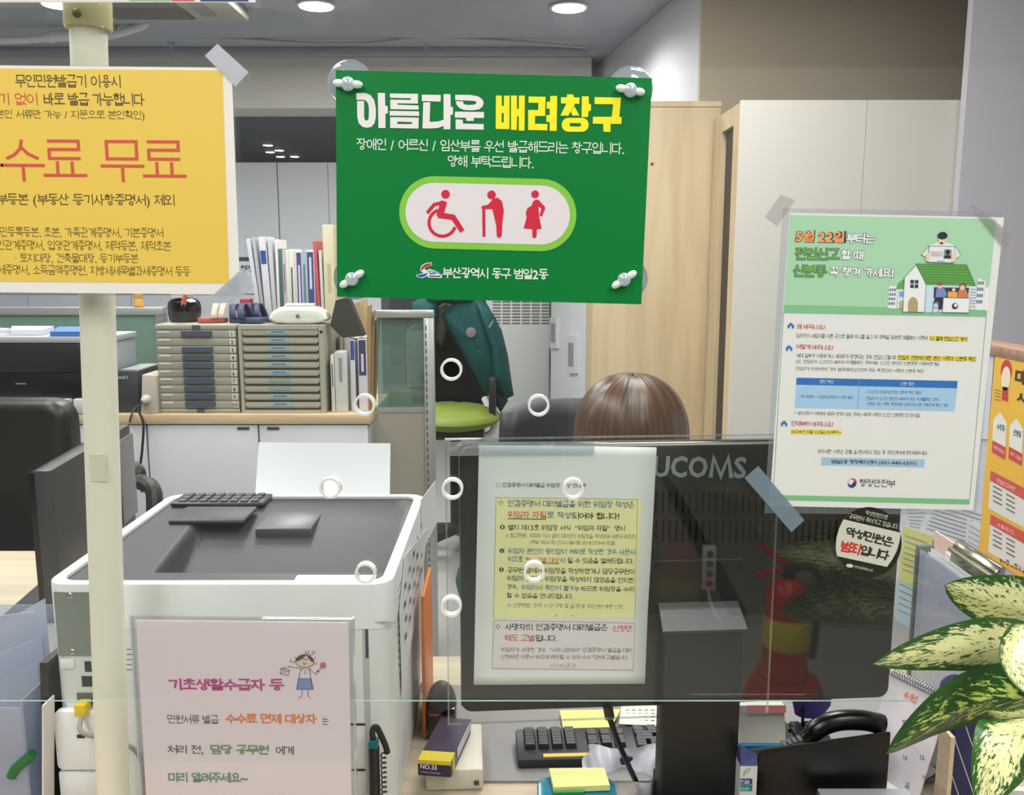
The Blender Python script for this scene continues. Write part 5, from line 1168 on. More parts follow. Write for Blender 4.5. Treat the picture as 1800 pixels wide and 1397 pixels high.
# clipboard with a metal clip
CX = .72
cbd = thing('clipboard', 'pale clipboard with a shiny metal clip standing before the pin board', 'clipboard', (CX, 1.36, DZ))
t0 = PX(1642, 946, CX); t1 = PX(1806, 1022, CX); zt = (t0.z + t1.z) / 2
MB().slab([(CX, t0.y, DZ + .0005), (CX, t1.y, DZ + .0005), (CX, t1.y, zt), (CX, t0.y, zt)], .003, Vector((-1, 0, 0))).build('board', mat((220, 186, 184), .45), cbd, fixn=True)
c0 = PX(1674, 985, CX - .01); c1 = PX(1752, 1012, CX - .01)
MB().prism([(CX - .016, zt - .028), (CX - .004, zt - .03), (CX + .004, zt + .012), (CX - .004, zt + .014), (CX - .012, zt + .004)], -c0.y, -c1.y, Matrix(((1, 0, 0, 0), (0, 0, -1, 0), (0, 1, 0, 0), (0, 0, 0, 1)))).build('metal_clip', mat((150, 146, 136), .18, .95), cbd, fixn=True, bevel=.002)
MB().tube([(CX - .013, c0.y + .004, zt - .004), (CX - .013, c1.y - .004, zt - .004)], .004, 10).build('clip_roll', mat((170, 166, 156), .15, .95), cbd, smooth=True)
MB().slab([(CX - .0045, t0.y - .05, DZ + .002), (CX - .0045, t1.y + .02, DZ + .002), (CX - .0045, t1.y + .02, zt - .02), (CX - .0045, t0.y - .05, zt - .02)], .003, Vector((-1, 0, 0))).build('clipped_paper', mat((214, 214, 222), .6), cbd, fixn=True)
# clear plastic file with papers
FX = .66
ff = thing('plastic_file', 'clear plastic file of papers with a grey spine standing before the clipboard', 'file', (FX, 1.35, DZ))
f0 = PX(1618, 978, FX); f1 = PX(1744, 1022, FX); fz = (f0.z + f1.z) / 2
MB().box(FX - .006, f0.y - .004, DZ + .0005, FX + .02, f0.y + .008, fz).build('spine', mat((84, 88, 96), .4), ff, bevel=.002)
MB().slab([(FX - .004, f0.y - .005, DZ + .001), (FX - .004, f1.y - .05, DZ + .001), (FX - .004, f1.y - .05, fz - .004), (FX - .004, f0.y - .005, fz - .004)], .0006, Vector((-1, 0, 0))).build('cover', clear((232, 234, 244), .08, rough=.2, haze=.35, hazecol=(210, 212, 226)), ff, fixn=True)
for i in range(3): MB().slab([(FX + .002 + i * .004, f0.y - .012, DZ + .001), (FX + .002 + i * .004, f1.y - .04, DZ + .001), (FX + .002 + i * .004, f1.y - .04, fz - .012 + i * .006), (FX + .002 + i * .004, f0.y - .012, fz - .012 + i * .006)], .0005, Vector((-1, 0, 0))).build('page', mat((206, 208, 218), .6), ff, fixn=True)
# spiral desk calendar
zc = DZ + .13; s0 = PZ(1566, 1180, zc); s1 = PZ(1668, 1231, zc); ce = (s1 - s0).normalized(); cn = Vector((ce.y, -ce.x, 0))
if cn.y > 0: cn = -cn
ca = thing('desk_calendar', 'white spiral-bound desk calendar standing beside the telephone', 'calendar', Vector(((s0.x + s1.x) / 2, (s0.y + s1.y) / 2, DZ)))
hz = Vector((0, 0, zc - DZ - .001))
fbm = [s0 - hz + cn * .045, s1 - hz + cn * .045]; bbm = [s0 - hz - cn * .045, s1 - hz - cn * .045]
MB().slab([fbm[0], fbm[1], s1, s0], .0015).build('front_page', mat((208, 202, 208), .6), ca, fixn=True)
MB().slab([bbm[1], bbm[0], s0 - up * .002, s1 - up * .002], .0015).build('back_board', mat((190, 186, 190), .6), ca, fixn=True)
for i in range(22):
    c = s0.lerp(s1, (i + .5) / 22) + up * .001
    MB().tube([c + (cn * cos(a) + up * sin(a)) * .0052 for a in [2 * pi * k / 8 for k in range(8)]], .0008, 5, True).build('ring', mat((150, 152, 160), .3, .7), ca, smooth=True)
sx = Sheet.__new__(Sheet); pn_ = (fbm[1] - fbm[0]).cross(s0 - fbm[0]).normalized(); sx.n = pn_ if pn_.y < 0 else -pn_; sx.po = fbm[0] + sx.n * .0006; sx.O = sx.po.copy(); sx.u = ce; sx.vd = -(sx.n.cross(sx.u)); sx.bend = None; sx.parts = []; sx.root = ca
sx.part('lettering', (226, 120, 80), 1).text('6월', 1590, 1218, 1612, 1230, 14, .02)
for i, (n_, x_, y_) in enumerate((('9', 1586, 1268), ('16', 1588, 1330), ('23', 1590, 1385), ('12', 1618, 1330), ('19', 1622, 1365), ('25', 1592, 1378))):
    sx.part('lettering', (96, 92, 98), 1).text(n_, x_, y_, x_ + 7, y_ + 2, 8, .01)
sx.done()
# flat calendar sheet below the telephone
cs = thing('calendar_sheet', 'loose white calendar sheet lying on the desk below the telephone', 'paper', PZ(1545, 1375, DZ))
pts = [PZ(1490, 1362, DZ), PZ(1560, 1420, DZ), PZ(1650, 1360, DZ), PZ(1570, 1312, DZ)]
MB().slab([Vector((p.x, p.y, DZ + .0045)) for p in pts], .0004, Vector((0, 0, 1))).build('sheet', mat((196, 192, 190), .6), cs, fixn=True)
# navy striped pouch and purple tag
NX = P(1706, 1340, 1.0)
nb = thing('striped_book', 'navy book with white diagonal stripes standing right of the calendar', 'book', (NX.x, 1.03, DZ))
xl_, xr_ = P(1672, 1340, 1.02).x, P(1752, 1340, 1.02).x; zt_ = P(1700, 1215, 1.02).z
MB().box(xl_, 1.02, DZ + .0005, xr_, 1.045, zt_).build('cover', mat((30, 34, 78), .4), nb, bevel=.002)
for i in range(9):
    o_ = -.06 + i * .019; x = xl_ + .004
    p0 = (xl_ + o_, DZ + .005); pts = []
    za, zb = DZ + .005, zt_ - .004
    xa, xb2 = xl_ + o_ + .06, xl_ + o_
    def cl(x): return max(xl_ + .001, min(xr_ - .001, x))
    t0_, t1_ = 0.0, 1.0
    def X_(t): return xa + (xb2 - xa) * t
    lo = max(0, min(1, (xr_ - .001 - xa) / (xb2 - xa))); hi = max(0, min(1, (xl_ + .001 - xa) / (xb2 - xa)))
    if hi - lo < .05: continue
    MB().slab([(X_(lo), 1.0195, za + (zb - za) * lo), (X_(lo) + .0012, 1.0195, za + (zb - za) * lo), (X_(hi) + .0012, 1.0195, za + (zb - za) * hi), (X_(hi), 1.0195, za + (zb - za) * hi)], .0004, Vector((0, -1, 0))).build('stripe', mat((190, 192, 204), .5), nb, fixn=True)
MB().box(xl_ - .013, 1.0, DZ + .0005, xl_ - .008, 1.03, P(1660, 1296, 1.0).z).build('wooden_ruler', wood((190, 170, 140), (206, 188, 158), 10), None, label='pale wooden strip standing left of the navy striped book', cat='ruler')
pt_ = thing('purple_tag', 'round purple tag with white lettering behind the plant leaves', 'tag', P(1672, 1225, 1.1))
q = P(1674, 1205, 1.1); M = Matrix.Translation((q.x, 1.1, q.z)) @ Matrix.Rotation(pi / 2, 4, 'X')
MB().lathe([(.0168, 0), (.0168, .002)], 28, M).build('disc', mat((78, 66, 136), .4), pt_, smooth=True)
MB().tube([(q.x, 1.1, q.z - .016), (q.x, 1.1, DZ + .0005)], .002, 8).build('stem', mat((78, 66, 136), .4), pt_)
sx = Sheet.__new__(Sheet); sx.po = Vector((q.x, 1.0978, q.z)); sx.n = Vector((0, -1, 0)); sx.O = sx.po.copy(); sx.u = Vector((1, 0, 0)); sx.vd = Vector((0, 0, -1)); sx.bend = None; sx.parts = []; sx.root = pt_
sx.part('lettering', (210, 208, 226), 1).text('주', 1678, 1199, 1690, 1193, 15, .02); sx.done()

# ------------------------------------------------------------------ variegated plant in front of the glass
def leaf_mat(c1, c2, thr, sc):
    m = bpy.data.materials.new('leaf'); m.use_nodes = True; nt = m.node_tree; b = nt.nodes['Principled BSDF']; N = nt.nodes.new; L = nt.links.new
    uv = N('ShaderNodeTexCoord'); sp = N('ShaderNodeSeparateXYZ'); L(uv.outputs['UV'], sp.inputs[0])
    mp = N('ShaderNodeMapping'); mp.inputs['Scale'].default_value = (1.0, .42, 1); L(uv.outputs['UV'], mp.inputs[0])
    # slant the flecks along the side veins
    n1 = N('ShaderNodeTexNoise'); n1.inputs['Scale'].default_value = sc; n1.inputs['Detail'].default_value = 5; n1.inputs['Roughness'].default_value = .65; n1.inputs['Distortion'].default_value = .5
    a = N('ShaderNodeMath'); a.operation = 'SUBTRACT'; a.inputs[1].default_value = .5; L(sp.outputs['Y'], a.inputs[0])
    ab = N('ShaderNodeMath'); ab.operation = 'ABSOLUTE'; L(a.outputs[0], ab.inputs[0])
    sk = N('ShaderNodeMath'); sk.operation = 'MULTIPLY_ADD'; sk.inputs[1].default_value = -.55; L(ab.outputs[0], sk.inputs[0]); L(sp.outputs['X'], sk.inputs[2])
    cb_ = N('ShaderNodeCombineXYZ'); L(sk.outputs[0], cb_.inputs[0])
    y2 = N('ShaderNodeMath'); y2.operation = 'MULTIPLY'; y2.inputs[1].default_value = .5; L(sp.outputs['Y'], y2.inputs[0]); L(y2.outputs[0], cb_.inputs[1])
    oi = N('ShaderNodeObjectInfo'); L(oi.outputs['Random'], cb_.inputs[2]); L(cb_.outputs[0], n1.inputs['Vector'])
    # margins and midrib stay green
    ed = N('ShaderNodeMath'); ed.operation = 'MULTIPLY'; ed.inputs[1].default_value = 2; L(ab.outputs[0], ed.inputs[0])
    p4 = N('ShaderNodeMath'); p4.operation = 'POWER'; p4.inputs[1].default_value = 4; L(ed.outputs[0], p4.inputs[0])
    sm = N('ShaderNodeMath'); sm.operation = 'MULTIPLY_ADD'; sm.inputs[1].default_value = -.30; L(p4.outputs[0], sm.inputs[0]); L(n1.outputs['Fac'], sm.inputs[2])
    tip = N('ShaderNodeMath'); tip.operation = 'POWER'; tip.inputs[1].default_value = 4; L(sp.outputs['X'], tip.inputs[0])
    s2 = N('ShaderNodeMath'); s2.operation = 'MULTIPLY_ADD'; s2.inputs[1].default_value = -.12; L(tip.outputs[0], s2.inputs[0]); L(sm.outputs[0], s2.inputs[2])
    cr = N('ShaderNodeValToRGB'); e = cr.color_ramp.elements; e[0].position = thr - .025; e[0].color = rgb(c1); e[1].position = thr + .02; e[1].color = rgb(c2)
    L(s2.outputs[0], cr.inputs[0]); L(cr.outputs[0], b.inputs['Base Color']); b.inputs['Roughness'].default_value = .35
    b.inputs['Subsurface Weight'].default_value = 0.0
    return m
lm1 = leaf_mat((44, 96, 34), (238, 240, 178), .415, 26); lm2 = leaf_mat((30, 78, 26), (194, 210, 110), .52, 24)
root_p = Vector((P(1880, 1250, .79).x, .79, DZ))
pl_ = thing('potted_plant', 'potted plant with green and cream flecked leaves at the lower right corner', 'plant', root_p)
MB().lathe([(.055, 0), (.06, .01), (.075, .11), (.08, .115), (.08, .13), (.072, .13), (.07, .115)], 32, Matrix.Translation(root_p + Vector((0, 0, .0005)))).build('pot', mat((206, 204, 198), .4), pl_, smooth=True)
MB().lathe([(.07, .112), (.06, .118), (.001, .12)], 24, Matrix.Translation(root_p)).build('soil', mat((70, 54, 40), .9, noise=.3, scale=80, bump=.4), pl_, smooth=True)
def leaf(base, mid, tip, width, side, m, fold=.25, stem=True, wave=.0):
    base, mid, tip = Vector(base), Vector(mid), Vector(tip)
    c = spline([base, mid, tip], 12); n = len(c) - 1
    side = Vector(side).normalized()
    def fn(u, v):
        i = min(n - 1, int(u * n)); f = u * n - i; p = c[i].lerp(c[i + 1], f); t = (c[i + 1] - c[i]).normalized()
        s = (side - t * side.dot(t)).normalized(); nn = t.cross(s)
        w = width * (sin(pi * min(1, u * 1.02) ** .78) ** .85 if 0 < u < .98 else 0.0) + .0004
        x = (v - .5) * 2
        return p + s * (x * w) + nn * (abs(x) * w * fold + wave * sin(u * 9 + x) * .004)
    MB().grid(fn, 30, 12, uv=True).build('leaf', m, pl_, smooth=True, angle=180)
    if stem:
        b2 = root_p + Vector((0, 0, .11)); MB().tube(spline([b2, b2.lerp(base, .5) + Vector((0, 0, .03)), base], 6), .003, 8).build('stalk', mat((110, 150, 70), .5), pl_, smooth=True)
def LP(x, y, Y): return P(x, y, Y)
leaf(LP(1850, 1142, .80), LP(1700, 1140, .76), LP(1535, 1167, .74), .029, (0, -.25, 1), lm1, .18)
leaf(LP(1860, 1085, .82), LP(1760, 1062, .80), LP(1660, 1028, .79), .030, (.25, -.3, 1), lm1, .25)
leaf(LP(1850, 1120, .83), LP(1765, 1088, .82), LP(1680, 1058, .815), .016, (.25, .4, 1), lm2, .2)
leaf(LP(1860, 1218, .78), LP(1700, 1245, .755), LP(1556, 1326, .73), .034, (.1, -.2, 1), lm2, .3)
leaf(LP(1800, 1100, .74), LP(1776, 1165, .715), LP(1808, 1222, .70), .015, (1, .3, .1), lm1, .5)
leaf(LP(1840, 1262, .72), LP(1770, 1310, .70), LP(1722, 1425, .69), .026, (.85, -.2, .4), lm1, .3)
leaf(LP(1842, 1300, .68), LP(1815, 1360, .67), LP(1790, 1372, .665), .014, (.5, -.2, .8), lm2, .3)
leaf(LP(1835, 1240, .745), LP(1780, 1262, .735), LP(1735, 1248, .73), .012, (.1, -.6, .8), lm1, .3)
leaf(LP(1840, 1215, .80), LP(1790, 1205, .80), LP(1752, 1200, .80), .008, (.1, -.2, 1), lm1, .3)
# ================================================================== OFFICE BEHIND THE COUNTER
whM = mat((206, 208, 214), .45, noise=.02); gyM = mat((196, 199, 203), .4, noise=.02)
# ------------------------------------------------------------------ low cabinet run with wooden top
YC = 2.95; CT = P(400, 727, YC).z; cxl = P(-140, 727, YC).x; cxr = P(652, 727, YC).x
MB().box(cxl - .02, YC - .02, CT - .032, cxr, YC + .44, CT).build('cabinet_worktop', wood((196, 172, 136), (212, 190, 154), 4), None, bevel=.002, label='pale wooden worktop along the low white cabinets at the back left', cat='worktop')
edges = [P(x, 800, YC).x for x in (-140, 60, 263, 458, 650)]
for i in range(4):
    a, b = edges[i], edges[i + 1]
    names = ('at the left edge of the frame', 'behind the cream pole', 'behind the upright paper', 'at the end of the row beside the partition')
    rt = thing('low_cabinet', 'low white cabinet %s' % names[i], 'cabinet', ((a + b) / 2, YC + .2, 0), group='low white cabinets')
    MB().box(a + .001, YC + .004, .0, b - .001, YC + .42, CT - .0325).build('body', mat((172, 174, 176), .5), rt)
    dd = MB().box(a + .003, YC - .012, .06, b - .003, YC + .0035, CT - .036).build('door', whM, rt, bevel=.0015)
    h0 = (b - .07) if i % 2 == 0 else (a + .03)
    MB().box(h0, YC - .0145, CT - .052, h0 + .04, YC - .012, CT - .043).build('handle', mat((70, 70, 72), .4), dd)
    if i == 1:
        q = P(134, 773, YC - .012); MB().lathe([(.008, 0), (.008, .002), (.003, .003)], 14, Matrix.Translation((q.x, YC - .012, q.z)) @ Matrix.Rotation(pi / 2, 4, 'X')).build('lock', mat((150, 152, 152), .3, .6), dd, smooth=True)
# ------------------------------------------------------------------ drawer units on the worktop
def unit(x0, x1, ytop):
    a = P(x0, 723, YC + .02); b = P(x1, 723, YC + .02); t = P(x0, ytop, YC + .02); return a.x, b.x, t.z
caseMat = mat((154, 152, 138), .5, noise=.03); paleCaseMat = mat((166, 164, 148), .5, noise=.03)
a, b, t = unit(281, 424, 570)
YU = YC + .02
u1 = thing('drawer_unit', 'beige ten-drawer desktop unit with blue-grey pulls numbered 1 to 10', 'drawer unit', ((a + b) / 2, YU + .16, CT), group='desktop drawer units')
MB().box(a, YU + .012, CT + .0005, b, YU + .33, t).build('case', caseMat, u1, bevel=.004)
MB().box(a + .002, YU - .006, t - .018, b - .002, YU + .0115, t - .001).build('top_lip', caseMat, u1, bevel=.003)
MB().box(a + .002, YU - .006, CT + .001, b - .002, YU + .0115, CT + .014).build('base_lip', caseMat, u1, bevel=.003)
dh = (t - .019 - CT - .0145) / 10; blM = mat((74, 84, 100), .45, noise=.05)
def mini(root, x, y, z): 
    s = Sheet.__new__(Sheet); s.po = Vector((x, y, z)); s.n = Vector((0, -1, 0)); s.O = s.po.copy(); s.u = Vector((1, 0, 0)); s.vd = Vector((0, 0, -1)); s.bend = None; s.parts = []; s.root = root; return s
def put(s, part, body, xl, xr, zc, h, w=.02):
    vs, fs = text2d(body, w); xa = min(v[0] for v in vs); xb = max(v[0] for v in vs); ya = min(v[1] for v in vs); yb = max(v[1] for v in vs)
    k = min((xr - xl) / (xb - xa), h / (yb - ya)); xc = (xl + xr) / 2
    part.mb.add([(xc + (v[0] - (xa + xb) / 2) * k, s.po.y - .0004 - v[2] * 1e-5, zc + (v[1] - (ya + yb) / 2) * k) for v in vs], fs)
sm = mini(u1, a, YU - .0075, t)
for i in range(10):
    z1 = t - .019 - i * dh; z0 = z1 - dh + .0015
    dr = MB().box(a + .004, YU - .004, z0, b - .004, YU + .0115, z1).build('drawer', caseMat, u1, bevel=.0015)
    xm = a + (b - a) * .51
    if i != 1: MB().prism([(xm - .052, 0), (xm - .048, -.010), (xm + .048, -.010), (xm + .052, 0)], z0 + .006, z1 - .003, Matrix.Translation((0, YU - .0042, 0))).build('pull', blM, dr, fixn=True)
    MB().box(a + .012, YU - .0052, z1 - .009, a + .05, YU - .004, z1 - .003).build('name_label', mat((206, 206, 200), .5), dr)
    nb_ = MB().box(b - .026, YU - .0055, z0 + .003, b - .008, YU - .004, z1 - .002).build('number_label', mat((206, 206, 198), .5), dr)
    p = sm.part('number', (70, 72, 70), 1, parent=dr); put(sm, p, str(i + 1), b - .024, b - .010, (z0 + z1) / 2, dh * .5)
sm.done()
xm = a + (b - a) * .51
MB().box(xm - .014, YU - .008, t - .016, xm + .014, YU - .006, t - .002).build('blue_tab', blM, u1)
MB().box(xm - .012, YU - .008, CT + .001, xm + .014, YU - .006, CT + .014).build('blue_tab', blM, u1)
a, b, t = unit(426, 574, 571)
u2 = thing('drawer_unit', 'pale beige ten-drawer desktop unit with blue name labels in the middle', 'drawer unit', ((a + b) / 2, YU + .16, CT), group='desktop drawer units')
MB().box(a, YU + .006, CT + .0005, b, YU + .33, t).build('case', paleCaseMat, u2, bevel=.002)
for x_, w_ in ((a, .011), (b - .017, .017)): MB().box(x_ + .0005, YU - .006, CT + .001, x_ + w_, YU + .0055, t - .0005).build('side_post', paleCaseMat, u2)
MB().box(a + .0115, YU - .006, t - .014, b - .0175, YU + .0055, t - .0005).build('top_rail', paleCaseMat, u2); MB().box(a + .0115, YU - .006, CT + .001, b - .0175, YU + .0055, CT + .01).build('base_rail', paleCaseMat, u2)
dh = (t - .0145 - CT - .0105) / 10
for i in range(10):
    z1 = t - .0145 - i * dh; z0 = z1 - dh
    dr = MB().box(a + .0125, YU - .003, z0 + .0115, b - .0185, YU + .0055, z1 - .001).build('drawer', paleCaseMat, u2)
    MB().box(a + .016, YU - .0005, z0 + .0015, b - .022, YU + .0055, z0 + .0112).build('finger_slot', mat((74, 72, 62), .6), dr)
    MB().box(a + .018, YU - .004, z0 + .007, b - .024, YU - .001, z0 + .0112).build('pull_lip', mat((146, 142, 126), .5), dr)
    xm = a + (b - a) * .46
    lb = MB().box(xm - .036, YU - .0042, z0 + .013, xm + .036, YU - .003, z1 - .002).build('name_label', mat((134, 172, 192) if i not in (6, 7) else (128, 160, 150), .5), dr)
    if i not in (6, 7): MB().box(xm - .022, YU - .0046, (z0 + .013 + z1) / 2 - .0022, xm + .022, YU - .0042, (z0 + .013 + z1) / 2 + .0008).build('label_print', mat((80, 96, 110), .5), lb)
MB().lathe([(.005, 0), (.005, .002)], 12, Matrix.Translation((b - .008, YU - .006, t - .022)) @ Matrix.Rotation(pi / 2, 4, 'X')).build('lock', mat((40, 40, 40), .4, .5), u2)
UT = t
# ------------------------------------------------------------------ things on top of the drawer units
a1, b1, t1 = unit(281, 424, 570)
q = P(323, 553, YU + .12)
bw = thing('black_container', 'glossy black rounded container with a white label on the numbered drawer unit', 'container', (q.x, YU + .13, t1))
MB().lathe([(.045, 0), (.05, .003), (.055, .03), (.055, .037)], 32, Matrix.Translation((q.x, YU + .13, t1 + .0005))).build('bowl', mat((46, 47, 50), .35), bw, smooth=True)
MB().lathe([(.0552, .037), (.056, .05), (.052, .068), (.04, .078), (.02, .082)], 32, Matrix.Translation((q.x, YU + .13, t1 + .0005))).build('lid', mat((14, 16, 17), .12, coat=.5), bw, smooth=True)
MB().box(q.x - .026, YU + .085, t1 + .083, q.x + .022, YU + .16, t1 + .098).build('white_label', mat((190, 192, 192), .5), bw)
MB().tube([(q.x + .02, YU + .065, t1 + .066), (q.x + .034, YU + .06, t1 + .098)], .008, 8).build('orange_tag', mat((206, 104, 66), .5), bw)
def sandal(cx, cy, z, rz, L, w, sole, strap, label, name='sandal'):
    rt = thing(name, label, 'sandal', (cx, cy, z), rz, 'sandals on the drawer units')
    out = [(-.5, 0), (-.48, .28), (-.3, .42), (0, .36), (.25, .46), (.43, .34), (.5, 0), (.43, -.34), (.25, -.46), (0, -.36), (-.3, -.42), (-.48, -.28)]
    MB().prism([(x * L, y * w) for x, y in out], .0005, .018).build('sole', mat(sole, .5), rt, local=True, bevel=.004)
    for k, x in enumerate((.02, .26)):
        MB().grid(lambda u, v: ((x + (v - .5) * .19) * L + .01 * sin(pi * u), (u - .5) * w * .95, .016 + .045 * sin(pi * u) ** .7), 14, 3).build('strap', mat(strap, .45, noise=.08, scale=40), rt, local=True, smooth=True, thick=.004)
    return rt
s1_ = P(365, 560, YU + .02); sandal(s1_.x, YU + .075, t1 + .0003, R(18), .10, .05, (176, 88, 74), (226, 206, 186), 'cream and red strap sandal on the numbered drawer unit')
s2_ = P(432, 560, YU + .06); sandal(s2_.x, YU + .07, t1 + .0006, R(165), .13, .062, (62, 72, 104), (58, 68, 102), 'navy sandal on top between the two drawer units')
s3_ = P(455, 555, YU + .12); sandal(s3_.x + .004, YU + .14, UT + .0005, R(170), .12, .06, (58, 68, 100), (54, 62, 94), 'second navy sandal leaning by the upright papers')
rb = P(438, 536, YU + .2)
MB().box(rb.x - .034, YU + .2, t1 + .0006, rb.x + .004, YU + .24, t1 + .075).build('magenta_box', mat((158, 40, 80), .5), None, label='small magenta box behind the navy sandals', cat='box', bevel=.003)
# wet tissue pack
wt = P(527, 552, YU + .05)
tp = thing('tissue_pack', 'white wet tissue pack lying on the blue-labelled drawer unit', 'tissue pack', (wt.x, YU + .06, UT))
def pack(u, v):
    x = (u - .5) * 2; y = (v - .5) * 2
    e = max(0, (1 - abs(x) ** 3.2)) ** .5; f = max(0, 1 - abs(y) ** 4) ** .5
    return (x, y, e * f)
mb = MB(); LX, LY, LZ = .098, .05, .062
mb.grid(lambda u, v: (wt.x + (u - .5) * 2 * LX, YU + .06 + (v - .5) * 2 * LY * (.75 + .25 * pack(u, v)[2]), UT + .018 + pack(u, v)[2] * (LZ - .018) + .002 * sin(u * 40) * abs(u - .5)), 36, 16)
mb.grid(lambda u, v: (wt.x + (u - .5) * 2 * LX, YU + .06 - (v - .5) * 2 * LY * (.75 + .25 * pack(u, v)[2]), UT + .018 - pack(u, v)[2] * .0175), 36, 16)
mb.build('wrapper', mat((214, 216, 208), .35, noise=.03, scale=30, bump=.15), tp, smooth=True, fixn=True, angle=70)
MB().prism(rrect(wt.x - .05, YU + .03, wt.x + .05, YU + .09, .02), UT + .058, UT + .068).build('lid', mat((222, 224, 220), .35), tp, bevel=.003)
MB().box(wt.x - .004, YU + .0092, UT + .022, wt.x + .008, YU + .0105, UT + .034).build('printed_mark', mat((110, 112, 112), .5), tp)
# upright books and paper bundles on the drawer units
YB = YU + .20
def book(px0, px1, ytop, col, label, lean=0.0, dep=.13, band=None, spine=None, z=None, Y=None, cat='book', name='book', grp='books on the drawer units'):
    Y = Y or YB; z = UT if z is None else z
    a = P(px0, 480, Y); b = P(px1, 480, Y); t = P(px0, ytop, Y).z
    w = b.x - a.x; h = t - z - .001
    rt = thing(name, label, cat, ((a.x + b.x) / 2, Y + dep / 2, z + .0005), Matrix.Rotation(R(lean), 3, 'Y'), grp)
    MB().box(-w / 2, -dep / 2, 0, w / 2, dep / 2, h).build('cover', mat(col, .5, noise=.04), rt, local=True, bevel=min(.0015, w * .2))
    MB().box(-w / 2 + w * .12, -dep / 2 + .004, .002, w / 2 - w * .12, dep / 2 + .001, h + .0012).build('pages', mat((214, 212, 204), .7), rt, local=True)
    if band:
        MB().box(-w / 2 + w * .1, -dep / 2 - .0006, h * band[0], w / 2 - w * .1, -dep / 2, h * band[1]).build('spine_label', mat(band[2], .5), rt, local=True)
    if spine:
        MB().box(-w * .14, -dep / 2 - .0011, h * spine[0], w * .14, -dep / 2 - .0005, h * spine[1]).build('spine_print', mat(spine[2], .5), rt, local=True)
    return rt
GB = 'books and papers standing on the drawer unit'
book(450, 457, 419, (206, 208, 216), 'leaning white paper file at the left end of the book row', -6)
book(457.5, 463, 417, (176, 180, 190), 'grey leaning file next to the white one', -5)
book(464, 476, 416, (214, 216, 222), 'thick white paper bundle with blue clip in the book row', -3, band=(.68, .84, (42, 84, 152)))
book(477, 484, 420, (196, 198, 208), 'thin grey-white bundle right of the blue clip bundle', -2)
book(485, 490, 421, (222, 222, 224), 'narrow white booklet beside the tall bundles', 0)
book(490, 497, 437, (64, 106, 100), 'dark green book in the upright row')
book(497, 503, 439, (190, 180, 190), 'pinkish grey booklet right of the green book', spine=(.4, .8, (120, 110, 120)))
book(503, 509, 440, (216, 216, 214), 'slim white booklet in the middle of the row')
book(509, 517, 438, (222, 222, 212), 'cream book with dark spine print', spine=(.25, .75, (70, 72, 76)))
book(517, 521, 440, (206, 206, 212), 'thin pale booklet left of the purple book')
book(521, 531, 441, (226, 226, 230), 'white book with a purple spine', band=(.02, .98, (84, 74, 134)), spine=(.2, .8, (220, 216, 232)))
book(531, 539, 440, (150, 178, 188), 'pale teal book right of the purple one', spine=(.2, .8, (90, 110, 124)))
book(539, 553, 439, (206, 216, 224), 'wide pale blue book with a navy spine label', band=(.25, .97, (70, 72, 130)), spine=(.45, .9, (210, 212, 226)))
book(556, 562, 423, (196, 84, 96), 'red booklet leaning at the right of the row', -2)
book(563, 568, 440, (206, 204, 198), 'grey-white file behind the red booklet', -1)
book(569, 588, 395, (218, 210, 178), 'tall cream folder at the right end of the row', 0, dep=.2, spine=(.3, .6, (196, 180, 140)))
# books standing on the worktop right of the drawer units
YW2 = YC + .03
GW = 'books standing on the worktop'
def wbook(px0, px1, ytop, col, label, **k):
    Y = k.pop('Y', YW2); return book(px0, px1, ytop, col, label, z=CT, Y=Y, grp=GW, **k)
wbook(575.5, 582, 624, (206, 206, 200), 'first white book right of the drawer unit', dep=.15, spine=(.45, .85, (90, 92, 96)))
wbook(583, 604, 618, (200, 204, 200), 'white book with a grey landscape cover beside the drawer unit', dep=.05, band=(.2, .98, (196, 200, 196)), spine=(.5, .9, (140, 146, 146)))
wbook(611, 620, 597, (206, 210, 216), 'white book with a blue spine top', dep=.16, Y=YW2 + .02, band=(.72, .99, (56, 74, 150)))
wbook(621, 624.5, 600, (60, 64, 84), 'thin dark booklet between two white books', dep=.16, Y=YW2 + .02)
wbook(625, 641, 596, (206, 204, 210), 'thick white book with a dark navy spine label', dep=.17, Y=YW2 + .02, band=(.5, .99, (62, 60, 92)), spine=(.55, .8, (200, 200, 212)))
wbook(594, 607, 582, (196, 196, 190), 'row of thin white booklets behind the two white books', dep=.10, Y=YW2 + .17, spine=(.5, .9, (150, 150, 150)))
bx_ = P(608, 590, YW2 + .06)
MB().prism([(P(x, y, YC + .05).x, P(x, y, YC + .05).z) for x, y in ((590, 528), (612, 522), (640, 590), (602, 594), (580, 572))], 0, .05, Matrix(((1, 0, 0, 0), (0, 0, 1, YC + .05), (0, 1, 0, 0), (0, 0, 0, 1)))).build('dark_box', mat((56, 54, 50), .5, noise=.05), None, fixn=True, label='dark leaning box on top of the books beside the envelopes', cat='box')
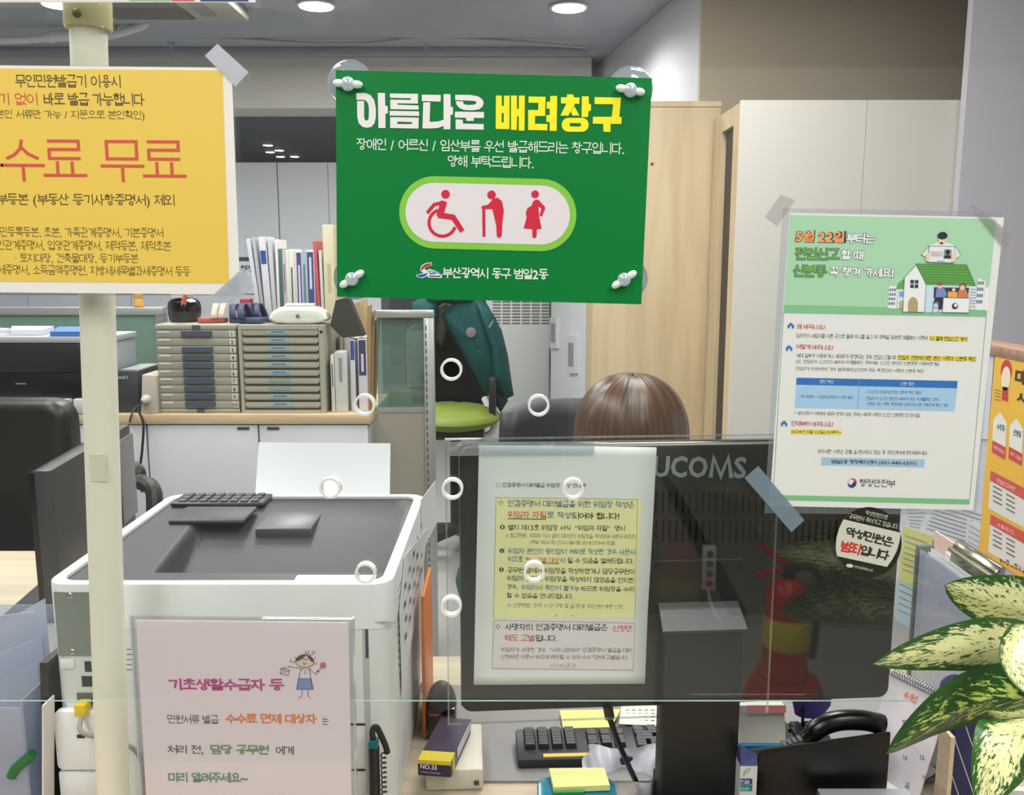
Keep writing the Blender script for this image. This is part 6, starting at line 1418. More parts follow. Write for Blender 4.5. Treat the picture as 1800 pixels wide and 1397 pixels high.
# brown envelopes fanned out
for i, (x0, x1, yt, c) in enumerate(((621, 632, 530, (176, 150, 112)), (634, 645, 524, (196, 170, 128)), (645, 653, 535, (160, 134, 98)), (651, 659, 545, (172, 144, 106)), (657, 668, 560, (150, 124, 92)))):
    Y = (YC + .24 + i * .014) if i < 2 else (YC + .03 + i * .014); bt = P((640, 642, 647, 652, 657)[i], 724, Y); bt.z = CT + .0005
    tl_ = P(x0, yt + 4, Y); tr2 = P(x1, yt, Y)
    w_ = Vector((.006, 0, 0))
    MB().hexa([bt - w_, bt + w_, tr2, tl_], [bt - w_ + Vector((0, .011, 0)), bt + w_ + Vector((0, .011, 0)), tr2 + Vector((0, .011, 0)), tl_ + Vector((0, .011, 0))]).build('envelope', mat(c, .7, noise=.08, scale=20), None, fixn=True, group='brown envelopes', cat='envelope', label=('leftmost brown envelope of the fanned stack', 'tall pale brown envelope of the fanned stack', 'middle brown envelope of the fanned stack', 'fourth brown envelope of the fanned stack', 'outermost brown envelope leaning towards the partition')[i])
# ------------------------------------------------------------------ black printer and papers at the left
a = P(-60, 725, YC + .0).x; b = P(198, 725, YC).x; tz = P(100, 598, YC).z
mp_ = thing('office_printer', 'black and grey office printer on the low cabinets at the left edge', 'printer', ((a + b) / 2, YC + .2, CT))
MB().box(a, YC + .01, CT + .0005, b, YC + .22, tz - .01).build('body', mat((150, 154, 162), .45), mp_, bevel=.004)
MB().box(a - .004, YC - .002, tz - .0095, b + .004, YC + .225, tz + .012).build('scanner_lid', mat((168, 172, 178), .4), mp_, bevel=.004)
f1_ = P(0, 655, YC).z
MB().box(a + .004, YC - .004, f1_, b - .004, YC + .0095, tz - .012).build('front_cover', mat((40, 41, 44), .35, noise=.03), mp_, bevel=.004)
MB().box(a + .004, YC - .006, CT + .055, b - .004, YC + .0095, f1_ - .002).build('paper_bay', mat((14, 14, 16), .4), mp_, bevel=.003)
MB().box(P(30, 674, YC).x, YC - .009, P(0, 675, YC).z, P(48, 674, YC).x, YC - .006, P(0, 672.5, YC).z).build('bay_mark', mat((120, 122, 126), .4), mp_)
MB().box(a + .004, YC - .03, CT + .002, P(128, 700, YC).x, YC + .0095, CT + .053).build('paper_tray', mat((188, 190, 196), .45), mp_, bevel=.004)
MB().box(P(133, 700, YC).x, YC - .02, CT + .002, b - .004, YC + .0095, CT + .053).build('tray_end', mat((206, 208, 212), .45), mp_, bevel=.004)
pz_ = tz + .0125
def topsheet(name, label, pts, th, col, cat='paper', dz=0.0):
    q = [PZ(*p, pz_ + dz) for p in pts]
    q = [Vector((p.x, max(YC + .003, min(p.y, YC + .22)), pz_ + dz + th)) for p in q]
    MB().slab(q, th * .96, Vector((0, 0, 1))).build(name, mat(col, .55), None, fixn=True, label=label, cat=cat)
topsheet('paper_sheet', 'white sheets lying at the left on the black office printer', [(-40, 585), (22, 583), (64, 572), (-40, 571)], .012, (206, 210, 224))
topsheet('paper_stack', 'white paper stack lying in the middle on the black office printer', [(20, 589), (75, 589), (124, 577), (66, 575)], .018, (214, 217, 226))
topsheet('blue_folder', 'bright blue plastic folder lying on the black office printer', [(84, 592), (182, 592), (212, 580), (120, 579)], .016, (72, 118, 198), 'folder')
# dark speaker-like box and socket box
a = P(204, 728, YC + .02).x; b = P(246, 728, YC + .02).x; tz2 = P(220, 652, YC + .02).z
bs = thing('power_supply', 'dark grey upright device box with a pale label beside the cream pole', 'device', ((a + b) / 2, YC + .14, CT))
MB().box(a, YC + .02, CT + .0005, b, YC + .26, tz2).build('case', mat((58, 61, 66), .5, noise=.04), bs, bevel=.004)
MB().box(a + .01, YC + .05, tz2 + .0003, b - .006, YC + .22, tz2 + .001).build('top_label', mat((150, 158, 160), .5), bs)
sm = mini(bs, a, YC + .0195, tz2); p = sm.part('lettering', (190, 194, 196), 1); put(sm, p, 'SMART', a + .004, a + .05, tz2 - .022, .012); sm.done()
a = P(247, 718, YC - .004).x; b = P(276, 718, YC - .004).x; tz2 = P(260, 660, YC).z
sk = thing('outlet_box', 'cream power outlet box with a plugged cable beside the drawer unit', 'outlet', ((a + b) / 2, YC + .06, CT))
MB().add([(a, YC - .004, CT + .0005), (b, YC - .004, CT + .0005), (b + .004, YC - .004, tz2), (a + .012, YC - .004, tz2 + .004), (a, YC + .11, CT + .0005), (b, YC + .11, CT + .0005), (b + .004, YC + .11, tz2), (a + .012, YC + .11, tz2 + .004)], [(0, 1, 2, 3), (5, 4, 7, 6), (3, 2, 6, 7), (0, 4, 5, 1), (0, 3, 7, 4), (1, 5, 6, 2)]).build('case', mat((186, 178, 166), .5), sk, fixn=True, bevel=.003)
q = P(257, 702, YC - .006)
MB().lathe([(.016, 0), (.016, .006), (.012, .012), (.008, .03), (.005, .032)], 18, Matrix.Translation((q.x, YC - .004, q.z)) @ Matrix.Rotation(pi / 2, 4, 'X')).build('plug', mat((196, 194, 190), .45), sk, smooth=True)
MB().tube(spline([(q.x - .003, YC - .034, q.z), (q.x - .01, YC - .045, q.z - .03), P(252, 745, YC - .05), P(250, 790, YC - .05), P(246, 830, YC - .05), P(250, 865, YC - .05)], 8), .0042, 8).build('cable', mat((36, 36, 38), .5), sk, smooth=True)
MB().tube(spline([P(228, 742, YC - .03), P(232, 727, YC - .03), P(240, 715, YC + .0), P(247, 712, YC + .01)], 5), .003, 6).build('thin_cable', mat((40, 40, 42), .5), sk, smooth=True)
# ------------------------------------------------------------------ green partition behind the cabinets
YPN = YC + .52; pzt = P(100, 540, YPN).z; xl_, xr_ = P(-160, 560, YPN).x, P(288, 560, YPN).x
gp = thing('partition', 'green fabric partition with a grey metal top rail behind the black office printer', 'partition', ((xl_ + xr_) / 2, YPN, 0))
MB().box(xl_, YPN, 0.0, xr_ - .03, YPN + .03, pzt - .03).build('fabric_panel', mat((96, 128, 116), .7, noise=.05, scale=60), gp)
MB().box(xl_, YPN - .008, pzt - .03, xr_, YPN + .038, pzt).build('top_rail', mat((170, 172, 174), .35, .5), gp, bevel=.003)
MB().box(xr_ - .03, YPN - .008, 0.0, xr_, YPN + .038, pzt - .0305).build('end_post', mat((150, 152, 152), .35, .5), gp)
q = P(244, 536, YPN + .015)
ob = thing('orange_bottle', 'small orange figure bottle standing on the green partition rail', 'bottle', (q.x, YPN + .015, pzt))
MB().lathe([(.016, 0), (.019, .004), (.018, .02), (.013, .032), (.017, .042), (.014, .058), (.009, .066), (.010, .08), (.006, .084)], 20, Matrix.Translation((q.x, YPN + .015, pzt + .0005))).build('body', mat((206, 156, 70), .45, noise=.15, scale=60), ob, smooth=True)
MB().lathe([(.0075, .084), (.0075, .094), (.003, .095)], 14, Matrix.Translation((q.x, YPN + .015, pzt + .0005))).build('cap', mat((190, 140, 60), .45), ob, smooth=True)
# ------------------------------------------------------------------ glazed partition beside the cabinets
YQ = 3.0; a = P(662, 600, YQ).x; b = P(763, 600, YQ).x; zt = P(700, 545, YQ).z; zm = P(700, 716, YQ).z
gq = thing('partition', 'narrow partition with greenish glass and aluminium post beside the chair with the jacket', 'partition', ((a + b) / 2, YQ, 0))
alM = mat((186, 188, 186), .3, .6)
MB().box(a, YQ - .015, zt - .025, b, YQ + .025, zt).build('top_rail', alM, gq, bevel=.002)
ps_ = MB().box(b - .034, YQ - .015, 0.0, b, YQ + .025, zt - .0255).build('post', alM, gq, bevel=.002)
for i in range(46):
    z = zt - .05 - i * .026
    if z > .03: MB().box(b - .0275, YQ - .0158, z - .016, b - .0235, YQ - .0149, z).build('slot', mat((70, 70, 70), .5), ps_)
MB().box(a, YQ, zm, b - .0345, YQ + .008, zt - .0255).build('glass', clear((196, 216, 204), .05, haze=.32, hazecol=(134, 160, 148)), gq)
MB().box(a, YQ - .004, zm - .016, b - .0345, YQ + .014, zm - .0005).build('middle_rail', alM, gq)
MB().box(a, YQ - .002, 0.02, b - .0345, YQ + .012, zm - .0165).build('lower_panel', mat((150, 144, 132), .6, noise=.04), gq)

# ------------------------------------------------------------------ chair with a teal jacket
YJ = 4.2
def chair_base(root, c, z0, col=(24, 24, 26)):
    MB().tube([(c.x, c.y, .09), (c.x, c.y, z0)], .028, 14).build('gas_column', mat((20, 20, 22), .3), root, smooth=True)
    for k in range(5):
        a = 2 * pi * k / 5 + .3; e = Vector((c.x + .28 * cos(a), c.y + .28 * sin(a), .075))
        lg = MB().tube([(c.x, c.y, .11), c.lerp(e, .5) * 1.0 if False else Vector(((c.x + e.x) / 2, (c.y + e.y) / 2, .1)), e], [.03, .024, .016], 8).build('base_leg', mat(col, .4), root, smooth=True)
        MB().tube([(e.x - .012, e.y, .03), (e.x + .012, e.y, .03)], .029, 14).build('caster', mat((16, 16, 17), .4), lg, smooth=True)
sc_ = P(800, 735, YJ); sz_ = P(800, 722, YJ - .2).z
oc = thing('office_chair', 'office chair with a lime green seat behind the glazed partition', 'chair', (sc_.x, YJ, 0))
cpt = Vector((sc_.x, YJ, 0))
grM = mat((108, 126, 36), .6, noise=.08, scale=50)
sw = P(862, 740, YJ).x - sc_.x
MB().ball((sc_.x, YJ - .02, sz_ - .06), sw * 1.3, .25, .058, 32, 14).build('seat', grM, oc, smooth=True)
MB().box(sc_.x - .14, YJ - .14, sz_ - .15, sc_.x + .14, YJ + .14, sz_ - .105).build('seat_mechanism', mat((26, 27, 29), .4), oc, bevel=.01)
chair_base(oc, cpt, sz_ - .15)
bt_, bb_ = P(800, 528, YJ + .22).z, P(800, 705, YJ + .22).z
bxl, bxr = P(722, 600, YJ + .22).x, P(862, 600, YJ + .22).x
MB().grid(lambda u, v: (bxl + (bxr - bxl) * (.5 + (u - .5) * (.82 + .18 * v if v < .8 else (1.0 - (v - .8) * 1.2))), YJ + .22 + .10 * (2 * u - 1) ** 2 * -1 + .03 * v, bb_ + (bt_ - bb_) * v), 16, 14).build('backrest', mat((10, 17, 20), .8, spec=.15, noise=.1, scale=200), oc, smooth=True, thick=.03)
MB().tube([(sc_.x, YJ + .1, sz_ - .12), (sc_.x, YJ + .27, sz_ - .06), (sc_.x, YJ + .27, bb_ + .08)], .02, 10).build('back_support', mat((26, 27, 29), .4), oc, smooth=True)
MB().tube(spline([P(852, 700, YJ + .1), P(868, 735, YJ + .02), P(866, 758, YJ), P(848, 768, YJ)], 5), .018, 8).build('arm_bracket', mat((206, 208, 206), .4), oc, smooth=True)
MB().box(P(860, 700, YJ).x, YJ - .1, P(860, 735, YJ).z, P(872, 700, YJ).x, YJ + .12, P(860, 660, YJ).z).build('armrest', mat((20, 20, 22), .5), oc, bevel=.01)
# jacket
jk = thing('draped_jacket', 'teal jacket draped over the back of the lime green chair', 'jacket', (sc_.x, YJ + .16, P(800, 720, YJ).z))
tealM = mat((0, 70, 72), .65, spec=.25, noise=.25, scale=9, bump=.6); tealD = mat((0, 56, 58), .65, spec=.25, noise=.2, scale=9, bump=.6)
def cloth(name, pts, Y, m, amp=.03, depth=.045, seed=0):
    """a padded cloth panel whose outline is subdivided and puffed"""
    loop = [P(x, y, Y) for x, y in pts]; L2 = [(p.x, p.z) for p in loop]
    cx_ = sum(p[0] for p in L2) / len(L2); cz_ = sum(p[1] for p in L2) / len(L2)
    dense = []
    for i in range(len(L2)):
        a, b = L2[i], L2[(i + 1) % len(L2)]
        for k in range(3): dense.append((a[0] + (b[0] - a[0]) * k / 3, a[1] + (b[1] - a[1]) * k / 3))
    mb = MB(); n = len(dense); rings = 6; vs = []
    for r_ in range(rings + 1):
        f = r_ / rings
        for i, (x, z) in enumerate(dense):
            px, pz = x + (cx_ - x) * f, z + (cz_ - z) * f
            pf = depth * (1 - (1 - f) ** 2.2)
            wv = amp * sin(px * 26 + seed) * sin(pz * 17 + seed * 2 + px * 12) * min(1, f * 3)
            vs.append((px, Y - pf - wv, pz))
    fs = []
    for r_ in range(rings):
        for i in range(n): fs.append((r_ * n + i, r_ * n + (i + 1) % n, (r_ + 1) * n + (i + 1) % n, (r_ + 1) * n + i))
    mb.add(vs, fs)
    return mb.build(name, m, jk, smooth=True, fixn=True, angle=180, thick=.008)
cloth('right_front', [(776, 552), (800, 530), (832, 520), (856, 534), (872, 560), (880, 600), (884, 640), (886, 690), (868, 700), (850, 690), (836, 664), (818, 632), (800, 600), (786, 575)], YJ + .10, tealM, .012, .06, 1)
cloth('right_sleeve', [(838, 530), (862, 545), (882, 580), (893, 625), (903, 695), (888, 702), (872, 690), (866, 655), (862, 610), (852, 575)], YJ + .06, tealM, .01, .07, 4)
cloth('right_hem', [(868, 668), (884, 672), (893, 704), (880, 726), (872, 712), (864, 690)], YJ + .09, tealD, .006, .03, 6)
cloth('left_front', [(724, 532), (745, 520), (772, 522), (770, 560), (764, 590), (740, 625), (722, 600)], YJ + .10, tealM, .012, .05, 8)
cloth('collar', [(735, 527), (750, 500), (800, 498), (840, 514), (846, 530), (812, 536), (776, 532), (752, 538)], YJ + .12, tealM, .012, .07, 3)
cloth('lining', [(768, 540), (784, 530), (798, 536), (792, 570), (776, 610), (764, 600)], YJ + .13, mat((52, 56, 34), .7, noise=.2, scale=20), .008, .02, 2)
q = P(828, 584, YJ + .03); MB().lathe([(.024, 0), (.024, .004), (.016, .006)], 24, Matrix.Translation((q.x, YJ + .03, q.z)) @ Matrix.Rotation(pi / 2, 4, 'X')).build('badge', mat((130, 116, 120), .4), jk, smooth=True)
MB().slab([P(*k, YJ + .0) for k in ((858, 574), (866, 562), (868, 565), (861, 577))], .002).build('zip_pull', mat((120, 130, 130), .4), jk, fixn=True)

# ------------------------------------------------------------------ tall white cabinets along the far side
YF = 6.7; ftz = P(500, 285, YF).z
ux = [-52, 132, 316, 492, 668]
for i in range(4):
    a, b = P(ux[i], 400, YF).x, P(ux[i + 1], 400, YF).x; m_ = (a + b) / 2
    rt = thing('tall_cabinet', ('tall white cabinet at the far left behind the yellow poster', 'tall white cabinet behind the cream pole and green partition', 'tall white cabinet behind the upright books', 'tall white cabinet behind the green sign')[i], 'cabinet', (m_, YF + .22, 0), group='tall white cabinets at the back')
    MB().box(a + .002, YF, .0, b - .002, YF + .44, ftz).build('body', mat((150, 152, 158), .5), rt)
    zs = P(0, 517, YF).z
    for x0_, x1_ in ((a + .004, m_ - .002), (m_ + .002, b - .004)):
        for z0_, z1_ in ((.05, zs - .004), (zs + .004, ftz - .006)) if i < 3 else ((.05, ftz - .006),):
            dr = MB().box(x0_, YF - .016, z0_, x1_, YF - .0005, z1_).build('door', mat((200, 203, 212), .45, noise=.02), rt)
            hx_ = x1_ - .05 if x1_ < m_ + .001 else x0_ + .02
            MB().box(hx_, YF - .022, z0_ + .05, hx_ + .03, YF - .016, z0_ + .065).build('handle', mat((60, 62, 66), .4), dr)
sgx = P(418, 470, YF - .02)
sgn_ = thing('cabinet_sign', 'small white name sign on the cabinet left of the upright books', 'sign', (P(440, 488, YF - .02).x, YF - .02, P(440, 488, YF - .02).z))
c0_, c1_ = P(417, 486, YF - .02), P(475, 459, YF - .02)
MB().box(c0_.x, YF - .022, c0_.z, c1_.x, YF - .0165, c1_.z).build('plate', mat((206, 212, 224), .5), sgn_)
MB().box(c0_.x, YF - .021, c1_.z, c1_.x, YF - .0165, c1_.z + .03).build('holder', mat((60, 62, 66), .5), sgn_)
sm = mini(sgn_, c0_.x, YF - .0225, c0_.z); p = sm.part('lettering', (50, 56, 80), 1); put(sm, p, '행정사무', c0_.x + .03, c1_.x - .02, (c0_.z + c1_.z) / 2, .07); sm.done()
# floor-standing air conditioner with louvres
YA = 6.5; a, b = P(852, 600, YA).x, P(966, 600, YA).x; z1_ = P(900, 470, YA).z; z0_ = P(900, 776, YA).z
ac = thing('air_conditioner', 'white floor-standing air conditioner with a louvred grille behind the teal jacket', 'air conditioner', ((a + b) / 2, YA + .15, 0))
acM = mat((188, 190, 188), .45, noise=.02)
MB().box(a, YA, z0_, b, YA + .3, z1_).build('body', acM, ac, bevel=.006)
MB().box(a + .01, YA + .02, .0, b - .01, YA + .28, z0_ - .001).build('plinth', mat((150, 152, 150), .5), ac)
lv = MB()
for c_ in range(6):
    for r_ in range(16):
        x0_, zz = P(866 + c_ * 17.2, 0, YA).x, P(900, 486 + r_ * 5.4, YA).z
        xw = P(880 + c_ * 17.2, 520, YA).x; x0_ = P(866 + c_ * 17.2, 520, YA).x
        lv.box(x0_, YA - .001, zz - .011, xw, YA + .004, zz)
lv.build('louvres', mat((92, 94, 90), .5), ac, kind='stuff')
MB().box(a, YA - .004, z0_ - .0, b, YA - .0005, z0_ + .012).build('base_strip', mat((150, 152, 150), .5), ac)
# oblique white cabinet with recessed handles
p0, p1 = P(968, 650, 6.3), P(1046, 650, 5.1)
wc = thing('white_cabinet', 'white cabinet with two recessed vertical handles beside the wooden locker', 'cabinet', ((p0.x + p1.x) / 2, (p0.y + p1.y) / 2, 0))
dv = Vector((p1.x - p0.x, p1.y - p0.y, 0)); bk_ = Vector((-dv.y, dv.x, 0)).normalized() * .25
if bk_.y < 0: bk_ = -bk_
zc_ = P(1000, 470, 5.7).z
MB().prism([(p0.x, p0.y), (p1.x, p1.y), (p1.x + bk_.x, p1.y + bk_.y), (p0.x + bk_.x, p0.y + bk_.y)], 0.0, zc_).build('body', whM, wc)
nn_ = Vector((dv.y, -dv.x, 0)).normalized()
if nn_.y > 0: nn_ = -nn_
def onC(px, py):
    d = ray(px, py); o = Vector((p0.x, p0.y, 0)); return CP + d * ((o - CP).dot(nn_) / d.dot(nn_))
for x0_, x1_, y0_, y1_ in ((971, 983, 558, 612), (1002, 1016, 590, 656)):
    q = [onC(x0_, y1_), onC(x1_, y1_), onC(x1_, y0_), onC(x0_, y0_)]
    hd = MB().slab([v + nn_ * .02 for v in q], .02, nn_).build('handle_frame', mat((196, 198, 204), .4), wc, fixn=True)
    c_ = sum(q, Vector()) / 4
    MB().slab([c_ + (v - c_) * .62 + nn_ * .022 for v in q], .0018, nn_).build('handle_recess', mat((130, 132, 138), .5), hd, fixn=True)
q = [onC(1032, 900), onC(1034, 900), onC(1034, 480), onC(1032, 480)]
MB().slab([v + nn_ * .004 for v in q], .003, nn_).build('door_seam', mat((120, 122, 126), .5), wc, fixn=True)
# wooden locker and the white panelled wardrobe
YL = 3.86; a, b = P(1045, 300, YL).x, P(1262, 300, YL).x; lz = P(1150, 179, YL).z
lk = thing('wooden_locker', 'pale wooden locker with a small round lock beside the white wardrobe', 'locker', ((a + b) / 2, YL + .18, 0))
lw = wood((200, 178, 142), (212, 192, 158), 3, .5, (6, 6, .7))
MB().box(a + .002, YL + .0005, .0, b - .002, YL + .36, lz - .022).build('body', wood((176, 156, 124), (188, 168, 136), 3, .5, (6, 6, .7)), lk)
MB().box(a, YL - .016, .03, b, YL, lz - .024).build('door', lw, lk, bevel=.001)
MB().box(a - .002, YL - .018, lz - .022, b + .002, YL + .362, lz).build('top_board', lw, lk)
q = P(1146, 288, YL - .016); MB().lathe([(.0065, 0), (.0065, .003), (.004, .004)], 16, Matrix.Translation((q.x, YL - .016, q.z)) @ Matrix.Rotation(pi / 2, 4, 'X')).build('lock', mat((96, 84, 60), .4, .5), lk, smooth=True)
YV = 3.4; a, b = P(1296, 300, YV).x, P(1697, 300, YV).x; vz = P(1400, 177, YV).z; m_ = P(1515, 300, YV).x
wd = thing('white_wardrobe', 'white panelled wardrobe with an open dark slot in its wooden side', 'wardrobe', ((a + b) / 2, YV + .2, 0))
pnM = mat((212, 208, 202), .5, noise=.02)
sideM = wood((192, 170, 138), (206, 186, 154), 3, .5, (6, 6, .7))
MB().box(a + .02, YV + .0005, .0, b, YV + .42, vz - .006).build('body', mat((180, 172, 160), .5), wd)
MB().box(a, YV - .014, .0, m_ - .001, YV, vz).build('panel', pnM, wd); MB().box(m_ + .001, YV - .017, .0, b, YV, vz).build('panel', pnM, wd)
for y0_, y1_ in ((YV + .0005, YV + .085), (YV + .27, YV + .42)): MB().box(a, y0_, .0, a + .0195, y1_, vz - .006).build('side_stile', sideM, wd)
MB().box(a, YV + .0855, vz - .075, a + .0195, YV + .2695, vz - .006).build('side_rail', sideM, wd)
MB().box(a + .0175, YV + .0855, .02, a + .0195, YV + .2695, vz - .0755).build('dark_slot', mat((46, 42, 38), .6), wd)

# ------------------------------------------------------------------ ceiling: pipes, downlights, air-conditioning cassette
def pipe(name, label, pts, r_, m, group='ceiling pipes'):
    return MB().tube(pts, r_, 14).build(name, m, None, smooth=True, label=label, cat='pipe', group=group)
YPp = 5.75
gxM = mat((150, 153, 158), .45, noise=.15, scale=6)
xr_ = P(1032, 88, YPp).x
z_ = P(600, 90, YPp).z; pipe('ceiling_pipe', 'thick grey pipe running lowest along the beam', [(-5.1, YPp, z_), (xr_, YPp, z_ + .01)], .042, gxM)
z_ = P(600, 72, YPp + .05).z; pipe('ceiling_pipe', 'thinner grey pipe just above the lowest one', [(-5.1, YPp - .08, z_ - .01), (P(745, 70, YPp).x, YPp - .08, z_ + .005), (xr_, YPp - .08, z_ - .045)], .028, mat((166, 168, 173), .45, noise=.15, scale=6))
Yi = 5.2
pipe('insulated_pipe', 'lagged silver grey pipe bending up beside the cream pole', spline([P(-60, 72, Yi), P(40, 70, Yi), P(85, 66, Yi), P(110, 63, Yi), P(180, 64, Yi), P(225, 54, Yi), P(255, 42, Yi), P(262, 20, Yi)], 6), [.021] * 12 + [.03] * 8 + [.024] * 4 + [.021] * 19, mat((224, 226, 232), .5, noise=.12, scale=30, bump=.3))
pipe('thin_conduit', 'thin pale conduit sagging along the ceiling pipes', spline([P(300, 66, 5.5), P(420, 68, 5.5), P(560, 76, 5.5), P(660, 74, 5.5), P(745, 66, 5.5), P(900, 72, 5.5), P(1032, 84, 5.5)], 6), .007, mat((170, 172, 176), .4))
for i, (x, yt, yb) in enumerate(((201, 40, 64), (302, 40, 104), (749, 0, 88))):
    Yh = (Yi, 5.6, 5.62)[i]; q = P(x, yb, Yh)
    rt = thing('pipe_hanger', ('bright metal pipe clamp right of the cream pole', 'dull metal pipe hanger beneath the ceiling cassette', 'bright metal hanger rod above the green sign')[i], 'hanger', q, group='pipe hangers')
    MB().tube([(q.x, Yh, q.z), (q.x, Yh, CEIL - .001)], .007 if i else .005, 8).build('rod', mat((190, 194, 200), .3, .7), rt, smooth=True)
    w_ = P(x, yt + (yb - yt) * .45, Yh)
    if i == 2: w_ = P(x, 63, Yh)
    MB().box(q.x - .016, Yh - .016, w_.z - .04, q.x + .016, Yh + .016, w_.z + .02).build('clamp', mat((200, 206, 210), .25, .7), rt, bevel=.003)
dlM = mat((255, 250, 240), .5, emit=9.0)
def downlight(c, r_, label):
    rt = thing('downlight', label, 'downlight', c, group='ceiling downlights')
    MB().lathe([(r_ * .96, 0), (r_ * .96, .012)], 28, Matrix.Translation(c)).build('lamp', dlM, rt, smooth=True)
    MB().lathe([(r_ * .965, .003), (r_ * 1.1, .006), (r_ * 1.1, .0155), (r_ * .965, .0155)], 28, Matrix.Translation(c)).build('trim_ring', mat((200, 202, 204), .4), rt, smooth=True, fixn=True)
    return rt
for x, y_, lb in ((556, 13, 'round ceiling downlight left of the hanger rod'), (1000, 16, 'round ceiling downlight beside the pale side wall'), (106, 10, 'round ceiling downlight crossing the cream pole collar')):
    c = PZ(x, y_, CEIL - .017); downlight(c, .088, lb)
    if y_ > 5:
        ld = bpy.data.lights.new('downlight_lamp', 'SPOT'); ld.energy = 55; ld.spot_size = R(160); ld.spot_blend = .6; ld.shadow_soft_size = .08; ld.color = (1, .97, .92)
        lo = bpy.data.objects.new('downlight_lamp', ld); COL.objects.link(lo); lo.location = c + Vector((0, 0, -.02))
for i, (x, y_) in enumerate(((471, 256), (475, 268), (491, 265), (493, 276), (518, 276))):
    c = PZ(x, y_, CEIL - .017); downlight(c, .055 if c.y < 14 else .07, ('first', 'second', 'third', 'fourth', 'fifth')[i] + ' small downlight of the far ceiling cluster, counted from the left') if c.y < 12.4 else None
# ceiling cassette
c0_ = PZ(205, 34, CEIL - .05)
cs_ = thing('ceiling_cassette', 'cream ceiling air-conditioning cassette at the top left', 'air conditioner', (P(300, 10, 4.9).x, 4.9, CEIL - .055))
zb_ = CEIL - .055; q = [PZ(150, 40, zb_), PZ(438, 33, zb_), PZ(398, -6, zb_), PZ(150, -6, zb_)]
x0_, x1_ = PZ(160, 36, zb_).x, PZ(434, 34, zb_).x; y1_ = PZ(300, 38, zb_).y; y0_ = y1_ - .62
MB().box(x0_, y0_, zb_, x1_, y1_, CEIL - .001).build('housing', mat((186, 182, 170), .5), cs_, bevel=.01)
MB().box(x0_ + .15, y0_ + .12, zb_ - .006, x1_ - .26, y1_ - .06, zb_ + .001).build('intake_grille', mat((120, 118, 112), .6, noise=.1, scale=200), cs_)
MB().prism(rrect(x1_ - .2, y0_ + .16, x1_ - .13, y1_ - .1, .03), zb_ - .004, zb_ + .001).build('louvre', mat((160, 157, 148), .5), cs_)
# oval smoke detector on the pale side wall
fcx = P(1033, 60, 6.3).x; ncx = P(1228, 100, 4.3).x
wn_ = Vector((6.6 - 4.3, -(fcx - ncx), 0)).normalized() * -1
o = Vector((ncx, 4.3, 0)); d = ray(1073, 52); hit = CP + d * ((o - CP).dot(wn_) / d.dot(wn_))
rot = wn_.to_track_quat('Z', 'Y').to_matrix().to_4x4(); rot.translation = hit
MB().lathe([(.085, 0.0005), (.085, .012), (.07, .03), (.02, .035)], 28, rot).build('wall_detector', mat((206, 208, 214), .45), None, smooth=True, label='small round white detector high on the pale side wall', cat='detector')

# ------------------------------------------------------------------ seated clerk behind the monitor
px_, py_ = .232, 1.74
pe = thing('person', 'person with brown hair seated behind the monitor, head bowed, in a teal jacket', 'person', (px_, py_ + .1, 0))
def skin(name, nodes, edges, m, parent, root=0, sub=2):
    me = bpy.data.meshes.new(name); Mi = rootmat(parent).inverted()
    me.from_pydata([tuple(Mi @ Vector(n[:3])) for n in nodes], edges, [])
    o = bpy.data.objects.new(name, me); COL.objects.link(o); o.parent = parent
    md = o.modifiers.new('skin', 'SKIN'); md.use_smooth_shade = True
    if not me.skin_vertices: me.skin_vertices.new()
    for i, n in enumerate(nodes):
        r_ = n[3]; me.skin_vertices[0].data[i].radius = (r_, r_) if not isinstance(r_, tuple) else r_
        me.skin_vertices[0].data[i].use_root = (i == root)
    s_ = o.modifiers.new('sub', 'SUBSURF'); s_.levels = sub; s_.render_levels = sub
    me.materials.append(m); return o
def V(x, y, z, r_): return (px_ + x, py_ + y, z, r_)
nodes = [V(0, .16, .50, .13), V(0, .15, .66, .125), V(0, .12, .82, .13), V(0, .08, .93, .075), V(0, .03, .985, .05), V(0, .0, 1.04, .07), V(0, -.015, 1.10, .082), V(0, -.005, 1.15, .06),
         V(-.15, .09, .90, .055), V(-.27, .0, .78, .045), V(-.17, -.17, .765, .036), V(-.11, -.29, .775, .028), V(.15, .09, .90, .055), V(.27, .02, .78, .045), V(.18, -.17, .765, .036), V(.12, -.29, .775, .028),
         V(-.1, -.0, .50, .085), V(-.12, -.27, .48, .06), V(-.12, -.26, .10, .042), V(-.12, -.37, .045, .035), V(.1, 0, .50, .085), V(.12, -.27, .48, .06), V(.12, -.26, .10, .042), V(.12, -.37, .045, .035)]
edges = [(0, 1), (1, 2), (2, 3), (3, 4), (4, 5), (5, 6), (6, 7), (2, 8), (8, 9), (9, 10), (10, 11), (2, 12), (12, 13), (13, 14), (14, 15), (0, 16), (16, 17), (17, 18), (18, 19), (0, 20), (20, 21), (21, 22), (22, 23)]
for s, wi in ((-1, 11), (1, 15)):
    b0 = len(nodes); w = nodes[wi]; nodes.append((w[0], w[1] - .05, w[2] - .003, .026)); edges.append((wi, b0))
    for f, (ox, ln) in enumerate(((-.026, .05), (-.009, .062), (.009, .066), (.026, .06))):
        i0 = len(nodes); nodes += [(w[0] + ox, w[1] - .075, w[2] - .004, .0095), (w[0] + ox * 1.1, w[1] - .075 - ln * .5, w[2] - .008, .0088), (w[0] + ox * 1.1, w[1] - .075 - ln, w[2] - .022, .0075)]
        edges += [(b0, i0), (i0, i0 + 1), (i0 + 1, i0 + 2)]
    i0 = len(nodes); nodes += [(w[0] - s * .03, w[1] - .03, w[2] - .008, .011), (w[0] - s * .045, w[1] - .06, w[2] - .016, .009)]; edges += [(b0, i0), (i0, i0 + 1)]
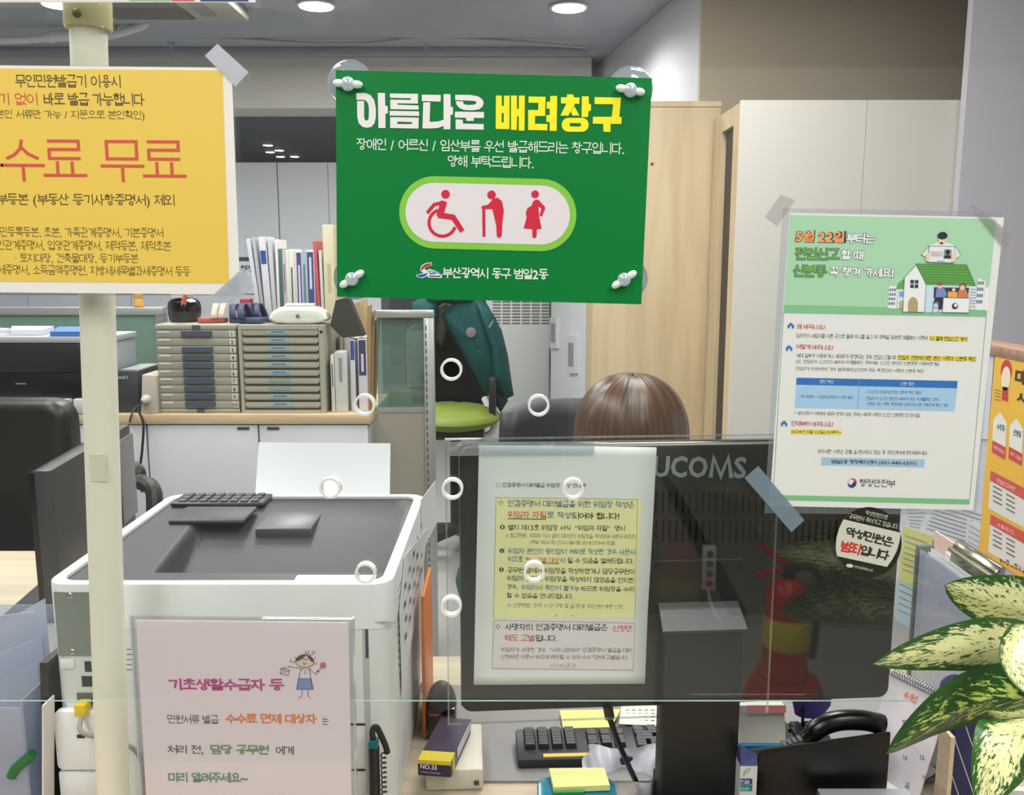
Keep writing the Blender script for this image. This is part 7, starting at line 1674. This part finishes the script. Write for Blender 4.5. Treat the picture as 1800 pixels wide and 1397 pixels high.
skinM = mat((222, 184, 158), .5, noise=.04, scale=30)
skin('body', nodes, edges, skinM, pe)
jn = [V(0, .16, .56, .15), V(0, .15, .68, .15), V(0, .115, .83, .155), V(0, .085, .92, .085), V(-.17, .09, .90, .075), V(-.315, -.02, .755, .062), V(-.19, -.15, .768, .048), V(-.135, -.24, .772, .042), V(.17, .09, .90, .075), V(.29, .02, .77, .06), V(.19, -.15, .768, .048), V(.14, -.24, .772, .042)]
je = [(0, 1), (1, 2), (2, 3), (2, 4), (4, 5), (5, 6), (6, 7), (2, 8), (8, 9), (9, 10), (10, 11)]
skin('jacket', jn, je, tealM, pe)
tn = [V(0, .16, .52, .15), V(-.1, 0, .51, .1), V(-.12, -.28, .485, .075), V(-.12, -.26, .12, .06), V(.1, 0, .51, .1), V(.12, -.28, .485, .075), V(.12, -.26, .12, .06)]
skin('trousers', tn, [(0, 1), (1, 2), (2, 3), (0, 4), (4, 5), (5, 6)], mat((40, 42, 50), .7, noise=.05), pe)
for s in (-1, 1):
    MB().ball((px_ + s * .12, py_ - .33, .03), .045, .11, .03, 16, 10).build('shoe', mat((26, 26, 28), .4), pe, smooth=True)
    MB().ball((px_ + s * .032, py_ - .087, 1.098), .014, .008, .008, 12, 8).build('eye', mat((236, 234, 230), .3), pe, smooth=True)
    MB().ball((px_ + s * .032, py_ - .0935, 1.097), .006, .003, .006, 10, 6).build('iris', mat((40, 28, 22), .3), pe, smooth=True)
    MB().ball((px_ + s * .083, py_ + .0, 1.085), .01, .02, .03, 10, 8).build('ear', skinM, pe, smooth=True)
MB().ball((px_, py_ - .1, 1.066), .013, .02, .022, 12, 8).build('nose', skinM, pe, smooth=True)
MB().ball((px_, py_ - .082, 1.036), .022, .01, .007, 12, 8).build('mouth', mat((186, 104, 100), .5), pe, smooth=True)
# hair: a full cap falling to the shoulders
hm = bpy.data.materials.new('hair'); hm.use_nodes = True; nt = hm.node_tree; bb = nt.nodes['Principled BSDF']
uvn = nt.nodes.new('ShaderNodeTexCoord'); mpn = nt.nodes.new('ShaderNodeMapping'); mpn.inputs['Scale'].default_value = (90, 2.2, 1)
nz = nt.nodes.new('ShaderNodeTexNoise'); nz.inputs['Scale'].default_value = 1; nz.inputs['Detail'].default_value = 3
crn = nt.nodes.new('ShaderNodeValToRGB'); crn.color_ramp.elements[0].color = rgb((44, 29, 20)); crn.color_ramp.elements[1].color = rgb((92, 62, 42)); crn.color_ramp.elements[0].position = .3; crn.color_ramp.elements[1].position = .7
nt.links.new(uvn.outputs['UV'], mpn.inputs[0]); nt.links.new(mpn.outputs[0], nz.inputs['Vector']); nt.links.new(nz.outputs['Fac'], crn.inputs[0]); nt.links.new(crn.outputs[0], bb.inputs['Base Color'])
bpn = nt.nodes.new('ShaderNodeBump'); bpn.inputs['Strength'].default_value = .3; bpn.inputs['Distance'].default_value = .004; nt.links.new(nz.outputs['Fac'], bpn.inputs['Height']); nt.links.new(bpn.outputs[0], bb.inputs['Normal'])
bb.inputs['Roughness'].default_value = .34
ht = P(1112, 661, py_ - .0).z
def hair(u, v):
    a = 2 * pi * u; fr = .5 - .5 * cos(a + pi / 2 * 0 + pi)      # a = -90 deg is the front (towards the counter)
    front = max(0, -sin(a)); th = v * 1.9
    if v < .62:
        t = v / .62 * (pi / 2); r_ = sin(t) ** .88; z = cos(t) ** .9; rr = .108
        x = rr * r_ * cos(a); y = (.112 if sin(a) > 0 else .108) * r_ * sin(a); zz = ht - .125 + .125 * z
    else:
        k = (v - .62) / .38; dropl = .26 * (1 - .86 * front ** .7); sp_ = 1 + .16 * k
        x = .108 * cos(a) * sp_; y = .112 * sin(a) * (1 + .05 * k); zz = ht - .125 - dropl * k
    x += .0012 * sin(a * 17 + v * 9); y += .0012 * cos(a * 13 + v * 7)
    return (px_ + .004 + x, py_ + .0 + y, zz)
MB().grid(hair, 72, 30, uv=True).build('hair', hm, pe, smooth=True, angle=180, thick=.006)
# the clerk's chair
ch = thing('office_chair', 'dark grey office chair of the seated person behind the monitor', 'chair', (px_, 1.93, 0))
MB().ball((px_, 1.86, .37), .25, .25, .05, 28, 12).build('seat', mat((40, 42, 46), .6), ch, smooth=True)
ctz = P(960, 702, 2.12).z
MB().grid(lambda u, v: (px_ - .06 + (u - .5) * (.40 - .05 * v), 2.08 + .05 * v - .10 * (2 * u - 1) ** 2, .50 + (ctz - .50) * v - .05 * max(0, abs(2 * u - 1) - .6) * (v > .8)), 18, 14).build('backrest', mat((44, 46, 51), .55, noise=.06), ch, smooth=True, thick=.035)
MB().tube([(px_, 1.95, .36), (px_, 2.13, .38), (px_, 2.13, .6)], .02, 10).build('back_support', mat((26, 27, 29), .4), ch, smooth=True)
chair_base(ch, Vector((px_, 1.88, 0)), .33)

# ------------------------------------------------------------------ left: side desk, black chair, turned monitor, files
sdk = thing('side_desk', 'beige side desk at the left behind the document files', 'desk', (-1.4, 1.78, 0))
MB().box(-2.2, 1.475, DZ - .03, -.62, 2.02, DZ).build('worktop', wood((190, 176, 152), (206, 192, 168), 5), sdk, bevel=.002)
for x in (-2.18, -.66): MB().box(x, 1.5, 0, x + .03, 2.0, DZ - .0305).build('side_panel', mat((200, 194, 184), .5), sdk)
n0, n1 = P(90, 829, 1.50), P(228, 743, 1.93)
tmz = (n0.z + n1.z) / 2; dm = Vector((n1.x - n0.x, n1.y - n0.y, 0)); dn_ = dm.normalized(); pn2 = Vector((dn_.y, -dn_.x, 0))
tm = thing('computer_monitor', 'dark grey monitor turned sideways on the side desk behind the cream pole', 'monitor', ((n0.x + n1.x) / 2, (n0.y + n1.y) / 2, DZ))
Lm = dm.length; Mt = Matrix((Vector((dn_.x, dn_.y, 0)), Vector((-dn_.y, dn_.x, 0)), Vector((0, 0, 1)))).transposed().to_4x4(); Mt.translation = Vector((n0.x, n0.y, 0))
MB().box(0, 0, DZ + .05, Lm, .03, tmz, Mt).build('back_cover', mat((58, 58, 61), .4, noise=.04), tm, bevel=.004)
MB().box(.005, .0305, DZ + .055, Lm - .005, .04, tmz - .005, Mt).build('screen', mat((12, 12, 14), .2), tm)
MB().box(Lm - .09, -.004, DZ + .12, Lm + .004, -.0005, tmz - .02, Mt).build('grey_strip', mat((120, 122, 126), .4), tm, bevel=.001)
MB().box(Lm * .4, .041, DZ + .0005, Lm * .6, .06, DZ + .14, Mt).build('stand', mat((40, 40, 42), .4), tm)
MB().box(Lm * .25, -.03, DZ + .0005, Lm * .75, .16, DZ + .012, Mt).build('base', mat((40, 40, 42), .4), tm)
# black leather chair
YBk = 2.35; xr_ = P(118, 780, YBk).x; zt_ = P(60, 705, YBk).z
lc_ = thing('leather_chair', 'black leather swivel chair at the left edge of the frame', 'chair', (xr_ - .26, YBk - .1, 0))
lbM = mat((26, 25, 25), .42, noise=.1, scale=60)
cxm = xr_ - .26
MB().prism(rrect(cxm - .26, .50, cxm + .26, zt_, .06, 6), 0, .10, Matrix(((1, 0, 0, 0), (0, 0, 1, YBk), (0, 1, 0, 0), (0, 0, 0, 1)))).build('backrest', lbM, lc_, fixn=True, bevel=.03, seg=4)
MB().box(cxm - .26, YBk - .50, .40, cxm + .26, YBk + .02, .50).build('seat', lbM, lc_, bevel=.03, seg=4)
chair_base(lc_, Vector((cxm, YBk - .22, 0)), .40)
q0_, q1_, q2_ = P(228, 822, 2.25), P(246, 845, 2.22), P(272, 884, 2.15)
MB().tube(spline([(cxm + .24, YBk + .02, q0_.z - .02), q0_, q1_, q2_, (q2_.x - .05, q2_.y - .05, .52), (cxm + .22, YBk - .3, .46)], 6), .02, 10).build('armrest', lbM, lc_, smooth=True)
MB().tube(spline([(cxm - .24, YBk + .02, .72), (cxm - .31, YBk - .1, .74), (cxm - .31, YBk - .35, .70), (cxm - .22, YBk - .4, .46)], 6), .022, 10).build('armrest', lbM, lc_, smooth=True)
# document sleeves in a clear file box, lower left
fbx = thing('file_box', 'clear plastic file box holding document sleeves at the lower left corner', 'file box', (-.66, 1.03, DZ))
clf = clear((232, 236, 244), .06, rough=.05, haze=.22, hazecol=(206, 212, 224))
x0_, x1_, y0_, y1_ = -.80, P(44, 1330, .98).x, .98, 1.22
for nm, bx in (('front_wall', (x0_, y0_, DZ + .001, x1_, y0_ + .003, DZ + .16)), ('back_wall', (x0_, y1_, DZ + .001, x1_, y1_ + .003, DZ + .19)), ('side_wall', (x1_, y0_, DZ + .001, x1_ + .003, y1_, DZ + .17)), ('floor_plate', (x0_, y0_ + .0035, DZ + .0005, x1_ - .0005, y1_ - .0005, DZ + .004))):
    MB().box(*bx).build(nm, clf, fbx)
MB().tube([P(20, 1364, .977), P(26, 1352, .977), P(58, 1324, .977)], .006, 10).build('green_rim', mat((24, 104, 46), .3), fbx, smooth=True)
slv = [((-90, 1150), (78, 1052), 1.19, (214, 218, 230), .55, 'tallest milky document sleeve in the clear file box'), ((-90, 1098), (62, 1075), 1.15, (206, 212, 224), .5, 'second milky document sleeve in the clear file box'), ((-90, 1210), (74, 1120), 1.10, (206, 210, 226), .45, 'milky document sleeve in the middle of the clear file box'), ((-90, 1300), (66, 1165), 1.04, (196, 202, 216), .4, 'front milky document sleeve in the clear file box')]
for i, (l_, r_, Y, c, hz_, lb) in enumerate(slv):
    a, b = P(*l_, Y), P(*r_, Y); b.x = min(b.x, x1_ - .004); a.x = x0_ + .004
    MB().slab([(a.x, Y, DZ + .005), (b.x, Y, DZ + .005), b, (a.x, Y, a.z)], .002, Vector((0, -1, 0))).build('document_sleeve', clear((226, 230, 240), .07, rough=.15, haze=hz_, hazecol=c), None, fixn=True, label=lb, cat='sleeve', group='document sleeves')
bs_ = P(66, 1160, 1.0)
xa_, xb_ = -.571, -.562
MB().hexa([(xa_, 1.0, DZ + .0005), (xb_, 1.0, DZ + .0005), (xb_ + .009, 1.0, P(0, 1165, 1.0).z), (xa_ + .009, 1.0, P(0, 1165, 1.0).z)], [(xa_, 1.2, DZ + .0005), (xb_, 1.2, DZ + .0005), (xb_ + .009, 1.2, P(0, 1165, 1.0).z), (xa_ + .009, 1.2, P(0, 1165, 1.0).z)]).build('black_binder', mat((12, 12, 14), .3), None, fixn=True, label='slim black binder standing between the file box and the laser printer', cat='binder')
wx = xb_ + .004
fc_ = thing('white_card', 'thin white card wedged upright left of the laser printer', 'card', (wx + .004, .99, DZ))
MB().hexa([(wx, .965, DZ + .0005), (wx + .002, .965, DZ + .0005), (wx + .016, .965, P(0, 1240, .965).z), (wx + .014, .965, P(0, 1240, .965).z)], [(wx, .99, DZ + .0005), (wx + .002, .99, DZ + .0005), (wx + .016, .99, P(0, 1240, .965).z), (wx + .014, .99, P(0, 1240, .965).z)]).build('sheet', mat((214, 210, 206), .5), fc_, fixn=True)
# ================================================================== CUSTOMER SIDE (seen only as reflections in the glass)
def MR(px, py, Yv):       # the real place of something whose mirror image shows at Yv behind the glass
    p = P(px, py, Yv); return Vector((p.x, 2 * YG - p.y, p.z))
fe = MR(1382, 1130, 2.6)
fx = thing('fire_extinguisher', 'red fire extinguisher with a yellow label, mirrored in the dark glass', 'fire extinguisher', (fe.x, fe.y, 0))
rdM = mat((206, 22, 22), .25, noise=.04); base_z = .13
MB().lathe([(.06, 0), (.068, .006), (.069, .02), (.069, .25), (.066, .28), (.05, .305), (.025, .318), (.02, .32)], 32, Matrix.Translation((fe.x, fe.y, base_z))).build('cylinder', rdM, fx, smooth=True)
MB().lathe([(.0695, .105), (.07, .106), (.07, .20), (.0695, .201)], 32, Matrix.Translation((fe.x, fe.y, base_z))).build('label', mat((226, 206, 40), .4), fx, smooth=True)
MB().lathe([(.018, .32), (.02, .325), (.02, .36), (.014, .37)], 16, Matrix.Translation((fe.x, fe.y, base_z))).build('valve', mat((60, 60, 62), .3, .6), fx, smooth=True)
for k, dz in ((.095, .38), (.10, .348)): MB().tube([(fe.x + .01, fe.y, base_z + .355), (fe.x - .045, fe.y, base_z + dz + (.01 if dz > .36 else -.005)), (fe.x - k, fe.y, base_z + dz + (.045 if dz > .36 else -.02))], .009, 8).build('lever', rdM, fx, smooth=True)
MB().tube(spline([(fe.x + .01, fe.y, base_z + .35), (fe.x + .07, fe.y, base_z + .35), (fe.x + .105, fe.y, base_z + .28), (fe.x + .095, fe.y, base_z + .18), (fe.x + .085, fe.y, base_z + .06)], 6), .011, 10).build('hose', mat((20, 20, 22), .5), fx, smooth=True)
MB().lathe([(.14, .0005), (.15, .01), (.105, .13), (.075, .1305), (.07, .12)], 6, Matrix.Translation((fe.x, fe.y, 0))).build('stand', mat((190, 24, 24), .4), fx)
# dividing wall behind the extinguisher with a dark diagonal band and a hanging power strip
wy = 2 * YG - 3.4
struct('wall_partition', MB().box(.22, wy - .08, 0, 2.6, wy, 2.1), mat((128, 124, 114), .7, noise=.04))
b0_, b1_, b2_, b3_ = [MR(x, y_, 3.397) for x, y_ in ((1150, 815), (1185, 850), (1352, 1140), (1312, 1140))]
struct('trim_2', MB().hexa([b0_, b1_, b2_, b3_], [p + Vector((0, .008, 0)) for p in (b0_, b1_, b2_, b3_)]), mat((24, 24, 25), .6), fixn=True)
s0 = MR(1249, 962, 3.36); s1 = MR(1245, 1038, 3.36)
ps2 = thing('power_strip', 'white power strip hanging on the dividing wall, mirrored in the dark glass', 'power strip', (s1.x, wy + .03, s1.z))
MB().box(s0.x - .026, wy + .012, s1.z, s0.x + .026, wy + .045, s0.z).build('case', mat((226, 220, 216), .45), ps2, bevel=.004)
for i in range(4):
    z_ = s1.z + (s0.z - s1.z) * (.16 + .23 * i)
    MB().lathe([(.014, 0), (.014, .003)], 16, Matrix.Translation((s0.x, wy + .046, z_)) @ Matrix.Rotation(-pi / 2, 4, 'X')).build('socket' if i else 'switch', mat((120, 116, 114) if i else (190, 40, 36), .5), ps2)
MB().tube(spline([(s0.x, wy + .03, s1.z), (s0.x + .02, wy + .05, s1.z - .08), (s0.x + .10, wy + .06, s1.z - .20), (s0.x + .13, wy + .07, s1.z - .34), (s0.x + .2, wy + .12, .02)], 8), .007, 8).build('lead', mat((206, 204, 200), .5), ps2, smooth=True)
